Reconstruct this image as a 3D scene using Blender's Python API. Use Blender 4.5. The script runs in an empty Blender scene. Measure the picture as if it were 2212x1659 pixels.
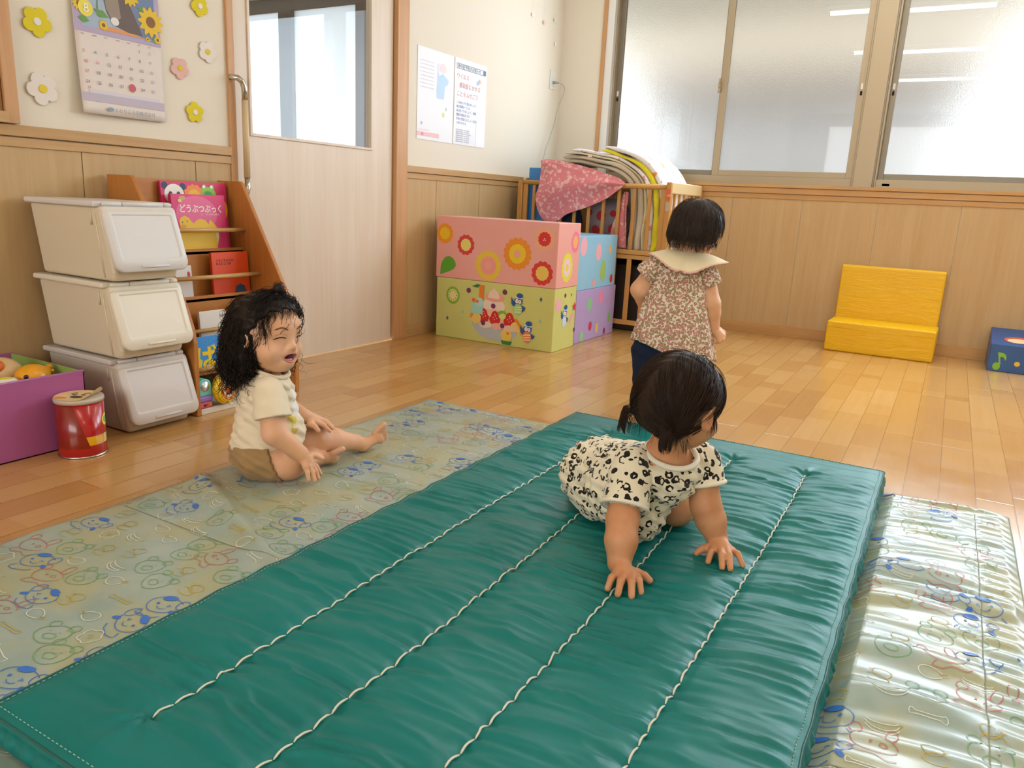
import bpy, bmesh, math, random
import numpy as np
from mathutils import Vector, Matrix
random.seed(7); rng = np.random.default_rng(11)
scene = bpy.context.scene
COL = scene.collection
# ---------------------------------------------------------------- camera
cam_d = bpy.data.cameras.new('camera'); cam = bpy.data.objects.new('camera', cam_d); COL.objects.link(cam)
cam_d.sensor_width = 36.0; cam_d.lens = 36.0 * 1635.94 / 2212.0; cam_d.clip_start = 0.02; cam_d.clip_end = 200
_R = ((0.49784136, -0.86595681, 0.0476737), (-0.1813362, -0.1576907, -0.97069605), (0.84809855, 0.47460768, -0.23553428))
_m = Matrix(((_R[0][0], -_R[1][0], -_R[2][0]), (_R[0][1], -_R[1][1], -_R[2][1]), (_R[0][2], -_R[1][2], -_R[2][2])))
cam.matrix_world = Matrix.Translation((-5.41, -2.735, 0.82)) @ _m.to_4x4()
scene.camera = cam
# ---------------------------------------------------------------- exposure, world, daylight
scene.view_settings.view_transform = 'Standard'
try: scene.view_settings.look = 'None'
except Exception: pass
scene.view_settings.exposure = 0.74; scene.view_settings.gamma = 1.0
scene.view_settings.use_curve_mapping = False
scene.cycles.use_denoising = True
scene.cycles.use_adaptive_sampling = True; scene.cycles.adaptive_threshold = 0.03
scene.cycles.max_bounces = 7; scene.cycles.diffuse_bounces = 3; scene.cycles.glossy_bounces = 3
scene.cycles.transmission_bounces = 5; scene.cycles.transparent_max_bounces = 6
scene.cycles.caustics_reflective = False; scene.cycles.caustics_refractive = False
scene.cycles.sample_clamp_indirect = 6.0
world = bpy.data.worlds.new('sky'); scene.world = world; world.use_nodes = True
_bg = world.node_tree.nodes['Background']; _bg.inputs[0].default_value = (0.92, 0.96, 1.0, 1); _bg.inputs[1].default_value = 2.3
def area_light(name, loc, rot, sx, sy, power, color):
    l = bpy.data.lights.new(name, 'AREA'); l.shape = 'RECTANGLE'; l.size = sx; l.size_y = sy
    l.energy = power; l.color = color
    o = bpy.data.objects.new(name, l); COL.objects.link(o); o.location = loc; o.rotation_euler = rot
    return o
# daylight entering by the visible windows and by the windows further along the same wall
area_light('daylight_near_corner', (-0.03, -1.27, 1.72), (0, math.radians(90), 0), 1.2, 1.55, 16, (0.78, 0.88, 1.0))
area_light('daylight_middle', (-0.03, -3.0, 1.72), (0, math.radians(90), 0), 1.2, 1.4, 30, (0.72, 0.86, 1.0))
area_light('added_back_fill', (-8.93, -2.3, 1.55), (0, math.radians(-90), 0), 1.5, 3.4, 30, (1.0, 0.89, 0.74))  # added fill from behind the camera, brightens camera-facing sides; source is invented
area_light('daylight_far', (-0.03, -4.9, 1.72), (0, math.radians(90), 0), 1.2, 2.0, 42, (0.72, 0.86, 1.0))
# ---------------------------------------------------------------- helpers
def lin(c):
    if isinstance(c, str):
        c = tuple(int(c[i:i+2], 16) / 255 for i in (0, 2, 4))
    return tuple(x / 12.92 if x <= 0.04045 else ((x + 0.055) / 1.055) ** 2.4 for x in c)
def rgba(c): return (*lin(c), 1.0)
MATS = {}
def mat(name, color=(0.8, 0.8, 0.8), rough=0.6, **kw):
    if name in MATS: return MATS[name]
    m = bpy.data.materials.new(name); m.use_nodes = True
    b = m.node_tree.nodes['Principled BSDF']
    b.inputs['Base Color'].default_value = rgba(color); b.inputs['Roughness'].default_value = rough
    for k, v in kw.items():
        k = {'spec': 'Specular IOR Level', 'metal': 'Metallic', 'sheen': 'Sheen Weight', 'trans': 'Transmission Weight', 'coat': 'Coat Weight', 'sss': 'Subsurface Weight'}.get(k, k)
        b.inputs[k].default_value = v
    MATS[name] = m
    return m
class NG:
    """tiny node-graph builder"""
    def __init__(s, m): s.t = m.node_tree; s.b = s.t.nodes['Principled BSDF']; s.m = m
    def new(s, kind, **kw):
        n = s.t.nodes.new(kind)
        for k, v in kw.items(): setattr(n, k, v)
        return n
    def put(s, sock, v):
        if isinstance(v, bpy.types.NodeSocket): s.t.links.new(v, sock)
        elif v is not None: sock.default_value = v
    def obj(s): return s.new('ShaderNodeTexCoord').outputs['Object']
    def geo(s): return s.new('ShaderNodeNewGeometry').outputs['Position']
    def math(s, op, a, b=None, c=None):
        n = s.new('ShaderNodeMath', operation=op); s.put(n.inputs[0], a); s.put(n.inputs[1], b)
        if c is not None: s.put(n.inputs[2], c)
        return n.outputs[0]
    def sep(s, v):
        n = s.new('ShaderNodeSeparateXYZ'); s.put(n.inputs[0], v); return n.outputs
    def comb(s, x, y, z=0.0):
        n = s.new('ShaderNodeCombineXYZ'); s.put(n.inputs[0], x); s.put(n.inputs[1], y); s.put(n.inputs[2], z); return n.outputs[0]
    def scale(s, v, sc):
        n = s.new('ShaderNodeMapping'); s.put(n.inputs[0], v); n.inputs['Scale'].default_value = sc; return n.outputs[0]
    def noise(s, v, sc=5, det=3, rough=0.5, dist=0.0):
        n = s.new('ShaderNodeTexNoise'); s.put(n.inputs['Vector'], v); n.inputs['Scale'].default_value = sc
        n.inputs['Detail'].default_value = det; n.inputs['Roughness'].default_value = rough; n.inputs['Distortion'].default_value = dist
        return n.outputs[0]
    def vor(s, v, sc=5, feature='F1', rnd=1.0, out='Distance'):
        n = s.new('ShaderNodeTexVoronoi', feature=feature); s.put(n.inputs['Vector'], v); n.inputs['Scale'].default_value = sc
        n.inputs['Randomness'].default_value = rnd
        return n.outputs[out]
    def white(s, v):
        n = s.new('ShaderNodeTexWhiteNoise', noise_dimensions='3D'); s.put(n.inputs[0], v); return n.outputs[0]
    def ramp(s, f, stops, interp='LINEAR'):
        n = s.new('ShaderNodeValToRGB'); s.put(n.inputs[0], f); cr = n.color_ramp; cr.interpolation = interp
        while len(cr.elements) < len(stops): cr.elements.new(0.5)
        for e, (p, c) in zip(cr.elements, stops): e.position = p; e.color = rgba(c)
        return n.outputs[0]
    def mix(s, f, a, b, mode='MIX'):
        n = s.new('ShaderNodeMix', data_type='RGBA', blend_type=mode)
        s.put(n.inputs[0], f); s.put(n.inputs[6], a if isinstance(a, bpy.types.NodeSocket) else rgba(a)); s.put(n.inputs[7], b if isinstance(b, bpy.types.NodeSocket) else rgba(b))
        return n.outputs[2]
    def bump(s, h, strength=0.3, dist=0.01):
        n = s.new('ShaderNodeBump'); n.inputs['Strength'].default_value = strength; n.inputs['Distance'].default_value = dist
        s.put(n.inputs['Height'], h); s.t.links.new(n.outputs[0], s.b.inputs['Normal'])
    def color(s, c): s.put(s.b.inputs['Base Color'], c)
def wood(name, c1, c2, axis='z', rough=0.45, sc=1.0, contrast=1.0, spec=0.4):
    m = mat(name, c1, rough, spec=spec); g = NG(m); p = g.obj()
    s = {'x': (1.2, 22, 22), 'y': (22, 1.2, 22), 'z': (22, 22, 1.2)}[axis]
    n = g.noise(g.scale(p, tuple(q * sc for q in s)), 1.0, 5, 0.6, 0.6)
    n2 = g.noise(g.scale(p, tuple(q * sc * 5 for q in s)), 1.0, 3, 0.6)
    f = g.math('ADD', g.math('MULTIPLY', n, 0.75), g.math('MULTIPLY', n2, 0.25))
    g.color(g.ramp(f, [(0.5 - 0.22 / contrast, c2), (0.5 + 0.2 / contrast, c1)]))
    g.bump(n2, 0.08, 0.002)
    return m
WM = {}
def wmat(o):
    return WM.get(o.name, Matrix.Identity(4)) if o is not None else Matrix.Identity(4)
def meta(o, label=None, cat=None, group=None, kind=None):
    if label: o['label'] = label
    if cat: o['category'] = cat
    if group: o['group'] = group
    if kind: o['kind'] = kind
    return o
def thing(name, loc=(0, 0, 0), rotz=0.0, label=None, cat=None, group=None, kind=None, parent=None):
    o = bpy.data.objects.new(name, None); COL.objects.link(o); o.empty_display_size = 0.05
    lm = Matrix.Translation(loc) @ Matrix.Rotation(rotz, 4, 'Z')
    if parent is not None:
        o.parent = parent; o.matrix_basis = wmat(parent).inverted() @ lm
    else: o.matrix_basis = lm
    WM[o.name] = lm
    return meta(o, label, cat, group, kind)
class MB:
    """collects polygons given in world coordinates; build() links them as one mesh object"""
    def __init__(s): s.v = []; s.f = []; s.mi = []
    def add(s, vs, fs, mi=0):
        n = len(s.v); s.v.extend([tuple(map(float, q)) for q in vs]); s.f.extend([tuple(i + n for i in q) for q in fs]); s.mi.extend([mi] * len(fs)); return s
    def box(s, x0, x1, y0, y1, z0, z1, mi=0):
        x0, x1 = sorted((x0, x1)); y0, y1 = sorted((y0, y1)); z0, z1 = sorted((z0, z1))
        return s.add([(x0, y0, z0), (x1, y0, z0), (x1, y1, z0), (x0, y1, z0), (x0, y0, z1), (x1, y0, z1), (x1, y1, z1), (x0, y1, z1)],
                     [(0, 3, 2, 1), (4, 5, 6, 7), (0, 1, 5, 4), (1, 2, 6, 5), (2, 3, 7, 6), (3, 0, 4, 7)], mi)
    def prism(s, pts, vec, mi=0):
        """closed polygon pts (3D) extruded by vec"""
        n = len(pts); vec = Vector(vec); a = [Vector(p) for p in pts]; b = [p + vec for p in a]
        fs = [tuple(range(n))[::-1], tuple(range(n, 2 * n))] + [(i, (i + 1) % n, n + (i + 1) % n, n + i) for i in range(n)]
        return s.add(a + b, fs, mi)
    def tube(s, pts, r, seg=10, mi=0, cap=True):
        pts = [Vector(p) for p in pts]; n = len(pts)
        rs = r if isinstance(r, (list, tuple, np.ndarray)) else [r] * n
        t0 = (pts[1] - pts[0]).normalized(); ref = Vector((0, 0, 1)) if abs(t0.z) < 0.9 else Vector((1, 0, 0))
        u = t0.cross(ref).normalized(); vs = []; fs = []
        for i, p in enumerate(pts):
            t = (pts[min(i + 1, n - 1)] - pts[max(i - 1, 0)]); t = t.normalized() if t.length > 1e-9 else t0
            u = (u - t * u.dot(t)); u = u.normalized() if u.length > 1e-6 else t.orthogonal().normalized(); w = t.cross(u)
            for k in range(seg):
                a = 2 * math.pi * k / seg; vs.append(p + (u * math.cos(a) + w * math.sin(a)) * rs[i])
        for i in range(n - 1):
            for k in range(seg):
                k2 = (k + 1) % seg; fs.append((i * seg + k, i * seg + k2, (i + 1) * seg + k2, (i + 1) * seg + k))
        if cap: fs.append(tuple(range(seg))[::-1]); fs.append(tuple((n - 1) * seg + k for k in range(seg)))
        return s.add(vs, fs, mi)
    def lathe(s, c, prof, seg=32, mi=0, axis='z', sx=1.0, sy=1.0, rot=None):
        """profile [(r, h), ...] turned about axis through c"""
        vs = []; fs = []; n = len(prof); c = Vector(c)
        for r, h in prof:
            for k in range(seg):
                a = 2 * math.pi * k / seg; x, y = r * math.cos(a) * sx, r * math.sin(a) * sy
                q = {'z': (x, y, h), 'y': (x, h, y), 'x': (h, x, y)}[axis]
                q = Vector(q)
                if rot is not None: q = rot @ q
                vs.append(c + q)
        for i in range(n - 1):
            for k in range(seg):
                k2 = (k + 1) % seg; f = (i * seg + k, i * seg + k2, (i + 1) * seg + k2, (i + 1) * seg + k)
                fs.append(f if axis != 'y' else f[::-1])
        fs.append(tuple(range(seg))[::-1]); fs.append(tuple((n - 1) * seg + k for k in range(seg)))
        return s.add(vs, fs, mi)
    def ball(s, c, r, seg=20, rings=12, mi=0, rot=None):
        r = (r, r, r) if isinstance(r, (int, float)) else r; vs = []; fs = []; c = Vector(c)
        for i in range(rings + 1):
            th = math.pi * i / rings
            for k in range(seg):
                a = 2 * math.pi * k / seg; q = Vector((r[0] * math.sin(th) * math.cos(a), r[1] * math.sin(th) * math.sin(a), -r[2] * math.cos(th)))
                if rot is not None: q = rot @ q
                vs.append(c + q)
        for i in range(rings):
            for k in range(seg):
                k2 = (k + 1) % seg; fs.append((i * seg + k, i * seg + k2, (i + 1) * seg + k2, (i + 1) * seg + k))
        return s.add(vs, fs, mi)
    def flat(s, o, u, v, pts, mi=0, off=0.0):
        """flat polygon with 2D pts in the plane through o spanned by u, v, lifted by off along u x v"""
        o = Vector(o); u = Vector(u); v = Vector(v); n = u.cross(v).normalized() * off
        return s.add([o + u * a + v * b + n for a, b in pts], [tuple(range(len(pts)))], mi)
    def grid(s, P, mi=0, close_u=False):
        """P: array (n, m, 3)"""
        n, m = P.shape[:2]; base = len(s.v); s.v.extend(map(tuple, P.reshape(-1, 3).tolist()))
        for i in range(n - 1 + (1 if close_u else 0)):
            i2 = (i + 1) % n
            for j in range(m - 1):
                s.f.append((base + i * m + j, base + i2 * m + j, base + i2 * m + j + 1, base + i * m + j + 1)); s.mi.append(mi)
        return s
    def build(s, name, mats, parent=None, smooth=False, bevel=0.0, sub=0, origin=None, seg=2, weld=False, solid=0.0):
        V = np.array(s.v, dtype=float)
        me = bpy.data.meshes.new(name)
        if parent is not None:
            M = wmat(parent).inverted()
        else:
            o = origin if origin is not None else ((V[:, 0].min() + V[:, 0].max()) / 2, (V[:, 1].min() + V[:, 1].max()) / 2, V[:, 2].min())
            M = Matrix.Translation(-Vector(o))
        A = np.array(M); V2 = V @ A[:3, :3].T + A[:3, 3]
        me.from_pydata(V2.tolist(), [], s.f)
        mats = mats if isinstance(mats, (list, tuple)) else [mats]
        for m in mats: me.materials.append(m)
        if len(mats) > 1: me.polygons.foreach_set('material_index', s.mi)
        if weld:
            bm = bmesh.new(); bm.from_mesh(me); bmesh.ops.remove_doubles(bm, verts=bm.verts, dist=1e-5); bmesh.ops.recalc_face_normals(bm, faces=bm.faces); bm.to_mesh(me); bm.free()
        if smooth: me.polygons.foreach_set('use_smooth', [True] * len(me.polygons))
        me.update(); me.validate()
        ob = bpy.data.objects.new(name, me); COL.objects.link(ob)
        if parent is not None: ob.parent = parent; WM[ob.name] = wmat(parent).copy()
        else: ob.matrix_basis = Matrix.Translation(Vector(o)); WM[ob.name] = Matrix.Translation(Vector(o))
        if solid: md = ob.modifiers.new('solid', 'SOLIDIFY'); md.thickness = solid; md.offset = -1
        if bevel: md = ob.modifiers.new('bevel', 'BEVEL'); md.width = bevel; md.segments = seg; md.limit_method = 'ANGLE'; md.angle_limit = math.radians(40)
        if sub: md = ob.modifiers.new('sub', 'SUBSURF'); md.levels = sub; md.render_levels = sub
        return ob
def text(body, name, o, u, v, size, m, parent, depth=0.0004, off=0.0006, align='LEFT', sx=1.0, bold=0.0):
    """lettering standing on the plane through o spanned by u, v"""
    cu = bpy.data.curves.new(name, 'FONT'); cu.body = body; cu.size = size; cu.extrude = depth; cu.align_x = align; cu.offset = bold
    cu.resolution_u = 3
    tmp = bpy.data.objects.new(name + '_t', cu); COL.objects.link(tmp)
    dg = bpy.context.evaluated_depsgraph_get(); me = bpy.data.meshes.new_from_object(tmp.evaluated_get(dg))
    bpy.data.objects.remove(tmp)
    u = Vector(u).normalized(); v = Vector(v).normalized(); n = u.cross(v)
    M = Matrix(((u.x * sx, v.x, n.x, 0), (u.y * sx, v.y, n.y, 0), (u.z * sx, v.z, n.z, 0), (0, 0, 0, 1))); M.translation = Vector(o) + n * off
    me.transform(wmat(parent).inverted() @ M); me.materials.clear(); me.materials.append(m)
    ob = bpy.data.objects.new(name, me); COL.objects.link(ob); ob.parent = parent; WM[ob.name] = wmat(parent).copy()
    return ob
def circ(cx, cy, r, n=24, ry=None, ph=0.0):
    ry = r if ry is None else ry
    return [(cx + r * math.cos(2 * math.pi * k / n + ph), cy + ry * math.sin(2 * math.pi * k / n + ph)) for k in range(n)]
def scallop(cx, cy, r, lobes=12, amp=0.08, n=96, ry=None):
    ry = r if ry is None else ry; out = []
    for k in range(n):
        a = 2 * math.pi * k / n; q = 1 + amp * (abs(math.sin(a * lobes / 2)) * 2 - 1)
        out.append((cx + r * q * math.cos(a), cy + ry * q * math.sin(a)))
    return out
_perm = rng.permutation(256); _gr = rng.random((256, 256))
def vnoise(x, y):
    """smooth 2D value noise in numpy, 0..1"""
    x = np.asarray(x, float); y = np.asarray(y, float); xi = np.floor(x).astype(int); yi = np.floor(y).astype(int)
    fx = x - xi; fy = y - yi; fx = fx * fx * (3 - 2 * fx); fy = fy * fy * (3 - 2 * fy)
    g = lambda a, b: _gr[a % 256, b % 256]
    return (g(xi, yi) * (1 - fx) + g(xi + 1, yi) * fx) * (1 - fy) + (g(xi, yi + 1) * (1 - fx) + g(xi + 1, yi + 1) * fx) * fy
def fbm(x, y, o=3):
    s = 0; a = 0.5; t = 0
    for k in range(o): s = s + a * vnoise(x * 2 ** k + 17 * k, y * 2 ** k + 31 * k); t += a; a *= 0.5
    return s / t
# ---------------------------------------------------------------- materials of the room
M = {}
def floor_material():
    m = mat('floor_boards', 'C89858', 0.16, spec=0.5); g = NG(m); p = g.geo(); x, y, z = g.sep(p)
    W, L = 0.1, 0.9
    row = g.math('FLOOR', g.math('DIVIDE', g.math('ADD', y, 0.02), W))
    r1 = g.white(g.comb(row, 3.7, 1.0))
    u = g.math('ADD', g.math('DIVIDE', x, L), g.math('MULTIPLY', r1, 7.0)); cell = g.math('FLOOR', u)
    r2 = g.white(g.comb(row, cell, 5.0)); r3 = g.white(g.comb(cell, row, 9.0))
    # the boards are printed with two shorter staves here and there
    u2 = g.math('FLOOR', g.math('ADD', g.math('MULTIPLY', u, 2.6), g.math('MULTIPLY', r2, 3.0))); r4 = g.white(g.comb(row, u2, 2.0))
    gr = g.noise(g.comb(g.math('MULTIPLY', x, 2.5), g.math('MULTIPLY', y, 42), g.math('MULTIPLY', r2, 40)), 1.0, 5, 0.6, 0.8)
    t = g.math('ADD', g.math('ADD', g.math('MULTIPLY', r4, 0.55), g.math('MULTIPLY', r3, 0.2)), g.math('MULTIPLY', gr, 0.35))
    base = g.ramp(t, [(0.15, 'B9844A'), (0.45, 'C39254'), (0.75, 'CA9B5E'), (1.0, 'D2A76E')])
    fy = g.math('FRACT', g.math('DIVIDE', g.math('ADD', y, 0.02), W)); dy = g.math('MULTIPLY', g.math('MINIMUM', fy, g.math('SUBTRACT', 1.0, fy)), W)
    fx = g.math('FRACT', u); dx = g.math('MULTIPLY', g.math('MINIMUM', fx, g.math('SUBTRACT', 1.0, fx)), L)
    d = g.math('MINIMUM', dy, dx)
    gap = g.math('LESS_THAN', d, 0.0012)
    g.color(g.mix(g.math('MULTIPLY', gap, 0.55), base, '6E4420'))
    rr = g.noise(p, 6.0, 3, 0.6)
    g.put(g.b.inputs['Roughness'], g.math('ADD', 0.10, g.math('MULTIPLY', rr, 0.16)))
    g.bump(g.math('MINIMUM', g.math('DIVIDE', d, 0.004), 1.0), 0.25, 0.0015)
    return m
M['floor'] = floor_material()
def plaster():
    m = mat('cream_wallpaper', 'EFE5D2', 0.85, spec=0.2); g = NG(m); p = g.geo()
    n = g.noise(p, 240, 2, 0.6); g.bump(n, 0.25, 0.001); return m
M['wall'] = plaster()
M['ceil'] = mat('white_ceiling', 'EDEAE2', 0.9)
M['wain'] = wood('wainscot_veneer', 'CDAE80', 'C09C6A', 'z', 0.5, 0.9, 1.0, 0.3)
M['railwood'] = wood('rail_wood', 'CFA874', 'B98E58', 'x', 0.45, 1, 1.0, 0.35)
M['railwood_y'] = wood('rail_wood_long', 'CFA26A', 'BA8A50', 'y', 0.45, 1, 1.0, 0.35)
M['jamb'] = wood('jamb_wood', 'D5A676', 'C48F5E', 'z', 0.45, 1, 1.0, 0.35)
M['door'] = wood('door_veneer', 'EBDCCA', 'E0CBB2', 'z', 0.4, 0.8, 0.9, 0.35)
M['alu'] = mat('beige_aluminium', 'AE9C7E', 0.42, metal=0.25)
M['alud'] = mat('grey_aluminium', '8F8573', 0.45, metal=0.3)
M['whitejamb'] = mat('white_jamb', 'F0EEE8', 0.6)
M['dark'] = mat('dark_gap', '1C1712', 0.9)
M['chrome'] = mat('satin_chrome', 'C8C2B8', 0.18, metal=1.0)
M['gripwood'] = wood('grip_wood', 'DCC49A', 'CDB084', 'z', 0.4)
# ---------------------------------------------------------------- floor, ceiling, walls
MB().box(-9, 0.0, -8, 0.0, -0.1, 0.0).build('floor', M['floor'])['kind'] = 'structure'
MB().box(-9, 0.3, -8, 4.0, 2.5, 2.6).build('ceiling', M['ceil'])['kind'] = 'structure'
DX0, DX1 = -3.035, -1.985          # door opening
b = MB()
b.box(-9, DX0 - 0.055, 0.0, 0.12, 0, 2.5); b.box(DX1 + 0.105, 0.0, 0.0, 0.12, 0, 2.5); b.box(DX0 - 0.055, DX1 + 0.105, 0.0, 0.12, 2.08, 2.5)
b.build('wall_left', M['wall'])['kind'] = 'structure'
# window wall: below the sill, above the head and the pier at the corner
b = MB(); WY0, WY1, WZ0, WZ1 = -0.33, -6.4, 1.0, 2.36
b.box(0.0, 0.16, WY0, 0.12, 0, 2.5); b.box(0.0, 0.16, -8, WY0, 0, WZ0); b.box(0.0, 0.16, -8, WY0, WZ1, 2.5); b.box(0.0, 0.16, -8, WY1, WZ0, WZ1)
b.build('wall_right', M['wall'])['kind'] = 'structure'
b = MB(); b.box(-9.12, -9, -8, -4.0, 0, 2.5); b.box(-9.12, -9, -0.6, 0.12, 0, 2.5); b.box(-9.12, -9, -4.0, -0.6, 0, 0.8); b.box(-9.12, -9, -4.0, -0.6, 2.3, 2.5); b.build('wall_back', M['wall'])['kind'] = 'structure'
MB().box(-9, 0.16, -8.12, -8, 0, 2.5).build('wall_near', M['wall'])['kind'] = 'structure'
# wainscot: veneered boards with fine joints, capped by a two-step rail, and a baseboard
GR = 0.0016
def wainscot_x(name, xa, xb, joints):
    b = MB(); cuts = [xa] + [j for j in joints if xa < j < xb] + [xb]
    for a, c in zip(cuts[:-1], cuts[1:]): b.box(a + GR, c - GR, -0.006, 0.0, 0.06, 0.925)
    o = b.build(name, M['wain'], bevel=0.0008, seg=1); o['kind'] = 'structure'
J = [-9 + 0.4535 * k - 0.17 for k in range(30)]
JL = sorted([-3.742 - 0.4745 * k for k in range(0, 12)] + [-3.2675])
wainscot_x('trim_wainscot_left', -9, DX0 - 0.055, JL)
wainscot_x('trim_wainscot_corner', DX1 + 0.105, -0.001, [-1.578, -1.098, -0.63, -0.16])
b = MB(); cuts = [-0.002] + [-0.0 - 0.4580 * k - 0.006 for k in range(1, 18)] + [-8]
cuts = [-0.002, -0.465, -0.922] + [-1.378 - 0.4575 * k for k in range(0, 14)]
for a, c in zip(cuts[:-1], cuts[1:]): b.box(-0.006, 0.0, c + GR, a - GR, 0.06, 0.925)
b.build('trim_wainscot_right', M['wain'], bevel=0.0008, seg=1)['kind'] = 'structure'
def rail_x(name, xa, xb):
    b = MB(); b.box(xa, xb, -0.012, 0, 0.913, 0.944); b.box(xa, xb, -0.02, 0, 0.947, 0.983)
    b.build(name, M['railwood'], bevel=0.002)['kind'] = 'structure'
rail_x('trim_rail_left', -9, DX0 - 0.055); rail_x('trim_rail_corner', DX1 + 0.105, 0)
b = MB(); b.box(-0.012, 0, -8, 0, 0.913, 0.944); b.box(-0.02, 0, -8, 0, 0.947, 0.983)
b.build('trim_rail_right', M['railwood_y'], bevel=0.002)['kind'] = 'structure'
b = MB(); b.box(-0.028, 0.03, -8, -0.02, 0.985, 1.006); b.build('trim_window_sill', M['railwood_y'], bevel=0.002)['kind'] = 'structure'
for nm, xa, xb in (('baseboard_left', -9, DX0 - 0.055), ('baseboard_corner', DX1 + 0.105, 0)):
    b = MB(); b.box(xa, xb, -0.012, 0, 0, 0.06); b.box(xa, xb, -0.009, 0, 0.06, 0.075); b.build(nm, M['railwood'], bevel=0.0015)['kind'] = 'structure'
b = MB(); b.box(-0.012, 0, -8, 0, 0, 0.06); b.box(-0.009, 0, -8, 0, 0.06, 0.075); b.build('baseboard_right', M['railwood_y'], bevel=0.0015)['kind'] = 'structure'
# wooden casing left of the wall calendar (a second opening at the picture's edge) and its ledge
MB().box(-3.995, -3.952, -0.03, 0.0, 0.985, 2.2).build('trim_left_casing', M['jamb'], bevel=0.002)['kind'] = 'structure'
MB().box(-4.9, -3.995, -0.045, 0.0, 0.985, 1.02).build('trim_left_ledge', M['railwood'], bevel=0.002)['kind'] = 'structure'
MB().box(-4.9, -3.997, -0.02, 0.0, 1.02, 2.2).build('trim_left_panel', wood('brown_panel', 'A9783E', '936430', 'z'), bevel=0.002)['kind'] = 'structure'
# ---------------------------------------------------------------- sliding door and its frame
b = MB(); b.box(DX0 - 0.055, DX0 - 0.02, -0.012, 0.12, 0, 2.08); b.box(DX0 - 0.055, DX1 + 0.105, -0.012, 0.12, 2.08, 2.13)
b.build('trim_door_frame_left', M['jamb'], bevel=0.002)['kind'] = 'structure'
MB().box(DX1 + 0.008, DX1 + 0.105, -0.022, 0.12, 0, 2.08).build('trim_door_post', M['jamb'], bevel=0.002)['kind'] = 'structure'
MB().box(DX1 - 0.02, DX1 + 0.008, 0.05, 0.1, 0, 2.08).build('trim_door_gap', M['dark'])['kind'] = 'structure'
door = thing('door_1', (-2.5, 0.02, 0), label='pale wooden sliding door with tall clear glass pane and vertical grip', cat='door', kind='structure')
b = MB(); GX0, GX1, GZ0, GZ1 = -2.962, -2.163, 1.048, 1.93
y0, y1 = 0.006, 0.04
b.box(DX0 - 0.02, GX0, y0, y1, 0.001, 2.07); b.box(GX1, DX1, y0, y1, 0.001, 2.07); b.box(GX0, GX1, y0, y1, 0.001, GZ0); b.box(GX0, GX1, y0, y1, GZ1, 2.07)
b.build('door_leaf', M['door'], door)
b = MB(); t = 0.008
for q in ((GX0 - t, GX0 + 0.004, GZ0 - t, GZ1 + t), (GX1 - 0.004, GX1 + t, GZ0 - t, GZ1 + t)): b.box(q[0], q[1], -0.001, y0, q[2], q[3])
for q in ((GX0 + 0.004, GX1 - 0.004, GZ0 - t, GZ0 + 0.004), (GX0 + 0.004, GX1 - 0.004, GZ1 - 0.004, GZ1 + t)): b.box(q[0], q[1], -0.001, y0, q[2], q[3])
b.build('glazing_bead', M['door'], door, bevel=0.001)
def glass_mat(name, rough, col=(0.97, 0.985, 0.98), ior=1.45):
    m = bpy.data.materials.new(name); m.use_nodes = True; t = m.node_tree; t.nodes.clear()
    g = t.nodes.new('ShaderNodeBsdfGlass'); g.inputs['Color'].default_value = (*col, 1); g.inputs['Roughness'].default_value = rough; g.inputs['IOR'].default_value = ior
    o = t.nodes.new('ShaderNodeOutputMaterial'); t.links.new(g.outputs[0], o.inputs[0]); return m
clear = bpy.data.materials.new('clear_glass'); clear.use_nodes = True; _t = clear.node_tree; _t.nodes.clear()
_o = _t.nodes.new('ShaderNodeOutputMaterial'); _mx = _t.nodes.new('ShaderNodeMixShader'); _tr = _t.nodes.new('ShaderNodeBsdfTransparent'); _gl = _t.nodes.new('ShaderNodeBsdfGlossy'); _gl.inputs['Roughness'].default_value = 0.0
_lw = _t.nodes.new('ShaderNodeLayerWeight'); _pw = _t.nodes.new('ShaderNodeMath'); _pw.operation = 'POWER'; _pw.inputs[1].default_value = 5.0; _t.links.new(_lw.outputs['Facing'], _pw.inputs[0])
_fr = _t.nodes.new('ShaderNodeMath'); _fr.operation = 'MULTIPLY_ADD'; _fr.inputs[1].default_value = 0.9; _fr.inputs[2].default_value = 0.03; _t.links.new(_pw.outputs[0], _fr.inputs[0])
_tr.inputs[0].default_value = (0.93, 0.95, 0.95, 1)
_t.links.new(_fr.outputs[0], _mx.inputs[0]); _t.links.new(_tr.outputs[0], _mx.inputs[1]); _t.links.new(_gl.outputs[0], _mx.inputs[2]); _t.links.new(_mx.outputs[0], _o.inputs[0])
MB().box(GX0, GX1, 0.018, 0.024, GZ0, GZ1).build('door_glass', clear, door)
hd = thing('door_handle', (-3.05, -0.03, 1.0), parent=door)
b = MB(); HX, HY = -3.040, -0.048
up = [(-3.082 + 0.004, 0.0, 1.262), (-3.078, -0.022, 1.264), (-3.066, -0.040, 1.262), (-3.05, HY, 1.248), (HX, HY, 1.225), (HX, HY, 1.175)]
b.tube(up, 0.012, 14)
dn = [(HX, HY, 0.86), (HX, HY, 0.81), (-3.05, HY, 0.785), (-3.064, -0.040, 0.773), (-3.078, -0.022, 0.77), (-3.078, 0.0, 0.77)]
b.tube(dn, 0.012, 14); b.build('grip_end', M['chrome'], hd, smooth=True)
MB().tube([(HX, HY, 1.176), (HX, HY, 0.86)], 0.0135, 16).build('grip_bar', M['gripwood'], hd, smooth=True)
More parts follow.
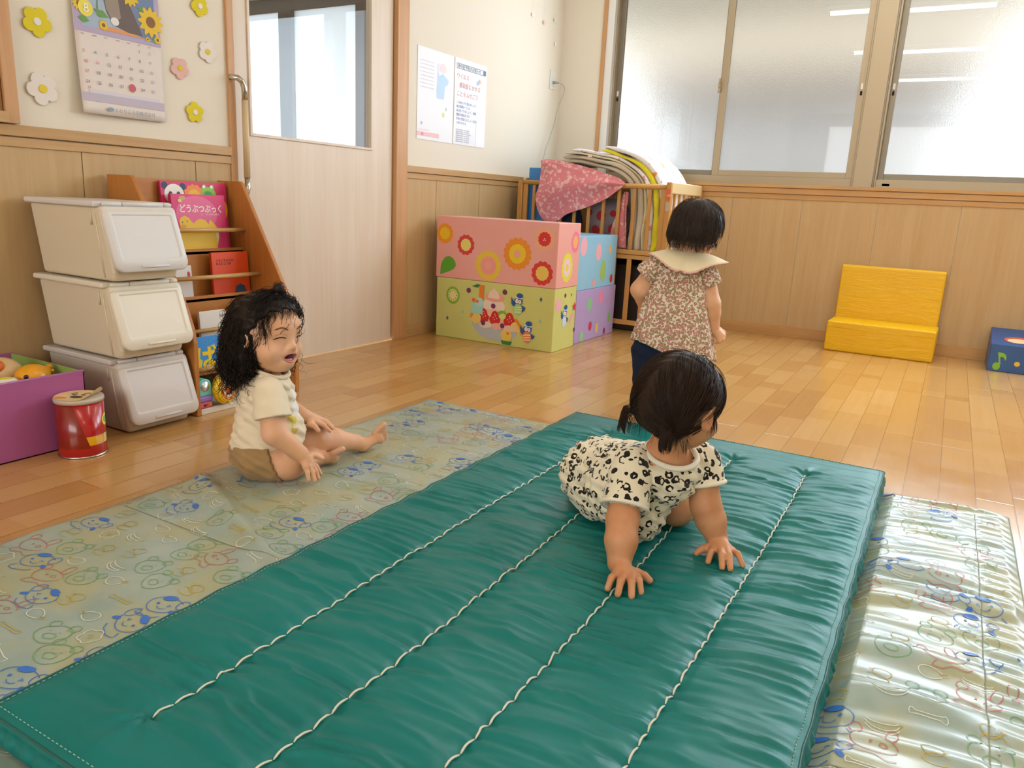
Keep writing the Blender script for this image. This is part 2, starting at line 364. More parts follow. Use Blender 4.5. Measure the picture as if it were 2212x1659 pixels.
# ---------------------------------------------------------------- adjoining room seen through the door glass
MB().box(-9, 0.3, 0.12, 4.0, -0.1, 0.0).build('floor_next_room', M['floor'])['kind'] = 'structure'
MB().box(-9, 0.3, 3.9, 4.0, 0, 2.5).build('wall_next_room', M['wall'])['kind'] = 'structure'
b = MB(); b.box(0, 0.1, 0.12, 3.9, 0, 0.95); b.box(0.0, 0.1, 0.12, 3.9, 2.385, 2.5)
b.build('wall_next_room_window_side', mat('taupe_wall', '84776C', 0.7))['kind'] = 'structure'
b = MB()
for a in (0.12, 1.83, 2.745, 3.66): b.box(-0.02, 0.08, a, a + 0.16, 0.95, 2.385)
b.build('trim_next_room_mullion', mat('taupe_frame', '85796D', 0.6))['kind'] = 'structure'
milk = bpy.data.materials.new('milky_glass'); milk.use_nodes = True; _t2 = milk.node_tree; _t2.nodes.clear()
_o2 = _t2.nodes.new('ShaderNodeOutputMaterial'); _tl = _t2.nodes.new('ShaderNodeBsdfTranslucent'); _tl.inputs[0].default_value = (0.93, 0.96, 1.0, 1); _t2.links.new(_tl.outputs[0], _o2.inputs[0])
MB().box(-9.08, -9.07, -4.0, -0.6, 0.8, 2.3).build('window_7', milk)['kind'] = 'structure'  # invented window in the unseen back wall, added to go with the fill lamp
for k, (a, c) in enumerate(((0.28, 1.83), (1.99, 2.745), (2.905, 3.66))):
    MB().box(0.02, 0.026, a, c, 0.95, 2.385).build('window_%d' % (k + 4), milk)['kind'] = 'structure'
# ---------------------------------------------------------------- windows
M['frost'] = glass_mat('frosted_glass', 0.42, (0.95, 0.97, 0.97), 1.5)
_t = M['frost'].node_tree; _g = [n for n in _t.nodes if n.type == 'BSDF_GLASS'][0]
_tc = _t.nodes.new('ShaderNodeTexCoord'); _nn = _t.nodes.new('ShaderNodeTexNoise'); _nn.inputs['Scale'].default_value = 170; _nn.inputs['Detail'].default_value = 1
_bp = _t.nodes.new('ShaderNodeBump'); _bp.inputs['Strength'].default_value = 0.6; _bp.inputs['Distance'].default_value = 0.002
_t.links.new(_tc.outputs['Object'], _nn.inputs[0]); _t.links.new(_nn.outputs[0], _bp.inputs['Height']); _t.links.new(_bp.outputs[0], _g.inputs['Normal'])
M['smoothglass'] = glass_mat('smooth_glass_face', 0.0, (0.98, 0.99, 0.99), 1.5)
def pane(name, y0, y1, z0, z1, x, parent):
    """patterned glass: smooth towards the room, rough outside"""
    b = MB(); b.box(x, x + 0.005, y0, y1, z0, z1); b.mi = [0, 0, 0, 1, 0, 0]
    # faces of box(): bottom, top, y0, x1, y1, x0
    return b.build(name, [M['smoothglass'], M['frost']], parent)
def frame(b, y0, y1, z0, z1, x0, x1, wy0, wy1, wz0, wz1):
    """rectangular frame; y0 > y1 (left > right in the room)"""
    b.box(x0, x1, y0 - wy0, y0, z0, z1); b.box(x0, x1, y1, y1 + wy1, z0, z1)
    b.box(x0, x1, y1 + wy1, y0 - wy0, z0, z0 + wz0); b.box(x0, x1, y1 + wy1, y0 - wy0, z1 - wz1, z1)
MB().box(0.0, 0.13, -0.40, -0.345, WZ0, WZ1).build('trim_window_reveal', M['whitejamb'], bevel=0.001)['kind'] = 'structure'
b = MB(); b.box(-0.012, 0.02, -0.345, -0.315, WZ0, WZ1 + 0.03); b.box(-0.012, 0.02, -8, -0.345, WZ1, WZ1 + 0.03)
b.build('trim_window_casing', M['jamb'], bevel=0.0015)['kind'] = 'structure'
def window(name, yl, ym, yr, label, open_latch=True):
    w = thing(name, (0.06, (yl + yr) / 2, 1.0), kind='structure', label=label, cat='window')
    b = MB(); frame(b, yl, yr, 1.0, WZ1, 0.04, 0.13, 0.012, 0.012, 0.058, 0.02); b.build('window_frame', M['alu'], w, bevel=0.002)
    s1 = thing('sash', (0.1, (yl + ym) / 2, 1.06), parent=w)
    b = MB(); frame(b, yl - 0.012, ym - 0.03, 1.058, WZ1 - 0.02, 0.09, 0.12, 0.034, 0.045, 0.036, 0.04); b.build('sash_frame', M['alud'], s1, bevel=0.002)
    pane('pane', ym + 0.015, yl - 0.046, 1.094, WZ1 - 0.06, 0.103, s1)
    s2 = thing('sash', (0.07, (ym + yr) / 2, 1.06), parent=w)
    b = MB(); frame(b, ym, yr + 0.012, 1.058, WZ1 - 0.02, 0.05, 0.08, 0.045, 0.04, 0.036, 0.04); b.build('sash_frame', M['alu'], s2, bevel=0.002)
    pane('pane', yr + 0.052, ym - 0.045, 1.094, WZ1 - 0.06, 0.063, s2)
    b = MB(); b.box(0.03, 0.05, ym - 0.006, ym + 0.012, 1.60, 1.665); b.box(0.02, 0.034, ym - 0.004, ym + 0.008, 1.63, 1.69); b.build('latch', M['alu'], w, bevel=0.003)
    b = MB()
    for yy in (yl - 0.028, yr + 0.03): b.box(0.046 if yy < ym else 0.086, 0.05 if yy < ym else 0.09, yy - 0.006, yy + 0.006, 1.565, 1.59)
    b.build('finger_slot', M['dark'], w)
    b = MB()
    for yy in (yl - 0.028, yr + 0.03): b.box(0.045 if yy < ym else 0.085, 0.05 if yy < ym else 0.09, yy - 0.007, yy + 0.007, 1.60, 1.635)
    b.build('slot_cover', M['whitejamb'], w, bevel=0.001)
    return w
window('window_1', -0.40, -1.195, -2.118, 'beige framed sliding window with two frosted panes beside the corner')
MB().box(0.02, 0.13, -2.232, -2.118, 1.0, WZ1).build('trim_window_post', M['alu'], bevel=0.003)['kind'] = 'structure'
MB().box(0.03, 0.13, -2.240, -2.232, 1.0, WZ1).build('trim_window_post_groove', M['alud'])['kind'] = 'structure'
window('window_2', -2.240, -3.12, -4.0, 'beige framed frosted window at the right edge, glaring white low down')
MB().box(0.02, 0.13, -4.12, -4.0, 1.0, WZ1).build('trim_window_post_far', M['alu'], bevel=0.003)['kind'] = 'structure'
window('window_3', -4.12, -5.2, -6.4, 'beige framed frosted window beyond the right picture edge')
b = MB(); b.box(0.04, 0.046, -2.332, -2.289, 1.018, 1.033); b.build('trim_drain_slot', M['alud'])['kind'] = 'structure'
# ---------------------------------------------------------------- outside: paved yard, neighbouring house, eaves over the windows
MB().box(0.3, 14, -14, 10, -0.4, -0.3).build('ground_outside', mat('pale_paving', 'B4B4AE', 0.9))['kind'] = 'structure'
MB().box(0.16, 1.9, -9, 5, 2.44, 2.54).build('ceiling_eaves', mat('beige_soffit', 'D6CAB8', 0.8))['kind'] = 'structure'
MB().box(3.6, 3.9, -2.75, 0.75, -0.3, 1.98).build('wall_outside', mat('pale_neighbour_wall', 'B0AEAE', 0.8))['kind'] = 'structure'
MB().box(3.45, 3.9, -2.85, 0.85, 1.98, 2.22).build('trim_neighbour_gutter', mat('brown_beam', '4E3E3A', 0.7))['kind'] = 'structure'
MB().box(3.6, 3.9, -3.2, 1.6, 2.22, 6.0).build('wall_outside_upper', mat('beige_neighbour_wall', 'B5A794', 0.8))['kind'] = 'structure'
# ---------------------------------------------------------------- ceiling lamps
M['tube'] = mat('lit_tube', 'FFF6E8', 0.4); _b = M['tube'].node_tree.nodes['Principled BSDF']; _b.inputs['Emission Color'].default_value = (1.0, 0.93, 0.82, 1); _b.inputs['Emission Strength'].default_value = 20
M['lampbody'] = mat('white_enamel', 'EFEFEC', 0.4)
n = 0
for lx in (-1.65, -3.37, -5.13):
    for ly in (-2.15, -4.2):
        l = thing('ceiling_light', (lx, ly, 2.44), label=None, cat='lamp', group='tube lights on the ceiling')
        l['label'] = 'long white tube light mounted on the ceiling'
        b = MB(); b.box(lx - 0.09, lx + 0.09, ly - 0.63, ly + 0.63, 2.478, 2.5); b.box(lx - 0.035, lx + 0.035, ly - 0.6, ly + 0.6, 2.46, 2.478); b.build('lamp_housing', M['lampbody'], l, bevel=0.004)
        MB().tube([(lx, ly - 0.59, 2.445), (lx, ly + 0.59, 2.445)], 0.016, 10).build('tube', M['tube'], l, smooth=True)
# ---------------------------------------------------------------- patterned quilt on the floor
def quilt_h(x, y):
    """height of the thin nylon quilt: gathered ruffles along the seams, soft folds elsewhere"""
    x = np.asarray(x, float); y = np.asarray(y, float)
    h = 0.010 + 0.004 * fbm(x * 3.1, y * 2.6, 3)
    # gathers: ridges run across the long seams at y = -2.91 and the edge y = -3.0, fanning out inward
    d = np.abs(y + 2.91)
    w = 0.5 + 0.5 * np.sin(x * 150 + 5 * fbm(x * 9, y * 5) + y * 3)
    near = np.exp(-((y + 2.95) / 0.075) ** 2)
    h += 0.0055 * near * w * np.clip(d / 0.012, 0, 1)
    fan = np.exp(-((y + 2.78) / 0.17) ** 2)
    s2 = x + 0.16 * (y + 2.9) + 0.05 * fbm(x * 3, y * 3)
    r = vnoise(s2 * 17 + 3, y * 1.6 + 1.0); r2 = vnoise(s2 * 41 + 9, y * 3.2)
    h += fan * (0.027 * (r ** 1.7) + 0.011 * r2) * (y < -1.7)
    # left part: long soft folds
    l = np.clip((y + 1.62) / 0.2, 0, 1)
    r = vnoise((x - 0.35 * y) * 6 + 2, y * 2.2 + 5)
    h += l * 0.012 * r ** 2
    f = (x + 3.93 + 0.17 * (y + 1.0)) / 0.028
    h += 0.012 * np.exp(-f * f) * np.clip((-1.02 - y) / 0.12, 0, 1)
    f = (x + 4.17 - 0.45 * (y + 1.2)) / 0.03
    h += 0.016 * np.exp(-f * f)
    f = (x + 3.2 + 0.15 * (y + 1.3)) / 0.03
    h += 0.007 * np.exp(-f * f) * np.clip((-1.1 - y) / 0.2, 0, 1)
    # cross seams
    for xs in (-3.66, -4.312, -3.0):
        h -= 0.004 * np.exp(-((x - xs) / 0.006) ** 2)
    under = np.clip((-1.575 - y) / 0.03, 0, 1) * np.clip((y + 2.70) / 0.03, 0, 1) * np.clip((x + 4.97) / 0.03, 0, 1)
    h = h * (1 - under) + 0.0035 * under
    # edges lie flat
    e = np.minimum(np.minimum(-2.94 - x, x + 5.12), np.minimum(-0.965 - y, y + 3.0))
    return np.where(e < 0.03, 0.006 + (h - 0.006) * np.clip(e / 0.03, 0, 1), h)
qx = np.concatenate([np.arange(-5.12, -2.94, 0.0085), [-2.94]])
qy = np.concatenate([np.arange(-3.0, -2.55, 0.004), np.arange(-2.55, -1.7, 0.05), np.arange(-1.7, -0.965, 0.0085), [-0.965]])
QX, QY = np.meshgrid(qx, qy, indexing='ij')
edge_wob = 0.004 * (fbm(QX * 6, QY * 6) - 0.5)
P = np.stack([QX + edge_wob, QY + edge_wob, quilt_h(QX, QY)], -1)
qroot = thing('play_quilt', (-4.0, -1.98, 0.0), label='thin shiny patterned quilt with animal doodles, spread on the floor under the green mat', cat='quilt')
m = mat('doodle_quilt_fabric', 'A4AC96', 0.33, spec=0.5, sheen=0.0, coat=0.30); m.node_tree.nodes['Principled BSDF'].inputs['Coat Roughness'].default_value = 0.22; g = NG(m); p = g.geo()
nz = g.noise(p, 9, 3, 0.55)
g.color(g.mix(g.ramp(g.noise(p, 5.5, 2, 0.5), [(0.42, '000000'), (0.6, 'FFFFFF')]), g.ramp(nz, [(0.35, '93A69A'), (0.5, '9EAFA4'), (0.65, 'A8B4A6')]), 'AAAC88'))
mb = MB(); mb.grid(P)
# rim going down to the floor
def rim(mb, P, z):
    for A in (P[0], P[-1][::-1], P[:, 0][::-1], P[:, -1]):
        B = A.copy(); B[:, 2] = z; mb.grid(np.stack([A, B]))
rim(mb, P, 0.0005)
quilt = mb.build('cover', m, qroot, smooth=True)
QC = {'b': '3C74C8', 'r': 'C46A60', 'g': '78AC70', 'y': 'C8AE48', 'w': 'E0E2D2', 'p': 'B88A94'}
qm = [mat('doodle_' + k, c, 0.4, spec=0.4) for k, c in QC.items()]; qi = {k: i for i, k in enumerate(QC)}
dood = MB()
def ribbon(pts, w, key, closed=False):
    pts = np.asarray(pts, float)
    if closed: pts = np.vstack([pts, pts[:1]])
    seg = np.linalg.norm(np.diff(pts, axis=0), axis=1); L = np.concatenate([[0], np.cumsum(seg)])
    if L[-1] < 0.004: return
    n = max(3, int(L[-1] / 0.0055)); t = np.linspace(0, L[-1], n)
    q = np.stack([np.interp(t, L, pts[:, 0]), np.interp(t, L, pts[:, 1])], -1)
    if (q[:, 0].min() < -5.1) or (q[:, 0].max() > -2.95) or (q[:, 1].min() < -2.99) or (q[:, 1].max() > -0.975): return
    if q[:, 1].max() < -1.66 and q[:, 1].min() > -2.62: return
    d = np.gradient(q, axis=0); d /= np.linalg.norm(d, axis=1)[:, None] + 1e-9; nn = np.stack([-d[:, 1], d[:, 0]], -1) * w / 2
    rows = []
    for a in (q - nn, q + nn): rows.append(np.stack([a[:, 0], a[:, 1], quilt_h(a[:, 0], a[:, 1]) + 0.0011], -1))
    dood.grid(np.stack(rows), qi[key])
def blob(pts, key):
    pts = np.asarray(pts, float); c = pts.mean(0)
    if c[0] < -5.08 or c[0] > -2.96 or c[1] < -2.97 or c[1] > -0.99 or (-2.6 < c[1] < -1.68): return
    rows = [np.stack([(c + (pts - c) * s)[:, 0], (c + (pts - c) * s)[:, 1], quilt_h(*(c + (pts - c) * s).T) + 0.0013], -1) for s in (0.02, 0.35, 0.7, 1.0)]
    rows = [np.vstack([r, r[:1]]) for r in rows]
    dood.grid(np.stack(rows), qi[key])
def xf(pts, c, a, s, fl):
    pts = np.asarray(pts, float) * s
    if fl: pts[:, 0] *= -1
    ca, sa = math.cos(a), math.sin(a)
    return np.stack([c[0] + pts[:, 0] * ca - pts[:, 1] * sa, c[1] + pts[:, 0] * sa + pts[:, 1] * ca], -1)
def ell(cx, cy, rx, ry, a0=0, a1=2 * math.pi, n=26, rot=0, wob=0.0):
    t = np.linspace(a0, a1, n); r = 1 + wob * np.sin(3 * t + 1)
    x = rx * np.cos(t) * r; y = ry * np.sin(t) * r
    return np.stack([cx + x * math.cos(rot) - y * math.sin(rot), cy + x * math.sin(rot) + y * math.cos(rot)], -1)
def doodle(kind, c, a, s, fl):
    W = 0.0017
    R = lambda p, k, w=W: ribbon(xf(p, c, a, s, fl), w, k)
    Bl = lambda p, k: blob(xf(p, c, a, s, fl), k)
    if kind == 'dog':
        R(ell(0, 0, 1, 0.72, 0.5, 6.0, 30, 0.1, 0.04), 'b'); Bl(ell(-0.15, 0.62, 0.42, 0.22, n=16, rot=0.3), 'b'); R(ell(0.92, 0.35, 0.3, 0.42, n=18), 'b')
        Bl(ell(0.9, -0.45, 0.24, 0.14, n=12, rot=-0.6), 'b'); R(ell(0.3, 0.0, 0.12, 0.12, n=10), 'b'); Bl(ell(-0.4, 0.0, 0.09, 0.09, n=8), 'b'); R(ell(0.0, -0.2, 0.28, 0.2, 3.4, 6.0, 10), 'b')
        R([(-0.7, -0.75), (-0.95, -1.1), (-0.5, -1.3), (0.3, -1.2), (0.6, -0.95)], 'b')
    elif kind == 'bunny':
        R(ell(0, 0, 0.95, 0.62, 0.2, 6.2, 30, 0, 0.05), 'r'); R(ell(-0.85, 0.62, 0.26, 0.34, -0.9, 4.4, 16), 'r'); R(ell(0.55, 0.9, 0.24, 0.5, -1.1, 4.2, 18), 'r')
        R(ell(0.4, 0.05, 0.18, 0.14, n=12), 'r'); Bl(ell(-0.1, 0.05, 0.07, 0.07, n=8), 'r'); R([(-0.5, -0.6), (-0.8, -1.0), (-0.35, -1.1), (0.2, -0.85), (0.8, -1.05), (1.1, -0.8)], 'r')
    elif kind == 'bear':
        R(ell(0, 0, 0.85, 0.8, n=30, wob=0.05), 'g'); R(ell(-0.6, 0.75, 0.3, 0.28, n=14), 'g'); R(ell(0.6, 0.78, 0.3, 0.28, n=14), 'g'); R(ell(0, -0.2, 0.35, 0.25, n=14), 'g')
        R(ell(-0.3, 0.2, 0.08, 0.08, n=8), 'g'); R(ell(0.3, 0.2, 0.08, 0.08, n=8), 'g')
    elif kind == 'banana':
        R(ell(0, 0, 0.9, 0.5, 3.3, 6.1, 18), 'w'); R(ell(0, 0.12, 0.85, 0.25, 3.3, 6.1, 18), 'w'); R(ell(0, -0.05, 0.95, 0.7, 3.5, 5.9, 18), 'w'); R([(0.85, -0.15), (1.1, 0.1), (0.85, 0.0)], 'y')
    elif kind == 'apple':
        R(ell(0, 0, 0.7, 0.5, 0.3, 6.0, 26, 0, 0.06), 'w'); R([(0.6, 0.1), (0.95, 0.3), (1.1, 0.15), (0.9, -0.05), (0.65, 0.0)], 'y')
    elif kind == 'flower':
        t = np.linspace(0, 2 * math.pi, 40); r = 0.6 + 0.18 * np.abs(np.sin(t * 2.5)); R(np.stack([r * np.cos(t), r * np.sin(t)], -1), 'w'); R(ell(0, 0, 0.2, 0.2, n=10), 'y')
    elif kind == 'bone':
        R([(-0.7, 0.1), (-0.95, 0.3), (-1.05, 0.05), (-1.0, -0.2), (-0.7, -0.1), (0.6, -0.12), (0.85, -0.3), (1.0, -0.05), (0.9, 0.25), (0.6, 0.12), (-0.7, 0.1)], 'y' if fl else 'w')
    elif kind == 'chick':
        R(ell(0, 0, 0.55, 0.5, n=22, wob=0.05), 'y'); R([(0.5, 0.1), (0.8, 0.0), (0.5, -0.1)], 'y'); R(ell(0.1, -0.7, 0.7, 0.4, 0.4, 5.6, 16), 'y'); R(ell(0.15, 0.15, 0.06, 0.06, n=6), 'y')
kinds = ['dog', 'bunny', 'bear', 'banana', 'apple', 'chick', 'flower', 'bone', 'dog', 'chick', 'bunny', 'bear', 'apple', 'chick', 'bone', 'banana']
k = 0; step = 0.074
for i in range(30):
    for j in range(28):
        cx = -5.08 + step * (i + 0.5 * (j % 2)) + random.uniform(-0.012, 0.012); cy = -2.98 + step * j + random.uniform(-0.012, 0.012)
        if -2.58 < cy < -1.7: continue
        kd = kinds[random.randrange(len(kinds))]
        doodle(kd, (cx, cy), -1.57 + random.uniform(-0.35, 0.35), 0.037 if kd in ('dog', 'bunny', 'bear') else 0.029, random.random() < 0.4)
dd = dood.build('printed_doodles', qm, qroot); dd['label'] = 'blue, red, green, yellow and white animal outlines'; dd['kind'] = 'stuff'
seam = MB(); SM = mat('quilt_seam', '8C8F72', 0.7)
for a, c in (((-5.1, -2.91), (-3.0, -2.91)), ((-3.0, -2.99), (-3.0, -0.98)), ((-3.66, -2.98), (-3.66, -1.0)), ((-4.312, -2.98), (-4.312, -1.0)), ((-5.1, -2.997), (-2.945, -2.997)), ((-2.943, -2.995), (-2.943, -0.97)), ((-5.1, -0.968), (-2.945, -0.968))):
    t = np.linspace(0, 1, 240); xx = a[0] + (c[0] - a[0]) * t; yy = a[1] + (c[1] - a[1]) * t
    dx, dy = (0, 0.0011) if a[1] == c[1] else (0.0011, 0)
    seam.grid(np.stack([np.stack([xx + s * dx, yy + s * dy, quilt_h(xx, yy) + 0.0012], -1) for s in (-1, 1)]))
seam.build('seam_stitching', SM, qroot)
# ---------------------------------------------------------------- thick green mat
MX0, MX1 = -4.935, -2.868          # near, far
MY0, MY1 = -2.662, -1.600          # right, left
SL = [-1.812, -2.022, -2.238, -2.456]; SX0, SX1 = -4.815, -3.055; PITCH = 0.0382
def mat_h(x, y):
    x = np.asarray(x, float); y = np.asarray(y, float)
    base = 0.058
    ds = np.min([np.abs(y - (s + 0.008 * np.sin(x * 2.3 + s * 5))) for s in SL], axis=0)
    ins = np.clip((x - SX0) / 0.05 + 0.5, 0, 1) * np.clip((SX1 - x) / 0.05 + 0.5, 0, 1)
    ex = np.minimum(x - MX0, MX1 - x); ey = np.minimum(y - MY0, MY1 - y); e = np.minimum(ex, ey)
    groove = np.exp(-(ds / 0.010) ** 2) * 0.005 + np.exp(-(ds / 0.05) ** 2) * 0.007
    # tucks pulled across the mat by every stitch, merging halfway between the lines
    ph = (x - SX0) / PITCH + 0.35 * np.sin(y * 9 + x) + 0.9 * (fbm(x * 5, y * 4) - 0.5)
    tuck = 0.5 + 0.5 * np.cos(2 * math.pi * ph)
    nearw = np.exp(-(ds / 0.045) ** 1.5)
    r = vnoise(x * 30 + 2.2 * fbm(x * 4, y * 7) + y * 1.5, y * 3.5 + 7); r = 1 - np.abs(2 * r - 1)
    r2 = vnoise(x * 55 + y * 4, y * 6 + 3); r2 = 1 - np.abs(2 * r2 - 1)
    wr = 0.0082 * (r ** 1.8) + 0.0036 * r2 ** 1.8
    midw = np.clip(ey / 0.02, 0, 1)
    h = base - groove * ins + ins * nearw * 0.0042 * (tuck - 0.5) + (0.25 + 0.75 * ins) * (wr - 0.005) * midw
    # radiating pleats at the ends of the lines
    for s in SL:
        for xe, sg in ((SX0, -1), (SX1, 1)):
            dx, dy = x - xe, y - s; rr = np.hypot(dx, dy); an = np.arctan2(dy, dx * sg)
            h += 0.0028 * np.sin(an * 7 + s * 30) * np.exp(-(rr / 0.07) ** 2) * (dx * sg > 0)
            h -= 0.006 * np.exp(-(rr / 0.014) ** 2)
    puff = 0.008 * (fbm(x * 2.2 + 3, y * 3 + 1) - 0.5)
    h += puff
    # flattened where the crawling child rests
    press = np.exp(-(((x + 4.03) / 0.05) ** 2 + ((y + 2.25) / 0.05) ** 2)) + np.exp(-(((x + 3.79) / 0.05) ** 2 + ((y + 2.39) / 0.05) ** 2)) + np.exp(-(((x + 3.70) / 0.14) ** 2 + ((y + 2.06) / 0.16) ** 2))
    h = h * (1 - 0.8 * np.clip(press, 0, 1)) + 0.052 * 0.8 * np.clip(press, 0, 1)
    # rounded towards the welted edge
    k = np.clip(e / 0.05, 0, 1); h = 0.050 + (h - 0.050) * (1 - (1 - k) ** 2)
    return h
gx = np.linspace(MX0, MX1, 470); gy = np.linspace(MY0, MY1, 210)
GX, GY = np.meshgrid(gx, gy, indexing='ij'); GH = mat_h(GX, GY)
def edge_shift(x, y):
    """wobble of the outline, strongest on the long sides where the tucks reach the edge"""
    s = 0.007 * (np.abs(((x * 8.5 + 0.6 * vnoise(x * 3, 0)) % 1) * 2 - 1) - 0.5) + 0.004 * (vnoise(x * 20, 3) - 0.5)
    s = s * np.clip((x + 4.75) / 0.2, 0, 1) * np.clip((-2.95 - x) / 0.1, 0, 1)
    k0 = np.clip(1 - (y - MY0) / 0.12, 0, 1); k1 = np.clip(1 - (MY1 - y) / 0.12, 0, 1)
    return s * (k1 - 0.35 * k0)
MATP = np.stack([GX, GY + edge_shift(GX, GY), GH], -1)
gm = mat('green_mat_fabric', '208474', 0.42, spec=0.34); gm.node_tree.nodes['Principled BSDF'].inputs['Coat Roughness'].default_value = 0.4; g = NG(gm); p = g.geo()
g.color(g.mix(g.noise(p, 3.2, 2, 0.5), '046A64', '087E7A')); 
wv = g.noise(g.scale(p, (900, 900, 300)), 1.0, 1, 0.5); g.bump(wv, 0.12, 0.0006)
mroot = thing('nap_mat', (-3.9, -2.13, 0.0), label='thick green quilted mat with four long rows of white stitches', cat='mat')
mb = MB(); mb.grid(MATP)
def side(A, nrm):
    """side wall of the mat: welt, bulging panel with tucks, lower edge"""
    n = len(A); rows = []
    prof = [(0.0, 1.0), (0.004, 0.93), (0.003, 0.80), (0.010, 0.6), (0.012, 0.42), (0.009, 0.26), (0.004, 0.12)]
    tk = vnoise(np.arange(n) * 0.35, np.full(n, float(nrm[0] * 3 + nrm[1]))) * 0.006
    for o, zf in prof:
        B = A.copy(); B[:, 2] = A[:, 2] * zf + 0.0012
        B[:, 0] += nrm[0] * (o - tk * (0.2 < zf < 0.9)); B[:, 1] += nrm[1] * (o - tk * (0.2 < zf < 0.9)); rows.append(B)
    mb.grid(np.stack(rows))
side(MATP[:, 0][::-1].copy(), (0, -1)); side(MATP[:, -1].copy(), (0, 1)); side(MATP[0].copy(), (-1, 0)); side(MATP[-1][::-1].copy(), (1, 0))
mb.build('cover', gm, mroot, smooth=True, weld=False)
TH = mat('cream_thread', 'E9E2CC', 0.6)
for s in SL:
    b = MB(); n = int((SX1 - SX0) / PITCH)
    for i in range(n):
        xa = SX0 + i * PITCH + 0.002; xb = xa + PITCH * 0.93; t = np.linspace(0, 1, 7); xx = xa + (xb - xa) * t
        yc = s + 0.008 * np.sin(xx * 2.3 + s * 5) + 0.0020 * np.sin(math.pi * t)
        z2 = mat_h(xx, yc); zz = np.maximum(z2[0] + (z2[-1] - z2[0]) * t + 0.003 * np.sin(math.pi * t), z2 + 0.0004) + 0.0012
        b.tube(np.stack([xx, yc + edge_shift(xx, yc), zz], -1), [0.0011] + [0.0020] * 5 + [0.0011], 5)
    b.build('stitch_row', TH, mroot, smooth=True)
# piping round the top edge
b = MB(); DP = mat('dark_welt', '1E5A55', 0.5)
ring = np.vstack([MATP[:, 0], MATP[-1][1:], MATP[::-1, -1][1:], MATP[0, ::-1][1:]])[::2]
b.tube(ring + np.array([0, 0, 0.0005]), 0.0019, 6); b.build('welt', DP, mroot, smooth=True)
b = MB(); EX = mat('pale_green_thread', '8DB7A4', 0.6)
yy = MY0 + 0.012
for row in (MATP[:, 2], MATP[:, -3]):
    for i in range(0, len(row) - 3, 2): b.tube([row[i] + (0, 0, 0.0012), row[i + 1] + (0, 0, 0.0012), ], 0.0008, 4)
for row in (MATP[3], MATP[-4]):
    for i in range(0, len(row) - 3, 2): b.tube([row[i] + (0, 0, 0.0012), row[i + 1] + (0, 0, 0.0012)], 0.0008, 4)
b.build('edge_stitching', EX, mroot)
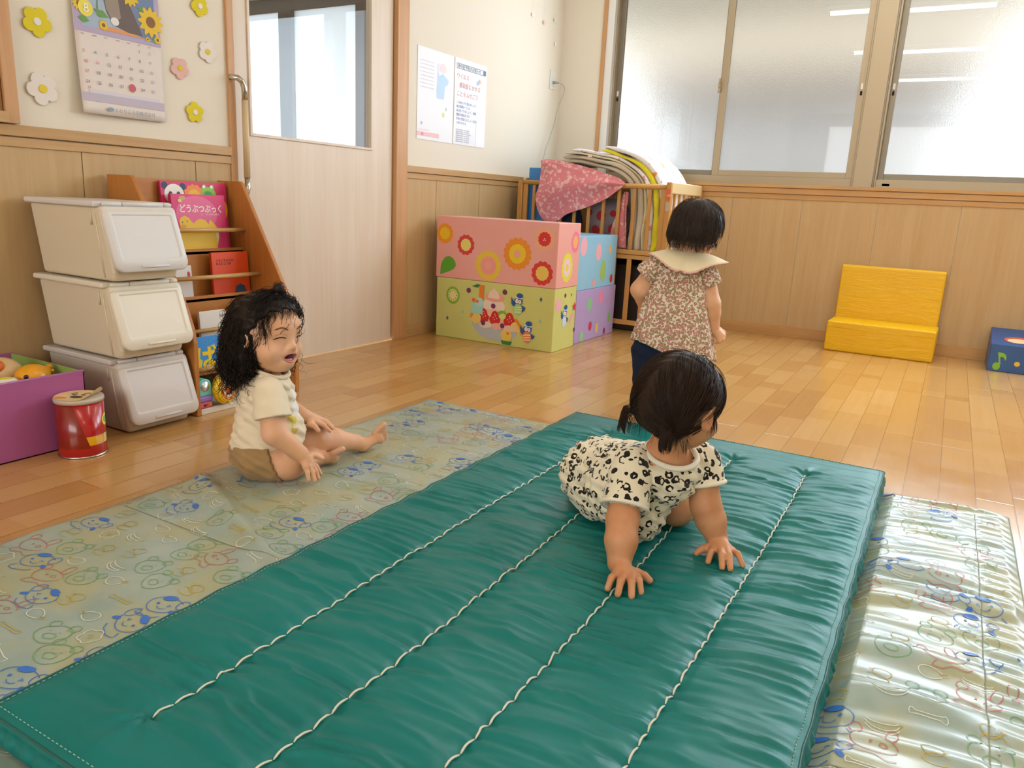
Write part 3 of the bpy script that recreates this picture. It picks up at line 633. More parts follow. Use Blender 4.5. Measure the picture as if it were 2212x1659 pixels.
# ---------------------------------------------------------------- stacked flap-lid bins
def bin_unit(z, c_body, c_lid, label, dx=0.0, parts_seed=0):
    t = thing('storage_bin', (-3.82 + dx, -0.25, z), label=label, cat='storage bin', group='stacked flap-lid bins')
    H = 0.252; x0, x1 = -3.958 + dx, -3.70 + dx; yb, yf = -0.045, -0.452
    b = MB()
    # side profile (y, z): back tapers in downwards, front leans out at mid-height where the flap hangs
    prof_b = [(yb - 0.022, z + 0.002), (yf, z + 0.002), (yf - 0.012, z + 0.03), (yf + 0.012, z + H - 0.03), (yf + 0.02, z + H - 0.018), (yb, z + H - 0.018)]
    def ring(xi, s): return [(xi, y, zz) for y, zz in prof_b]
    tap = 0.014
    L = [(x0 + (tap if zz < z + 0.1 else 0.0), y, zz) for y, zz in prof_b]; Rr = [(x1 - (tap if zz < z + 0.1 else 0.0), y, zz) for y, zz in prof_b]
    n = len(L); b.add(L + Rr, [tuple(range(n))[::-1], tuple(range(n, 2 * n))] + [(i, (i + 1) % n, n + (i + 1) % n, n + i) for i in range(n)])
    b.build('body', c_body, t, bevel=0.012, seg=4, smooth=False)
    # inset side panels as raised ribs
    b = MB()
    for yy in (-0.405,): b.tube([(x0 - 0.0005, yy, z + H - 0.04), (x0 + tap - 0.0005, yy - 0.01, z + 0.012)], 0.0035, 6)
    b.tube([(x0 - 0.0005, -0.385, z + H - 0.075), (x0 - 0.0005, -0.385, z + H - 0.03)], 0.003, 6)
    b.build('rib', c_body, t, smooth=True)
    b = MB(); zz = z + H
    b.box(x0 - 0.012, x1 + 0.006, yf + 0.035, yb + 0.012, zz - 0.020, zz - 0.002)
    b.build('rim', c_lid, t, bevel=0.006, seg=3)
    b = MB(); b.tube([(x0 + 0.012, yf + 0.026, zz - 0.010), (x0 + 0.075, yf + 0.026, zz - 0.010)], 0.0065, 10); b.tube([(x0 + 0.079, yf + 0.026, zz - 0.010), (x1 - 0.035, yf + 0.026, zz - 0.010)], 0.0075, 10); b.tube([(x1 - 0.031, yf + 0.026, zz - 0.010), (x1 - 0.004, yf + 0.026, zz - 0.010)], 0.0065, 10)
    b.build('hinge', c_lid, t, smooth=True)
    # flap: rounded rectangle plate hanging from the hinge and swelling outward at its foot
    def flapshape(ins, r, w0, w1, top, bot, n=8):
        pts = []
        u0, u1 = x0 + 0.004 + ins, x1 + 0.006 - ins; v0, v1 = bot + ins, top - ins
        for cx, cv, a0, rr in ((u1 - r, v0 + r, -90, r), (u1 - r * 0.4, v1 - r * 0.4, 0, r * 0.4), (u0 + r * 0.4, v1 - r * 0.4, 90, r * 0.4), (u0 + r, v0 + r, 180, r)):
            for k in range(n + 1):
                a = math.radians(a0 + 90 * k / n); pts.append((cx + rr * math.cos(a), cv + rr * math.sin(a)))
        return pts
    top = zz - 0.016; bot = z + 0.034
    def Y(v):
        s = (top - v) / (top - bot); return yf + 0.024 - 0.066 * s - 0.010 * math.sin(math.pi * s)
    def ringp(pts, off): return [(u, Y(v) - off, v) for u, v in pts]
    b = MB()
    rings = [ringp(flapshape(0.0, 0.03, 0, 0, top, bot), -0.012), ringp(flapshape(0.0, 0.03, 0, 0, top, bot), 0.0), ringp(flapshape(0.004, 0.027, 0, 0, top, bot), 0.004),
             ringp(flapshape(0.020, 0.014, 0, 0, top - 0.002, bot + 0.016), 0.0045), ringp(flapshape(0.0235, 0.011, 0, 0, top - 0.002, bot + 0.016), 0.0042), ringp(flapshape(0.0255, 0.010, 0, 0, top - 0.002, bot + 0.016), 0.0008), ringp(flapshape(0.028, 0.009, 0, 0, top - 0.002, bot + 0.016), 0.0006), ringp(flapshape(0.085, 0.004, 0, 0, top, bot + 0.01), 0.0010)]
    A = np.array(rings); A = np.concatenate([A, A[:, :1]], 1); b.grid(A[:, ::-1])
    n2 = len(rings[0]); c = len(b.v); b.v.append(tuple(np.array(rings[-1]).mean(0)))
    base = 7 * (n2 + 1)
    for k in range(n2): b.f.append((base + k, base + k + 1, c)[::-1]); b.mi.append(0)
    b.build('flap_lid', c_lid, t, smooth=True, weld=True)
    b = MB(); b.tube([(x0 + 0.09, Y(bot + 0.016) - 0.004, bot + 0.016), (x1 - 0.07, Y(bot + 0.016) - 0.004, bot + 0.016)], 0.0045, 8); b.build('finger_grip', c_lid, t, smooth=True)
    return t
pl = lambda n, c, r=0.38: mat(n, c, r, spec=0.45, sss=0.0)
bin_unit(0.0, pl('greige_plastic', 'D2C6B2'), pl('grey_lid_plastic', 'D8CFC8'), 'cream plastic flap-lid bin standing on the floor, lowest of the stack', 0.012)
bin_unit(0.253, pl('cream_plastic', 'E4D6BA'), pl('cream_lid_plastic', 'F0E6D2'), 'cream plastic flap-lid bin in the middle of the stack of three', 0.004)
bin_unit(0.506, pl('cream_plastic', 'E4D6BA'), pl('pale_grey_lid_plastic', 'E2DDD8'), 'cream flap-lid bin with pale grey lid, topmost of the stack', -0.002)
# ---------------------------------------------------------------- picture-book shelf
SW = wood('honey_shelf_wood', 'CC8A48', 'B06E2E', 'x', 0.42, 1.0, 0.8, 0.4); SWz = wood('honey_shelf_wood_upright', 'C98644', 'AA682A', 'z', 0.42, 1.0, 0.8, 0.4)
DW = wood('dowel_wood', 'D9B277', 'C79C5E', 'x', 0.4)
sh = thing('book_display_shelf', (-3.42, -0.24, 0), label='sloping honey-coloured wooden shelf showing picture books beside the bins', cat='bookshelf')
SXL, SXR = -3.664, -3.160
prof = [(-0.02, 0.0), (-0.455, 0.0), (-0.455, 0.27), (-0.445, 0.32), (-0.416, 0.394), (-0.168, 0.832), (-0.155, 0.842), (-0.02, 0.842)]
for xx in (SXL, SXR - 0.018):
    MB().prism([(xx, y, z) for y, z in prof], (0.018, 0, 0)).build('side_panel', SWz, sh, bevel=0.003)
tiers = [(-0.075, 0.565, 0.835, -0.165), (-0.165, 0.395, 0.575, -0.262), (-0.262, 0.215, 0.405, -0.355), (-0.345, 0.145, 0.222, -0.400)]
for y, z0, z1, yl in tiers:
    MB().box(SXL + 0.018, SXR - 0.018, y, y + 0.008, z0 - 0.02, z1).build('back_board', SW, sh, bevel=0.001)
    MB().box(SXL + 0.018, SXR - 0.018, yl, y, z0 - 0.012, z0).build('ledge', SW, sh, bevel=0.001)
for y, z in ((-0.178, 0.648), (-0.258, 0.474), (-0.340, 0.286), (-0.425, 0.163)):
    MB().tube([(SXL + 0.018, y, z), (SXR - 0.018, y, z)], 0.0085, 12).build('dowel', DW, sh, smooth=True)
MB().box(SXL + 0.02, SXR - 0.02, -0.452, -0.03, 0.0, 0.022).build('plinth', mat('white_plinth', 'E6DCCB', 0.5), sh, bevel=0.002)
# books lean back on the boards.  each has its own local frame: u to the right, v up the cover
def book(name, x0, x1, zb, yb, h, lean, th, cover, label, page='EFE9DC', dz=0.0):
    """x0..x1 width, foot at (yb, zb), height h, leaning back by lean"""
    t = thing(name, ((x0 + x1) / 2, yb, zb), label=label, cat='book', group='picture books on the display shelf')
    v = Vector((0, math.sin(lean), math.cos(lean))); n = Vector((0, -math.cos(lean), math.sin(lean)))
    def blk(a0, a1, b0, b1, d0, d1, m, nm, bev=0.001):
        o = Vector((0, yb, zb)); vs = []
        for d in (d0, d1):
            for a, bb in ((a0, b0), (a1, b0), (a1, b1), (a0, b1)): vs.append(Vector((a, 0, 0)) + o + v * bb + n * d)
        mb = MB().add(vs, [(0, 3, 2, 1)[::-1], (4, 5, 6, 7)[::-1], (0, 1, 5, 4)[::-1], (1, 2, 6, 5)[::-1], (2, 3, 7, 6)[::-1], (3, 0, 4, 7)[::-1]])
        return mb.build(nm, m, t, bevel=bev, weld=True)
    blk(x0, x1, 0, h, th - 0.0018, th, cover, 'front_cover'); blk(x0, x1, 0, h, 0, 0.0018, cover, 'back_cover')
    blk(x0 + 0.002, x1 - 0.003, 0.003, h - 0.003, 0.0018, th - 0.0018, mat('paper_' + page, page, 0.8), 'page_block', 0)
    blk(x0 - 0.001, x0 + 0.002, 0, h, 0, th, cover, 'spine', 0)
    O = Vector((x0, yb, zb)) + n * th
    return t, O, Vector((1, 0, 0)), v
F = lambda n, c, r=0.45: mat('print_' + n, c, r, spec=0.4)
def art(t, O, u, v, shapes, name='cover_art'):
    b = MB(); ms = []; k = 0
    for col, pts in shapes:
        m = F(col, col)
        if m not in ms: ms.append(m)
        b.flat(O, u, v, pts, ms.index(m), 0.0004 + 0.00012 * k); k += 1
    o = b.build(name, ms, t); return o
# large pink animal-faces book behind
t, O, u, v = book('picture_book', -3.500, -3.196, 0.567, -0.100, 0.262, 0.07, 0.012, F('pink', 'D8326A'), 'large pink picture book with panda, lion and frog faces, top shelf at back')
def face(cx, cy, r, col, extra): return [(col, circ(cx, cy, r, 28))] + extra
art(t, O, u, v, [('24305E', circ(0.018, 0.245, 0.014)), ('24305E', circ(0.098, 0.243, 0.014)), ('F4EFE4', circ(0.058, 0.212, 0.044, 28, 0.040)), ('2A2E48', circ(0.041, 0.212, 0.009, 16, 0.012)), ('2A2E48', circ(0.076, 0.212, 0.009, 16, 0.012)), ('2A2E48', circ(0.059, 0.196, 0.005, 10, 0.004)),
    ('F08A34', scallop(0.148, 0.208, 0.047, 13, 0.07, 96, 0.044)), ('F2B828', circ(0.148, 0.203, 0.032, 28, 0.031)), ('5A4420', circ(0.148, 0.198, 0.006, 10, 0.004)),
    ('8CC83C', circ(0.216, 0.212, 0.036, 24, 0.034)), ('8CC83C', circ(0.196, 0.243, 0.012)), ('8CC83C', circ(0.232, 0.243, 0.012)), ('FFFFFF', circ(0.196, 0.246, 0.006)), ('FFFFFF', circ(0.232, 0.246, 0.006)), ('3E9A46', circ(0.212, 0.208, 0.022)),
    ('F2B022', circ(0.278, 0.158, 0.024, 24, 0.04)), ('B87818', [(0.266, 0.142), (0.272, 0.134), (0.282, 0.132), (0.290, 0.138), (0.290, 0.140), (0.282, 0.1345), (0.273, 0.1365)]),
    ('4A90C8', [(0.262, 0.115), (0.290, 0.118), (0.285, 0.072), (0.268, 0.04)]), ('E84830', circ(0.282, 0.102, 0.008, 16, 0.014)), ('2A3E78', circ(0.276, 0.088, 0.008))])
# pink book with the yellow bird silhouette
t, O, u, v = book('picture_book', -3.480, -3.232, 0.567, -0.125, 0.215, 0.07, 0.016, F('hotpink', 'DE3E78'), 'pink picture book with white Japanese title and yellow bird, top shelf in front', 'F0D860')
duck = [(0.030, 0.0), (0.022, 0.05), (0.030, 0.085), (0.026, 0.110), (0.034, 0.126), (0.052, 0.133), (0.070, 0.126), (0.080, 0.112), (0.092, 0.104), (0.105, 0.116), (0.125, 0.122), (0.146, 0.116), (0.160, 0.100), (0.168, 0.118), (0.182, 0.108), (0.200, 0.088), (0.205, 0.05), (0.192, 0.0)]
art(t, O, u, v, [('E86A94', circ(0.11, 0.14, 0.095, 32, 0.07)), ('F2C62A', duck), ('4A3420', circ(0.040, 0.108, 0.0028, 8)), ('4A3420', circ(0.062, 0.112, 0.0028, 8)), ('E8A028', circ(0.044, 0.092, 0.014, 16, 0.008)), ('F0E0A0', [(0.196, 0.02), (0.206, 0.05), (0.204, 0.08), (0.190, 0.06)]), ('C8A868', circ(0.048, 0.200, 0.016, 16, 0.008)), ('E8D078', circ(0.036, 0.190, 0.010, 12, 0.006))])
text('どうぶつぶっく', 'title', O + u * 0.030 + v * 0.148, u, v, 0.034, F('white', 'FBF4EC'), t, sx=0.86, bold=0.0006)
text('え・つくるまもるひと', 'subtitle', O + u * 0.128 + v * 0.136, u, v, 0.009, F('white', 'FBF4EC'), t)
# orange book
t, O, u, v = book('picture_book', -3.372, -3.192, 0.397, -0.205, 0.165, 0.07, 0.012, F('vermilion', 'E8501E'), 'square vermilion picture book with small dark title, second shelf', 'E8D8C0')
art(t, O, u, v, [('F0EADF', circ(0.13, 0.055, 0.026, 24, 0.022)), ('F4EEE4', circ(0.118, 0.10, 0.010, 16, 0.026)), ('F4EEE4', circ(0.143, 0.103, 0.010, 16, 0.028)), ('3E5878', [(0.10, 0.0), (0.108, 0.026), (0.13, 0.036), (0.152, 0.026), (0.162, 0.0)])][3:])
text('うさこちゃんの\nたんじょうび', 'title', O + u * 0.018 + v * 0.128, u, v, 0.0125, F('ink', '38200E'), t)
# white book with red dome
t, O, u, v = book('picture_book', -3.345, -3.175, 0.217, -0.305, 0.158, 0.07, 0.012, F('coverwhite', 'EDE8E0'), 'white picture book with dark red dome, third shelf behind the child', 'D8CFC0')
dome = [(0.018 + 0.13 * k / 20, 0.03 + 0.108 * math.sin(math.pi * k / 20) ** 0.6) for k in range(21)]
art(t, O, u, v, [('A83028', dome), ('D8382A', [(a, b_ * 0.62) for a, b_ in dome])])
t, O, u, v = book('picture_book', -3.52, -3.398, 0.217, -0.305, 0.135, 0.07, 0.012, F('coverwhite', 'EDE8E0'), 'white picture book with small black letters, partly behind the bins', 'D8CFC0')
text('カフ', 'title', O + u * 0.088 + v * 0.108, u, v, 0.013, F('ink', '38200E'), t)
t, O, u, v = book('picture_book', -3.56, -3.468, 0.397, -0.205, 0.120, 0.07, 0.010, F('coverwhite', 'EDE8E0'), 'thin white book with red spot, mostly hidden behind the top bin', 'D8CFC0')
art(t, O, u, v, [('D03A54', circ(0.078, 0.085, 0.007, 16, 0.013))])
# blue book with yellow letter made of animals
t, O, u, v = book('picture_book', -3.643, -3.462, 0.146, -0.387, 0.128, 0.09, 0.012, F('skyblue', '4296E0'), 'blue picture book with big yellow Japanese letters, bottom shelf', 'E0E4E0')
text('ばあ', 'title', O + u * 0.030 + v * 0.016, u, v, 0.092, F('yellow', 'F2D020'), t, bold=0.0035)
for k in range(8): MB().flat(O, u, v, circ(0.0045, 0.012 + 0.017 * k, 0.0014, 6), 0, 0.0006).build('spine_mark', F('white', 'FBF4EC'), t) if k < 6 else None
# toys on the plinth of the shelf
TZ = 0.0225; tx, tyy = -3.622, -0.450
ty = thing('toy_mirror_house', (tx, tyy, TZ), label='teal and purple plastic activity toy with round mirror beside the bins', cat='toy')
b = MB(); arch = [(-0.028, 0)] + [(-0.028 + 0.056 * (1 - math.cos(math.pi * k / 16)) / 2, 0.040 + 0.024 * math.sin(math.pi * k / 16)) for k in range(17)] + [(0.028, 0)]
b.prism([(tx + a, tyy, TZ + 0.046 + q) for a, q in arch], (0, 0.035, 0)); b.build('housing', mat('teal_toy', '74CFC8', 0.25), ty, bevel=0.004, seg=3)
b = MB(); b.lathe((tx, tyy + 0.001, TZ + 0.082), [(0.0, -0.004), (0.018, -0.003), (0.020, 0.0), (0.018, 0.002)], 28, axis='y'); b.build('mirror', mat('toy_mirror', 'C8D4E0', 0.08, metal=0.9), ty, smooth=True)
MB().box(tx - 0.032, tx + 0.032, tyy - 0.003, tyy + 0.038, TZ + 0.024, TZ + 0.046).build('base', mat('purple_toy', '9A7ACC', 0.3), ty, bevel=0.006, seg=3)
b = MB(); b.box(tx - 0.032, tx + 0.030, tyy - 0.001, tyy + 0.036, TZ, TZ + 0.024); b.build('pink_slide', mat('pink_toy', 'E06078', 0.3), ty, bevel=0.006, seg=3)
for i, c in enumerate(('2E2A2E', 'E0542C', 'F0B428')): MB().ball((tx - 0.004 + 0.012 * i, tyy - 0.001, TZ + 0.012), (0.005, 0.003, 0.005), 12, 8).build('bead', mat('bead_' + c, c, 0.3), ty, smooth=True)
wc = Vector((-3.535, -0.452, TZ + 0.060))
ty = thing('toy_steering_wheel', (wc.x, wc.y, TZ), label='round yellow and orange plastic wheel toy standing behind the sitting child', cat='toy')
rot = Matrix.Rotation(math.radians(14), 3, 'Z') @ Matrix.Rotation(math.radians(-8), 3, 'X')
def disc(r0, prof, c, nm):
    b = MB(); b.lathe(wc, [(r * 0.68, h * 0.68) for r, h in prof], 40, axis='y', rot=rot); return b.build(nm, mat('wheel_' + c, c, 0.25, spec=0.5), ty, smooth=True)
disc(0, [(0.0, 0.03), (0.06, 0.03), (0.082, 0.022), (0.088, 0.004), (0.082, -0.014), (0.066, -0.022), (0.055, -0.018), (0.0, -0.016)], 'F0C41E', 'rim')
disc(0, [(0.0, -0.014), (0.062, -0.0155), (0.064, -0.022), (0.055, -0.0245), (0.052, -0.020)], 'F08428', 'orange_ring')
disc(0, [(0.0, -0.016), (0.054, -0.021), (0.050, -0.026), (0.038, -0.027), (0.036, -0.020)], 'F0E8D0', 'dial')
disc(0, [(0.0, -0.018), (0.037, -0.022), (0.034, -0.034), (0.022, -0.038), (0.02, -0.03)], 'F0701A', 'orange_hub')
disc(0, [(0.0, -0.045), (0.010, -0.044), (0.017, -0.036), (0.019, -0.028)], 'D8A890', 'button')
# ---------------------------------------------------------------- purple toy box with toys
tb = thing('toy_box', (-4.5, -0.23, 0), label='purple paper-covered cardboard toy box with green lining at left edge', cat='box')
PB = mat('purple_box_paper', 'AE5E90', 0.42, spec=0.5); GB = mat('green_box_paper', '96B85C', 0.5, spec=0.4)
X0, X1, Y0, Y1, HH = -4.82, -4.055, -0.437, -0.032, 0.236
b = MB(); b.box(X0, X1, Y0, Y0 + 0.006, 0, HH); b.box(X0, X1, Y1 - 0.006, Y1, 0, HH + 0.003); b.box(X0, X0 + 0.006, Y0, Y1, 0, HH); b.box(X1 - 0.006, X1, Y0, Y1, 0, HH); b.box(X0, X1, Y0, Y1, 0, 0.006)
b.build('box_wall', PB, tb, bevel=0.0015)
b = MB(); b.box(X1 - 0.0085, X1 - 0.006, Y0 + 0.006, Y1 - 0.006, 0.006, HH + 0.001); b.build('lining', GB, tb)
b = MB(); b.tube([(X0, Y0 + 0.003, HH), (X1, Y0 + 0.003, HH + 0.001)], 0.004, 8); b.build('folded_rim', mat('purple_rim', 'BC70A4', 0.4), tb, smooth=True)
b = MB(); b.box(X0 + 0.007, X1 - 0.009, Y0 + 0.007, Y1 - 0.008, 0.007, 0.15); b.build('toy_filling', mat('dark_cloth_filling', '7A4A5A', 0.9), tb, bevel=0.01)
dk = thing('toy_duck', (-4.146, -0.315, 0.17), label='shiny yellow toy duck with orange beak lying in the purple box', cat='toy')
DYm = mat('duck_yellow', 'F0A61C', 0.25, spec=0.55)
b = MB(); b.ball((-4.146, -0.315, 0.214), (0.052, 0.045, 0.040), 28, 18); b.build('body', DYm, dk, smooth=True)
b = MB(); b.ball((-4.100, -0.305, 0.222), (0.016, 0.018, 0.018)); b.ball((-4.089, -0.305, 0.236), (0.008, 0.011, 0.008)); b.ball((-4.084, -0.308, 0.222), (0.008, 0.011, 0.007)); b.build('tail', DYm, dk, smooth=True)
b = MB(); b.ball((-4.190, -0.345, 0.202), (0.020, 0.018, 0.015)); b.build('beak', mat('beak_orange', 'F0602C', 0.3), dk, smooth=True)
b = MB(); b.ball((-4.182, -0.346, 0.224), (0.0075, 0.0055, 0.0075)); b.build('eye', mat('black_eye', '201C18', 0.2), dk, smooth=True)
dl = thing('toy_ball_doll', (-4.33, -0.2, 0.2), label='cream round soft toy with orange patch at the picture left edge', cat='toy')
b = MB(); b.ball((-4.190, -0.215, 0.222), (0.062, 0.055, 0.045), 24, 16); b.build('body', mat('cream_toy', 'E8C892', 0.45), dl, smooth=True)
b = MB(); b.ball((-4.218, -0.240, 0.246), (0.030, 0.030, 0.022), 20, 12); b.build('patch', mat('orange_patch', 'EE7A3A', 0.45), dl, smooth=True)
st = thing('toy_striped_bag', (-4.36, -0.33, 0.2), label='small striped pastel toy in the purple box beside the duck', cat='toy')
sm = mat('pastel_stripes', 'E8DDB0', 0.6); g = NG(sm); p = g.obj(); x, y, z = g.sep(p)
g.color(g.ramp(g.math('FRACT', g.math('MULTIPLY', z, 26.0)), [(0.0, 'E4C83C'), (0.3, 'C8A0B8'), (0.55, 'E8E0D0'), (0.8, 'E4C83C')], 'CONSTANT'))
b = MB(); b.ball((-4.240, -0.345, 0.200), (0.042, 0.035, 0.035), 24, 16); b.build('pouch', sm, st, smooth=True)
# ---------------------------------------------------------------- red can drum with a paper face on its lid
cn = thing('can_drum', (-4.128, -0.510, 0), label='red toy can with yellow stripe and smiling paper face on the lid', cat='can')
cx, cy, cr, chh = -4.122, -0.510, 0.0665, 0.170
cm = mat('red_can_print', 'B81C18', 0.22, spec=0.55, coat=0.3); g = NG(cm); p = g.obj(); x, y, z = g.sep(p)
ang = g.math('ARCTAN2', y, x)
s1 = g.math('MULTIPLY', g.math('GREATER_THAN', z, 0.038), g.math('LESS_THAN', z, 0.066))
# print seam: the plain darker red left of a slanting line
edge = g.math('ADD', -2.28, g.math('MULTIPLY', g.math('SUBTRACT', 0.16, z), 4.6))
right = g.math('MULTIPLY', g.math('GREATER_THAN', ang, edge), g.math('LESS_THAN', ang, 1.2))
ye = g.math('MULTIPLY', s1, right); wh = g.math('MULTIPLY', ye, g.math('GREATER_THAN', ang, -0.92)); gr2 = g.math('MULTIPLY', ye, g.math('GREATER_THAN', ang, -0.78))
c0 = g.mix(right, '8E2210', 'B81A1C'); c0 = g.mix(g.math('LESS_THAN', z, 0.030), c0, 'B81A1C'); c1 = g.mix(ye, c0, 'E8B01A'); c2 = g.mix(wh, c1, 'EDE6E0'); c3 = g.mix(gr2, c2, 'C8C838')
ly = g.math('SUBTRACT', ang, -0.72); lz = g.math('SUBTRACT', z, 0.108)
rr = g.math('SQRT', g.math('ADD', g.math('POWER', g.math('MULTIPLY', ly, 0.0665), 2.0), g.math('POWER', lz, 2.0)))
c4 = g.mix(g.math('LESS_THAN', rr, 0.019), c3, 'F0D830'); c5 = g.mix(g.math('LESS_THAN', rr, 0.012), c4, '6AA840')
g.color(c5)
b = MB(); b.lathe((cx, cy, 0), [(0.0, 0.004), (cr - 0.002, 0.004), (cr, 0.007), (cr, chh), (cr - 0.002, chh)], 56); b.build('can_body', cm, cn, smooth=True, origin=None).data.use_fake_user = False
b = MB(); b.lathe((cx, cy, 0), [(cr - 0.004, 0.0), (cr + 0.0012, 0.0), (cr + 0.0012, 0.006), (cr - 0.002, 0.006)], 56); b.build('bottom_rim', M['chrome'], cn, smooth=True)
b = MB(); b.lathe((cx, cy, 0), [(cr - 0.004, chh - 0.002), (cr + 0.0022, chh - 0.002), (cr + 0.0025, chh + 0.006), (cr + 0.001, chh + 0.011), (0.0, chh + 0.011)], 56); b.build('plastic_lid', mat('clear_lid', 'C8B8A4', 0.25), cn, smooth=True)
# face paper: disc whose right flap curls up
def facez(u, v):
    return chh + 0.0125 + 0.03 * max(0, (u - 0.030) / 0.036) ** 2
uu = Vector((0.5, -0.866, 0)); vv = Vector((0.866, 0.5, 0))
C0 = Vector((cx, cy, 0))
def fp(a, b_): q = C0 + uu * a + vv * b_; return (q.x, q.y, facez(a, b_))
def fdisc(b, ca, cb, ra, rb, mi, lift, n=28, rings=5):
    A = []
    for k in range(rings + 1):
        s = 0.02 + 0.98 * k / rings
        A.append([tuple(Vector(fp(ca + ra * s * math.cos(t), cb + rb * s * math.sin(t))) + Vector((0, 0, lift))) for t in np.linspace(0, 2 * math.pi, n)])
    b.grid(np.array(A), mi)
b = MB(); fdisc(b, 0, 0, cr - 0.001, cr - 0.001, 0, 0, 40, 9)
fdisc(b, 0.047, 0.0, 0.014, 0.034, 1, 0.0007); fdisc(b, -0.036, -0.036, 0.020, 0.010, 1, 0.0007)
fdisc(b, -0.013, 0.002, 0.007, 0.006, 2, 0.0007); fdisc(b, 0.012, 0.006, 0.007, 0.006, 2, 0.0007); fdisc(b, 0.004, -0.020, 0.018, 0.011, 3, 0.0007)
for s, o in ((-0.022, 0.010), (0.014, 0.016)):
    pts = [Vector(fp(s + 0.018 * k / 8 - 0.005, o + 0.014 * math.sin(math.pi * k / 8))) + Vector((0, 0, 0.001)) for k in range(9)]; b.tube(pts, 0.0007, 4, 2)
b.build('paper_face', [mat('face_paper', 'E8C88E', 0.6), mat('face_orange', 'EC8A34', 0.6), mat('face_brown', '4A2E1C', 0.6), mat('face_green', '2E3E28', 0.6)], cn, solid=0.0)
# ---------------------------------------------------------------- calendar on the left wall
UX, UZ = Vector((1, 0, 0)), Vector((0, 0, 1))
cal = thing('wall_calendar', (-3.57, -0.006, 1.05), label='wall calendar for August with sunflower photograph and date grid', cat='calendar')
CX0, CX1, CZ0, CZ1 = -3.736, -3.400, 1.048, 1.62
b = MB(); 
# sheet curling slightly away from the wall at the left and foot
n1, n2 = 16, 24; A = np.zeros((n1, n2, 3))
def cy_(a, c): return -0.005 - 0.020 * (1 - c) ** 2 * (1 - a) - 0.006 * (1 - c)
for i in range(n1):
    for j in range(n2):
        a, c = i / (n1 - 1), j / (n2 - 1); A[i, j] = (CX0 + (CX1 - CX0) * a, cy_(a, c), CZ0 + (CZ1 - CZ0) * c)
b.grid(A); b.build('sheet', mat('calendar_paper', 'E9DCD2', 0.7), cal, smooth=True, solid=0.0015)
def cpt(x, z, off): 
    a = (x - CX0) / (CX1 - CX0); c = (z - CZ0) / (CZ1 - CZ0); return (x, cy_(a, c) - off, z)
def cflat(b, x0, x1, z0, z1, mi, off=0.0012, n=6):
    B = np.array([[cpt(x0 + (x1 - x0) * i / n, z0 + (z1 - z0) * j / n, off) for j in range(n + 1)] for i in range(n + 1)]); b.grid(B, mi)
def cpoly(b, pts, mi, off):
    c = np.mean(pts, 0); n = len(b.v); b.v.extend([cpt(x, z, off) for x, z in pts] + [cpt(c[0], c[1], off)])
    for k in range(len(pts)): b.f.append((n + k, n + (k + 1) % len(pts), n + len(pts))); b.mi.append(mi)
b = MB(); cols = ['B9A8C4', 'A8BACB', '7486A8', 'E8C020', '8A5A20', '6C9A48', '9A8A78', '6A5A52', 'E8E4E0', 'E09A60', 'C8BCCE', 'C2B6C2', 'F2E050', 'D8D0DC']
cm_ = [mat('calprint_' + c, c, 0.6) for c in cols]; K = {c: i for i, c in enumerate(cols)}
cflat(b, CX0, CX1, 1.318, CZ1, K['B9A8C4']); cflat(b, CX0 + 0.028, CX1 - 0.02, 1.336, CZ1 - 0.02, K['A8BACB'], 0.0016); cflat(b, -3.53, CX1 - 0.02, 1.340, CZ1 - 0.02, K['7486A8'], 0.0018)
cpoly(b, [(-3.655, 1.336), (-3.60, 1.352), (-3.52, 1.348), (-3.46, 1.336)], K['E09A60'], 0.0022)
cpoly(b, [(-3.612, 1.40), (-3.622, 1.45), (-3.61, 1.52), (-3.575, 1.56), (-3.54, 1.53), (-3.53, 1.46), (-3.50, 1.40), (-3.475, 1.345), (-3.53, 1.345), (-3.59, 1.36)], K['6A5A52'], 0.0024)
cpoly(b, [(-3.612, 1.41), (-3.618, 1.45), (-3.606, 1.50), (-3.585, 1.51), (-3.565, 1.46), (-3.558, 1.39), (-3.59, 1.365)], K['9A8A78'], 0.0027)
cpoly(b, circ(-3.583, 1.373, 0.016, 14, 0.014), K['E8E4E0'], 0.003)
def petals(cx, cz, r): return [(cx + r * (1 + 0.16 * math.cos(12 * t)) * math.cos(t), cz + r * (1 + 0.16 * math.cos(12 * t)) * math.sin(t)) for t in np.linspace(0, 2 * math.pi, 96, endpoint=False)]
for cx_, cz_, r in ((-3.517, 1.475, 0.034), (-3.438, 1.400, 0.046), (-3.712, 1.405, 0.022), (-3.628, 1.352, 0.016), (-3.413, 1.343, 0.013), (-3.68, 1.52, 0.018), (-3.63, 1.50, 0.015), (-3.455, 1.338, 0.008)):
    cpoly(b, petals(cx_, cz_, r), K['E8C020'], 0.0031); cpoly(b, circ(cx_, cz_, r * 0.42, 18), K['8A5A20'], 0.0034)
for pts in ([(-3.705, 1.45), (-3.67, 1.47), (-3.64, 1.45), (-3.66, 1.43)], [(-3.66, 1.40), (-3.625, 1.40), (-3.605, 1.38), (-3.64, 1.375)], [(-3.65, 1.38), (-3.643, 1.45), (-3.640, 1.45), (-3.645, 1.38)], [(-3.49, 1.44), (-3.46, 1.45), (-3.47, 1.425)], [(-3.44, 1.335), (-3.425, 1.35), (-3.42, 1.328)], [(-3.72, 1.36), (-3.70, 1.375), (-3.68, 1.355), (-3.70, 1.345)]): cpoly(b, pts, K['6C9A48'], 0.0029)
cpoly(b, circ(-3.690, 1.395, 0.027, 20), K['F2E050'], 0.0036)
cflat(b, CX0, CX1, 1.090, 1.118, K['C2B6C2'], 0.0014)
cflat(b, CX0 + 0.03, CX1 - 0.02, 1.118, 1.128, K['D8D0DC'], 0.0014)
b.build('printed_picture', cm_, cal)
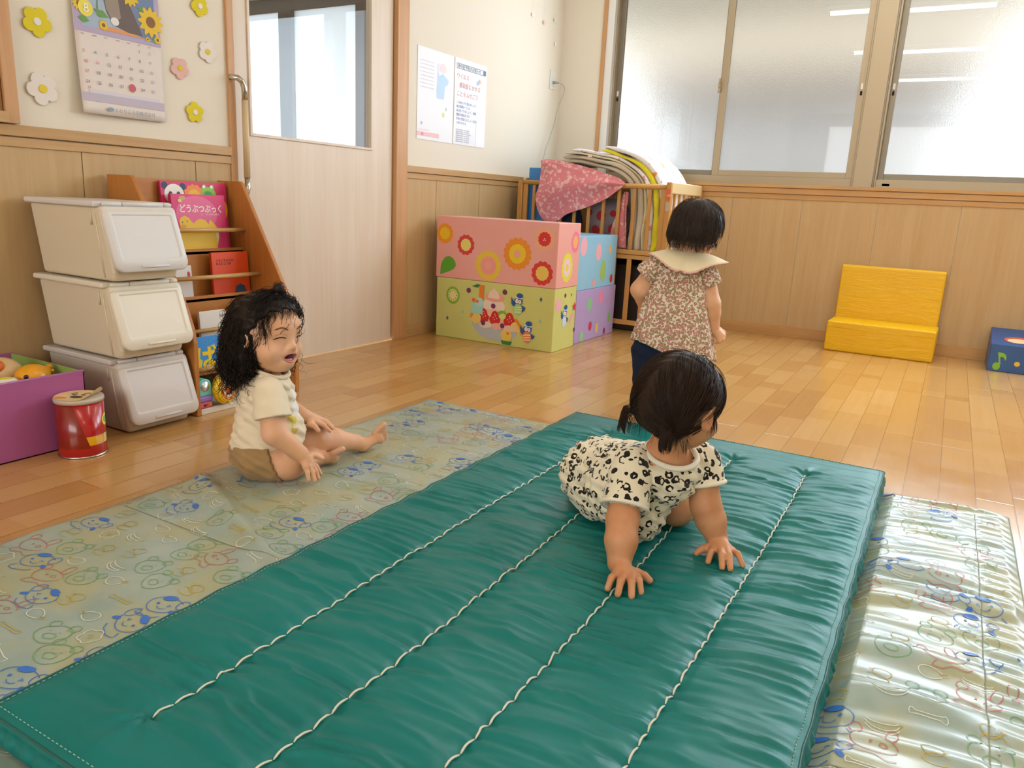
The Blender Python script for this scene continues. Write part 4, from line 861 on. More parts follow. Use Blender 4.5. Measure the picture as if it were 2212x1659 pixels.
ink = mat('grey_ink', '8E8690', 0.7); red = mat('red_ink', 'D8707C', 0.7); blu = mat('blue_ink', 'A4B8D4', 0.7)
text('8', 'month_number', cpt(-3.699, 1.382, 0.004), UX, UZ, 0.040, mat('white_ink', 'FFFFFF', 0.6), cal, off=0.001, depth=0.0003)
cw = 0.0435; 
for col in range(7):
    xx = -3.716 + cw * col
    for row in range(5):
        d = 3 + row * 7 + col - (7 if True else 0)
        if d < 1 or d > 31: continue
        zz = 1.283 - 0.0335 * row
        m_ = red if (col == 0 or d == 11) else (blu if col == 6 else ink)
        if d == 28: continue
        text(str(d), 'date', cpt(xx, zz, 0.003), UX, UZ, 0.0155, m_, cal, off=0.0, depth=0.0002)
    text(('SUN', 'MON', 'TUE', 'WED', 'THU', 'FRI', 'SAT')[col], 'weekday', cpt(xx, 1.308, 0.003), UX, UZ, 0.006, ink, cal, off=0.0, depth=0.0002)
text('31', 'date', cpt(-3.712, 1.131, 0.004), UX, UZ, 0.0125, red, cal, off=0, depth=0.0002)
b = MB(); b.tube([cpt(-3.716 + cw * 4 + 0.007 + 0.012 * math.cos(t), 1.155 + 0.013 * math.sin(t), 0.0035) for t in np.linspace(0, 2 * math.pi, 20)], 0.0014, 5); b.flat(cpt(-3.716 + cw * 4 + 0.007, 1.155, 0.003), UX, UZ, circ(0, 0, 0.0105, 16), 0)
b.build('red_circle_mark', mat('red_marker', 'D4606C', 0.6), cal)
text('くりりこう中株式会社', 'company_line', cpt(-3.620, 1.062, 0.0075), UX, UZ, 0.0165, mat('blueish_ink', '9AA0AC', 0.7), cal, off=0, depth=0.0002)
b = MB(); b.flat(cpt(-3.634, 1.069, 0.0078), UX, UZ, circ(0, 0, 0.012, 20, 0.007)); b.build('company_logo', mat('logo_ink', '94A6B4', 0.7), cal)
# ---------------------------------------------------------------- felt flowers on the wall
FC = {'y': ('E4D028', 'F0E8DC'), 'w': ('EEE4DA', 'E8D040'), 'p': ('EBBcB4'.upper(), 'E8D040')}
def felt_flower(x, z, r, kind, rot, label, ym=-0.0):
    t = thing('felt_flower', (x, 0, z), label=label, cat='wall decoration', group='felt flowers on the left wall')
    pts = []
    for k in range(100):
        a = 2 * math.pi * k / 100; q = r * (0.72 + 0.28 * abs(math.cos(2.5 * (a + rot)))  ** 0.7); pts.append((x + q * math.cos(a), -0.008, z + q * math.sin(a)))
    MB().prism(pts, (0, 0.005, 0)).build('petals', mat('felt_' + kind, FC[kind][0], 0.95, sheen=0.3), t, bevel=0.001)
    MB().lathe((x, -0.0105, z), [(0.0, -0.001), (r * 0.24, -0.001), (r * 0.27, 0.003)], 20, axis='y').build('centre', mat('felt_c_' + kind, FC[kind][1], 0.95), t)
felt_flower(-3.856, 1.317, 0.048, 'y', 0.2, 'yellow felt flower with white centre left of the calendar picture')
felt_flower(-3.858, 1.108, 0.053, 'w', 0.5, 'white felt flower with yellow centre left of the calendar dates')
felt_flower(-3.212, 1.507, 0.040, 'y', 0.4, 'yellow felt flower with white centre at the top edge, above the white one')
felt_flower(-3.184, 1.343, 0.042, 'w', 0.1, 'white felt flower with yellow centre beside the door frame')
felt_flower(-3.318, 1.260, 0.041, 'p', 0.3, 'pink felt flower with yellow centre right of the calendar')
felt_flower(-3.258, 1.103, 0.041, 'y', 0.9, 'yellow felt flower with white centre, lowest of the flowers')
# ---------------------------------------------------------------- two posters between door and corner
po = thing('poster', (-1.60, -0.003, 1.13), label='white poster with pale blue child drawing, the one nearer the door', cat='poster')
b = MB(); b.box(-1.778, -1.422, -0.003, -0.0008, 1.136, 1.630); b.build('sheet', mat('poster_paper', 'EFEFF0', 0.45), po)
def pdraw(par, shapes, yy=-0.0034, name='print'):
    b = MB(); ms = []
    for k, (c, pts) in enumerate(shapes):
        m_ = mat('pp_' + c, c, 0.6); ms.append(m_) if m_ not in ms else None
        b.flat((0, yy - 0.0001 * k, 0), UX, UZ, pts, ms.index(m_))
    b.build(name, ms, par)
R_ = lambda x0, x1, z0, z1: [(x0, z0), (x1, z0), (x1, z1), (x0, z1)]
pdraw(po, [('C4E0F6', [(-1.595, 1.41), (-1.585, 1.53), (-1.570, 1.500), (-1.535, 1.515), (-1.500, 1.500), (-1.470, 1.485), (-1.485, 1.460), (-1.510, 1.45), (-1.515, 1.40), (-1.52, 1.375), (-1.59, 1.375)]), ('F4E2E2', circ(-1.53, 1.545, 0.03, 20, 0.028)), ('EEE8F4', R_(-1.59, -1.56, 1.52, 1.565)),
    ('F0E4A8', circ(-1.52, 1.29, 0.014)), ('F4C8C8', R_(-1.776, -1.56, 1.155, 1.178)), ('E890A0', R_(-1.735, -1.715, 1.158, 1.174)), ('C8CCEC', circ(-1.735, 1.225, 0.009)), ('DCDCDC', R_(-1.50, -1.485, 1.315, 1.335)), ('ECD0D0', R_(-1.76, -1.66, 1.188, 1.191))] + [('E2E2E4', R_(-1.75 + 0.0 * k, -1.62, 1.56 - 0.02 * k, 1.563 - 0.02 * k)) for k in range(8)])
po = thing('poster', (-1.23, -0.003, 1.13), label='white notice with red heading lines and blue text, nearer the corner', cat='poster')
b = MB(); b.box(-1.410, -1.052, -0.003, -0.0008, 1.138, 1.632); b.build('sheet', mat('poster_paper', 'EFEFF0', 0.45), po)
pdraw(po, [('8E97A8', R_(-1.392, -1.062, 1.572, 1.604)), ('F0F2F4', R_(-1.388, -1.098, 1.576, 1.600)), ('707C90', R_(-1.092, -1.066, 1.576, 1.600)), ('F2B898', circ(-1.135, 1.53, 0.014)), ('A8CCE0', circ(-1.155, 1.518, 0.014)), ('FBFBFD', R_(-1.16, -1.056, 1.14, 1.30))])
rp = mat('poster_red', 'E89A9C', 0.6); bp_ = mat('poster_blue', 'A0A8D8', 0.6); gp = mat('poster_grey', 'BDBDCB', 0.6)
text('熱中症予防のお知らせ', 'notice_title', (-1.382, -0.0042, 1.579), UX, UZ, 0.026, mat('poster_dark', '7C879C', 0.6), po, off=0, depth=0.0002)
for s, x_, z_ in (('ウイルス', -1.39, 1.520), ('感染症にかかる', -1.36, 1.470), ('ことをふせごう', -1.385, 1.420)): text(s, 'notice_heading', (x_, -0.0038, z_), UX, UZ, 0.034, rp, po, off=0, depth=0.0002)
for k, s in enumerate(('こまめに手を洗いましょう', '休む時間をつくる', '水分をとりましょう　睡眠', '部屋の換気をする', '早めに受診しましょう元気に', 'うがいをする')): text(s, 'notice_text', (-1.385, -0.0038, 1.376 - 0.0235 * k), UX, UZ, 0.0185, bp_, po, off=0, depth=0.0002)
for k in range(7): text('外出のあとは手洗いとうがいを忘れずに', 'notice_text', (-1.385, -0.0038, 1.222 - 0.0115 * k), UX, UZ, 0.0085 if k != 2 else 0.0095, gp, po, off=0, depth=0.0002)
# ---------------------------------------------------------------- socket with plug and cable
so = thing('wall_socket', (-0.15, -0.006, 1.63), label='white double wall socket near the corner above the cot', cat='socket')
MB().box(-0.185, -0.105, -0.008, 0, 1.625, 1.755).build('face_plate', mat('socket_white', 'E8E8DE', 0.4), so, bevel=0.003)
MB().box(-0.165, -0.125, -0.011, -0.008, 1.645, 1.735).build('insert', mat('socket_white', 'E8E8DE', 0.4), so, bevel=0.002)
cb = thing('power_cable', (-0.15, -0.05, 0.7), label='thin grey power cable hanging from the socket down behind the cot', cat='cable')
b = MB(); b.tube([(-0.150, -0.011, 1.672), (-0.145, -0.03, 1.672), (-0.138, -0.055, 1.669)], [0.011, 0.010, 0.004], 10); b.build('plug', mat('grey_plug', '9A9E96', 0.5), cb, smooth=True)
pts = [(-0.138, -0.055, 1.669), (-0.120, -0.075, 1.66), (-0.105, -0.085, 1.64), (-0.105, -0.08, 1.60), (-0.13, -0.07, 1.54), (-0.155, -0.06, 1.47), (-0.17, -0.05, 1.38), (-0.205, -0.045, 1.30), (-0.26, -0.04, 1.20), (-0.30, -0.04, 1.10), (-0.33, -0.04, 1.0), (-0.345, -0.045, 0.90), (-0.35, -0.05, 0.78), (-0.355, -0.05, 0.6)]
def smoothpath(pts, n=60):
    P_ = np.array(pts); t = np.linspace(0, len(P_) - 1, n); out = []
    for q in t:
        i = int(min(q, len(P_) - 2)); f = q - i; p0, p1, p2, p3 = P_[max(i - 1, 0)], P_[i], P_[i + 1], P_[min(i + 2, len(P_) - 1)]
        out.append(0.5 * ((2 * p1) + (-p0 + p2) * f + (2 * p0 - 5 * p1 + 4 * p2 - p3) * f * f + (-p0 + 3 * p1 - 3 * p2 + p3) * f ** 3))
    return out
b = MB(); b.tube(smoothpath(pts), 0.0024, 6); b.build('cord', mat('grey_cord', 'A9ADB0', 0.5), cb, smooth=True)
# ---------------------------------------------------------------- paper stars hanging near the corner
for (x_, z_, c, ln, lab) in ((-0.50, 2.055, 'EEF4F0', 0.3, 'white paper star hanging, leftmost at the top edge'), (-0.33, 2.04, 'F2C4B4', 0.3, 'pale pink paper ornament hanging at the top edge'), (-0.14, 1.935, 'EFF6F4', 0.4, 'white paper star hanging lowest near the corner'), (-0.17, 2.09, 'EFEBDC', 0.3, 'cream paper ornament hanging at the top edge by the corner')):
    t = thing('paper_star', (x_, -0.012, z_), label=lab, cat='wall decoration', group='paper ornaments near the corner')
    pts = [(x_ + (0.020 if k % 2 == 0 else 0.009) * math.sin(math.pi * k / 5 + 0.3), -0.012, z_ + (0.020 if k % 2 == 0 else 0.009) * math.cos(math.pi * k / 5 + 0.3)) for k in range(10)]
    MB().prism(pts, (0, 0.0012, 0)).build('star', mat('paper_' + c, c, 0.6), t)
    MB().tube([(x_, -0.011, z_ + 0.018), (x_, -0.004, z_ + 0.05 + ln * 0.3)], 0.0006, 4).build('thread', mat('white_thread', 'F4F4F0', 0.7), t)
# ---------------------------------------------------------------- paper-covered block boxes
def carton(label, x0, x1, y0, y1, z0, z1, paper, inset=0.0, front=(), side=(), topdark=False):
    """front: shapes on the face towards -X as (colour, [(s, z)]) with s = -Y; side: shapes on the face towards -Y with s = X"""
    t = thing('covered_box', ((x0 + x1) / 2, (y0 + y1) / 2, z0), label=label, cat='box', group='paper-covered play boxes')
    MB().box(x0, x1, y0, y1, z0, z1).build('box_body', paper, t, bevel=0.004, seg=3)
    for nm, shapes, O, u in (('front_print', front, Vector((x0, 0, 0)), Vector((0, -1, 0))), ('side_print', side, Vector((0, y0, 0)), Vector((1, 0, 0)))):
        if not shapes: continue
        b = MB(); ms = []
        for k, (c, pts) in enumerate(shapes):
            m_ = mat('paper_' + c, c, 0.42, spec=0.45); ms.append(m_) if m_ not in ms else None
            b.flat(O, u, (0, 0, 1), pts, ms.index(m_), 0.0005 + 0.00007 * k)
        b.build(nm, ms, t)
    return t
def paper(name, c, c2):
    m = mat(name, c, 0.36, spec=0.5); g = NG(m); p = g.geo()
    g.color(g.mix(g.noise(p, 7, 3, 0.6), c, c2)); g.bump(g.noise(p, 26, 4, 0.6, 0.8), 0.25, 0.004); return m
PK = paper('pink_paper', 'F2A69C', 'EDB0A6'); GN = paper('lime_paper', 'CED07A', 'D8D884'); BL = paper('blue_paper', '8CC4E2', '9CCEE6'); PU = paper('lilac_paper', 'B49CD0', 'BEA8D8')
def fl3(cx, cz, r, a, b_=None, c=None, lob=12, ky=1.0):
    o = [(a, scallop(cx, cz, r, lob, 0.06, 96, r * ky))]
    if b_: o.append((b_, scallop(cx, cz, r * 0.62, lob, 0.04, 96, r * 0.62 * ky)))
    if c: o.append((c, circ(cx, cz, r * 0.26, 20, r * 0.26 * ky)))
    return o
leaf = [(0.118, 0.402), (0.118, 0.412), (0.128, 0.448), (0.150, 0.476), (0.176, 0.484), (0.205, 0.474), (0.224, 0.45), (0.226, 0.43), (0.212, 0.412), (0.186, 0.397), (0.160, 0.388), (0.136, 0.378), (0.117, 0.372)]
front = fl3(0.143, 0.613, 0.056, 'F09A24', 'F2C42C') + fl3(0.292, 0.556, 0.056, 'D84040', 'EEDC78', None) + fl3(0.449, 0.449, 0.084, 'ECC844', 'F4A096', 'F2AE92', 16) + fl3(0.637, 0.530, 0.086, 'F0922A', 'F0CC2C', 'F0AC90', 16) \
    + [('F2B08C', circ(0.803, 0.620, 0.066, 28))] + fl3(0.803, 0.622, 0.038, 'D83430', None, None) + [('F4D8D0', circ(0.797, 0.616, 0.0035, 8)), ('F4D8D0', circ(0.808, 0.616, 0.0035, 8)), ('F4D8D0', circ(0.803, 0.624, 0.0035, 8))] + fl3(0.800, 0.436, 0.064, 'D83C38', 'EEC860', None) + [('62A832', leaf)]
side = fl3(-1.455, 0.608, 0.050, 'EE7CA0', 'F0B468', None, 12, 1.15) + fl3(-1.545, 0.468, 0.068, 'E8DC50', 'F2CCDC', 'E8D840', 16, 1.2)
carton('pink paper-covered box with cut-out flowers, on top of the lime box', -1.672, -1.392, -0.888, -0.085, 0.357, 0.712, PK, front=front, side=side)
def penguin(cx, cz, s, stripe, fl=1):
    P_ = lambda pts: [(cx + fl * x * s, cz + z * s) for x, z in pts]
    out = [('2C5C9C', P_(circ(0, 0.45, 0.42, 20, 0.36))), ('2C5C9C', P_([(-0.3, 0.2), (-0.75, 0.75), (-0.7, 0.1), (-0.35, -0.15)])), ('2C5C9C', P_([(0.3, 0.1), (0.75, -0.1), (0.6, -0.4), (0.25, -0.3)])), (stripe, P_(circ(-0.02, -0.3, 0.42, 20, 0.5)))]
    for k in range(3): out.append(('EFEFE2', P_([(-0.38, -0.1 - 0.22 * k), (0.36, -0.02 - 0.22 * k), (0.36, -0.1 - 0.22 * k), (-0.38, -0.18 - 0.22 * k)])))
    out += [('F4EEE6', P_(circ(-0.14, 0.42, 0.17, 14, 0.2))), ('F4EEE6', P_(circ(0.16, 0.38, 0.15, 14, 0.18))), ('28354C', P_(circ(-0.1, 0.42, 0.04, 8))), ('28354C', P_(circ(0.14, 0.4, 0.04, 8))), ('F0A0A0', P_(circ(0.03, 0.32, 0.06, 8, 0.04))),
            ('D8DCE4', P_([(-0.35, 0.66), (0.40, 0.62), (0.42, 0.76), (-0.32, 0.82)])), ('2A5AA0', P_(circ(0.12, 0.92, 0.32, 18, 0.22)))]
    return out
def dia(cx, cz, s, c): return [(c, [(cx - s * 0.6, cz), (cx, cz + s), (cx + s * 0.6, cz), (cx, cz - s)])]
def berry(cx, cz, r=0.015): return [('7A3468', circ(cx, cz, r, 18))]
def straw(cx, cz, s): 
    pts = [(cx + s * math.cos(a) * (1 if math.sin(a) < 0.2 else 0.72), cz + s * 1.15 * math.sin(a)) for a in np.linspace(0, 2 * math.pi, 28, endpoint=False)]
    o = [('D22C28', pts)]
    for dx, dz in ((-0.3, 0.1), (0.1, 0.35), (0.35, 0.0), (-0.05, -0.2), (0.0, 0.62)): o.append(('F6E6D8', circ(cx + dx * s, cz + dz * s, s * 0.08, 8)))
    return o
kiwi = [('8CBC3C', circ(0.211, 0.256, 0.048, 26, 0.052)), ('ECE39A', circ(0.211, 0.256, 0.034, 22, 0.037))] + [('6A3A1C', circ(0.211 + 0.026 * math.cos(a), 0.256 + 0.029 * math.sin(a), 0.0026, 8, 0.004)) for a in np.linspace(0, 2 * math.pi, 10, endpoint=False)]
bowl = [(0.345, 0.118), (0.66, 0.105), (0.655, 0.07), (0.62, 0.035), (0.57, 0.022), (0.47, 0.022), (0.41, 0.04), (0.37, 0.075)]
g_ = kiwi + [('BFC4C4', bowl)] + [('D8DCC8', [(0.36 + 0.08 * k + 0.08 * (math.sin(a)) * 0 + 0.04 * math.cos(a), 0.108 + 0.0 + 0.022 * math.sin(a)) for a in np.linspace(math.pi, 2 * math.pi, 10)]) for k in range(1, 4)]
g_ += [('F2DCCB', circ(0.495, 0.222, 0.078, 28, 0.042)), ('F4A892', circ(0.50, 0.272, 0.066, 26, 0.026)), ('F2D8C2', [(0.455, 0.268), (0.465, 0.30), (0.488, 0.316), (0.492, 0.334), (0.503, 0.316), (0.522, 0.304), (0.535, 0.28), (0.528, 0.262)]), ('F6C4A8', circ(0.50, 0.172, 0.10, 26, 0.03))]
g_ += [('8CBC3C', circ(0.556, 0.152, 0.045, 20, 0.05)), ('DCE088', circ(0.560, 0.150, 0.030, 18, 0.035))] + [('F2B8A0', circ(x_, 0.125, 0.042, 22, 0.030)) for x_ in (0.445, 0.525, 0.61)] + straw(0.431, 0.158, 0.038) + straw(0.508, 0.152, 0.038) + straw(0.606, 0.150, 0.040)
g_ += [('F0D070', circ(0.38, 0.14, 0.034, 20, 0.034)), ('EE8A2C', [(0.335, 0.14), (0.345, 0.172), (0.372, 0.186), (0.40, 0.184), (0.40, 0.174), (0.365, 0.168), (0.352, 0.14)]), ('F0D070', circ(0.655, 0.118, 0.04, 20, 0.03)), ('EE8A2C', [(0.635, 0.165), (0.655, 0.165), (0.685, 0.13), (0.70, 0.08), (0.685, 0.075), (0.672, 0.115)])]
g_ += [('EE8432', [(0.395, 0.235), (0.425, 0.235), (0.43, 0.335), (0.395, 0.335)]), ('3A7A4C', [(0.345, 0.322), (0.38, 0.338), (0.405, 0.336), (0.385, 0.318)]), ('A8D8C8', [(0.345, 0.165), (0.425, 0.165), (0.425, 0.225), (0.345, 0.228)]), ('B8E0DC', circ(0.40, 0.235, 0.026, 18)), ('F0703C', circ(0.358, 0.245, 0.011)), ('F0703C', circ(0.385, 0.238, 0.010))]
g_ += [('F0D060', circ(0.59, 0.062, 0.038, 22, 0.036)), ('3A8A3C', [(0.555, 0.03), (0.63, 0.03), (0.62, 0.008), (0.565, 0.008)]), ('F0883C', circ(0.60, 0.075, 0.010)), ('E8DCC8', circ(0.45, 0.108, 0.045, 20, 0.018)), ('F2B8A0', circ(0.53, 0.108, 0.045, 20, 0.018)), ('EFC8AC', circ(0.61, 0.104, 0.045, 20, 0.018))]
g_ += berry(0.323, 0.296) + berry(0.568, 0.309) + berry(0.495, 0.222) + berry(0.431, 0.116) + berry(0.561, 0.114) + berry(0.683, 0.222)
g_ += dia(0.177, 0.116, 0.013, '2C6A90') + dia(0.286, 0.165, 0.011, '9CC8C8') + dia(0.803, 0.292, 0.014, '2C6A90') + dia(0.804, 0.169, 0.013, '9CC8C8')
g_ += penguin(0.660, 0.240, 0.064, 'A8D47C') + penguin(0.728, 0.088, 0.064, 'F08A48')
s_ = berry(-1.537, 0.311, 0.013) + dia(-1.457, 0.309, 0.012, '2C6A90') + berry(-1.394, 0.099, 0.013) + [('F0B0C0', circ(-1.62, 0.262, 0.035, 20)), ('F0A8B0', [(-1.48, 0.15), (-1.47, 0.175), (-1.44, 0.195), (-1.415, 0.20), (-1.412, 0.185), (-1.44, 0.17), (-1.455, 0.145)])] + penguin(-1.532, 0.182, 0.066, 'C0DCEC')
s_ += [('D8405A', [(-1.411 + (0.030 if k % 2 == 0 else 0.013) * math.sin(math.pi * k / 5), 0.236 + (0.030 if k % 2 == 0 else 0.013) * math.cos(math.pi * k / 5)) for k in range(10)])]
carton('lime-green paper-covered box with a fruit sundae and small penguins', -1.670, -1.390, -0.885, -0.092, 0.0, 0.356, GN, front=g_, side=s_)
carton('light blue paper-covered box with pink and green spots, behind the pink box', -1.345, -0.775, -0.865, -0.30, 0.3175, 0.636, BL,
       side=[('F2B4C0', circ(-1.285, 0.576, 0.046, 24, 0.056)), ('F2B4C0', circ(-1.061, 0.538, 0.042, 24, 0.052)), ('E8B070', circ(-0.885, 0.548, 0.022, 18, 0.028)), ('A4C868', circ(-0.975, 0.42, 0.044, 24, 0.066)), ('D0303C', circ(-0.834, 0.362, 0.022, 18, 0.028)), ('E8A8A8', circ(-1.107, 0.353, 0.024, 18, 0.026))])
carton('lilac paper-covered box with coloured spots, under the light blue box', -1.345, -0.745, -0.867, -0.30, 0.0, 0.3165, PU,
       side=[('8CCC98', circ(-1.153, 0.221, 0.036, 22, 0.042)), ('EE8CB0', circ(-0.981, 0.251, 0.034, 22, 0.044)), ('84C060', circ(-0.822, 0.112, 0.024, 18, 0.034)), ('D03A50', circ(-1.119, 0.085, 0.024, 18, 0.030)), ('ECC85C', circ(-1.014, 0.061, 0.024, 18, 0.032)), ('A02C6C', circ(-0.890, 0.027, 0.018, 16, 0.022)), ('98D098', circ(-1.242, 0.035, 0.028, 18, 0.032)), ('D898B8', circ(-0.87, 0.22, 0.014, 16, 0.024))])
# ---------------------------------------------------------------- cot
CW = wood('cot_beech', 'D09A54', 'BA803C', 'z', 0.42, 1.0, 0.9, 0.4); CWy = wood('cot_beech_rail', 'D2A05C', 'BE8844', 'y', 0.42, 1.0, 0.9, 0.4); CWx = wood('cot_maple_board', 'E8CE9C', 'DCC08A', 'x', 0.42, 1.0, 0.9, 0.4)
ct = thing('baby_cot', (-0.38, -0.62, 0), label='wooden baby cot with barred sides in the corner, heaped with blankets', cat='cot')
CXF, CXB, CYL, CYR = -0.720, -0.045, -0.080, -1.172
for x_, y_ in ((CXF, CYL), (CXF, CYR + 0.0), (CXB - 0.03, CYL), (CXB - 0.03, CYR)):
    yy = (y_ - 0.035, y_) if y_ == CYL else (y_, y_ + 0.032)
    MB().box(x_, x_ + 0.045, yy[0], yy[1], 0, 0.975 if y_ == CYR else 0.955).build('post', CW, ct, bevel=0.004)
MB().box(CXF + 0.012, CXF + 0.032, CYR + 0.034, CYR + 0.068, 0.05, 0.945).build('gate_stile', CW, ct, bevel=0.003)
MB().box(CXF + 0.012, CXF + 0.032, CYL - 0.07, CYL - 0.037, 0.05, 0.945).build('gate_stile', CW, ct, bevel=0.003)
b = MB(); b.tube([(CXF + 0.02, CYL - 0.03, 0.945), (CXF + 0.02, CYR + 0.03, 0.945)], 0.016, 14); b.build('top_rail', CWy, ct, smooth=True)
MB().box(CXB - 0.03, CXB - 0.005, CYR + 0.03, CYL - 0.03, 0.925, 0.955).build('top_rail', CWy, ct, bevel=0.005)
for z0, z1 in ((0.515, 0.545), (0.055, 0.085)):
    MB().box(CXF + 0.008, CXF + 0.036, CYR + 0.032, CYL - 0.035, z0, z1).build('side_rail', CWy, ct, bevel=0.003)
    MB().box(CXB - 0.03, CXB - 0.005, CYR + 0.032, CYL - 0.035, z0, z1).build('side_rail', CWy, ct, bevel=0.003)
MB().box(CXF + 0.012, CXF + 0.034, CYR + 0.07, CYL - 0.07, 0.485, 0.512).build('side_rail', CWy, ct, bevel=0.002)
for k in range(9):
    y_ = -0.200 - 0.1038 * k
    MB().box(CXF + 0.013, CXF + 0.029, y_ - 0.011, y_ + 0.011, 0.545, 0.93).build('slat', CW, ct, bevel=0.003)
    MB().box(CXF + 0.013, CXF + 0.029, y_ - 0.016 if k % 2 else y_ - 0.014, y_ + 0.014, 0.085, 0.485).build('lower_slat', CW, ct, bevel=0.003)
    MB().box(CXB - 0.026, CXB - 0.01, y_ - 0.011, y_ + 0.011, 0.545, 0.926).build('slat', CW, ct, bevel=0.003)
for y_ in (CYR + 0.004, CYL - 0.03):
    MB().box(CXF + 0.046 if y_ != CYR + 0.004 else CXF + 0.02, CXB - 0.02, y_ - 0.006, y_ + 0.018, 0.905, 0.978).build('end_board', CWx, ct, bevel=0.008, seg=3)
    MB().box(CXF + 0.04, CXB - 0.03, y_, y_ + 0.018, 0.50, 0.545).build('end_rail', CWx, ct, bevel=0.003)
    MB().box(CXF + 0.04, CXB - 0.03, y_, y_ + 0.018, 0.06, 0.10).build('end_rail', CWx, ct, bevel=0.003)
    for k in range(5): MB().box(CXF + 0.11 + 0.1 * k, CXF + 0.13 + 0.1 * k, y_ + 0.002, y_ + 0.016, 0.545, 0.91).build('slat', CW, ct, bevel=0.003)
MB().box(CXF + 0.045, CXB - 0.035, CYR + 0.03, CYL - 0.035, 0.505, 0.530).build('bed_board', CWy, ct)
stk = MB(); stk.box(CXF - 0.0006, CXF + 0.002, CYR + 0.002, CYR + 0.028, 0.865, 0.935); stk.build('warning_sticker', mat('sticker_red', 'D8653C', 0.5), ct)
stk = MB(); stk.box(CXF - 0.0006, CXF + 0.002, CYR + 0.004, CYR + 0.026, 0.80, 0.855); stk.build('maker_sticker', mat('sticker_grey', 'B8A898', 0.5), ct)
text('注意', 'sticker_text', (CXF - 0.0002, CYR + 0.024, 0.89), (0, -1, 0), UZ, 0.012, mat('sticker_ink', 'F4E8DC', 0.6), ct, off=0.0006)
# dark storage under the cot
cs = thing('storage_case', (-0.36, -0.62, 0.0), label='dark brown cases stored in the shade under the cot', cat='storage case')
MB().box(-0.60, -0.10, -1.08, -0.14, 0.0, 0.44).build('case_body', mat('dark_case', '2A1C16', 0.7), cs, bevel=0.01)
# blankets folded double over one another on the cot
def fabric(name, c, kind=None, c2=None, c3=None, sc=30):
    m = mat(name, c, 0.9, spec=0.15, sheen=0.4); g = NG(m); p = g.obj()
    if kind == 'floral':
        v = g.vor(p, sc); n = g.noise(p, sc * 0.8, 2, 0.5)
        f = g.math('MULTIPLY', g.math('LESS_THAN', v, 0.30), g.math('GREATER_THAN', n, 0.5)); f2 = g.math('MULTIPLY', g.math('LESS_THAN', v, 0.34), g.math('LESS_THAN', n, 0.42))
        g.color(g.mix(f2, g.mix(f, c, c2), c3))
    elif kind == 'blotch':
        n = g.noise(p, sc, 1, 0.4); v = g.vor(p, sc * 1.6); g.color(g.mix(g.ramp(g.math('ADD', g.math('MULTIPLY', n, 0.7), g.math('MULTIPLY', v, 0.35)), [(0.42, '000000'), (0.50, 'FFFFFF')]), c2, c))
    elif kind == 'dots':
        v = g.vor(p, sc, rnd=0.7); g.color(g.mix(g.math('LESS_THAN', v, 0.33), c, c2))
    g.bump(g.noise(p, 180, 3, 0.7), 0.4, 0.002)
    return m
bands = [('blanket', 'C9BBA2', None, -0.315, 'greige terry blanket, lowest visible layer of the folded stack', (None,), 1.35),
         ('blanket', 'D5C6AA', None, -0.375, 'sand-coloured blanket with small sewn label, second layer of the stack', (None,), 1.45),
         ('blanket', 'E6D8A8', 'floral', -0.40, 'cream quilt with pale yellow piping in the middle of the stack', ('E4C070', 'D8D8A8', 20), 0.75),
         ('blanket', 'F2EAEA', 'floral', -0.44, 'white quilt with pink and violet flowers below the yellow one', ('E8A0B0', 'B0A0D0', 18), 1.15),
         ('blanket', 'F0E22E', None, -0.635, 'bright yellow blanket showing as a narrow wavy edge', (None,), 1.3),
         ('blanket', 'F4F2F2', 'floral', -0.66, 'white quilt with orange and pink print, outermost of the stack', ('F0A060', 'E88CA0', 14), 1.3)]
inner = np.array([(-0.29, 1.066), (-0.42, 1.078), (-0.55, 1.070), (-0.70, 1.045), (-0.80, 1.010), (-0.865, 0.955), (-0.885, 0.86), (-0.888, 0.72), (-0.885, 0.545)])
def respath(P_, n):
    P_ = np.array(smoothpath(np.hstack([P_, np.zeros((len(P_), 1))]).tolist(), 200))[:, :2]
    seg = np.linalg.norm(np.diff(P_, axis=0), axis=1); L = np.concatenate([[0], np.cumsum(seg)]); t = np.linspace(0, L[-1], n)
    return np.stack([np.interp(t, L, P_[:, 0]), np.interp(t, L, P_[:, 1])], -1)
base = respath(inner, 110)
d = np.gradient(base, axis=0); d /= np.linalg.norm(d, axis=1)[:, None]; nrm = np.stack([d[:, 1], -d[:, 0]], -1)
nrm = np.where((nrm[:, 1:2] < -0.3), -nrm, nrm)
up = np.clip(nrm[:, 1], 0, 1); thick = 0.0205 * up + 0.0335 * (1 - up); acc = 0.0
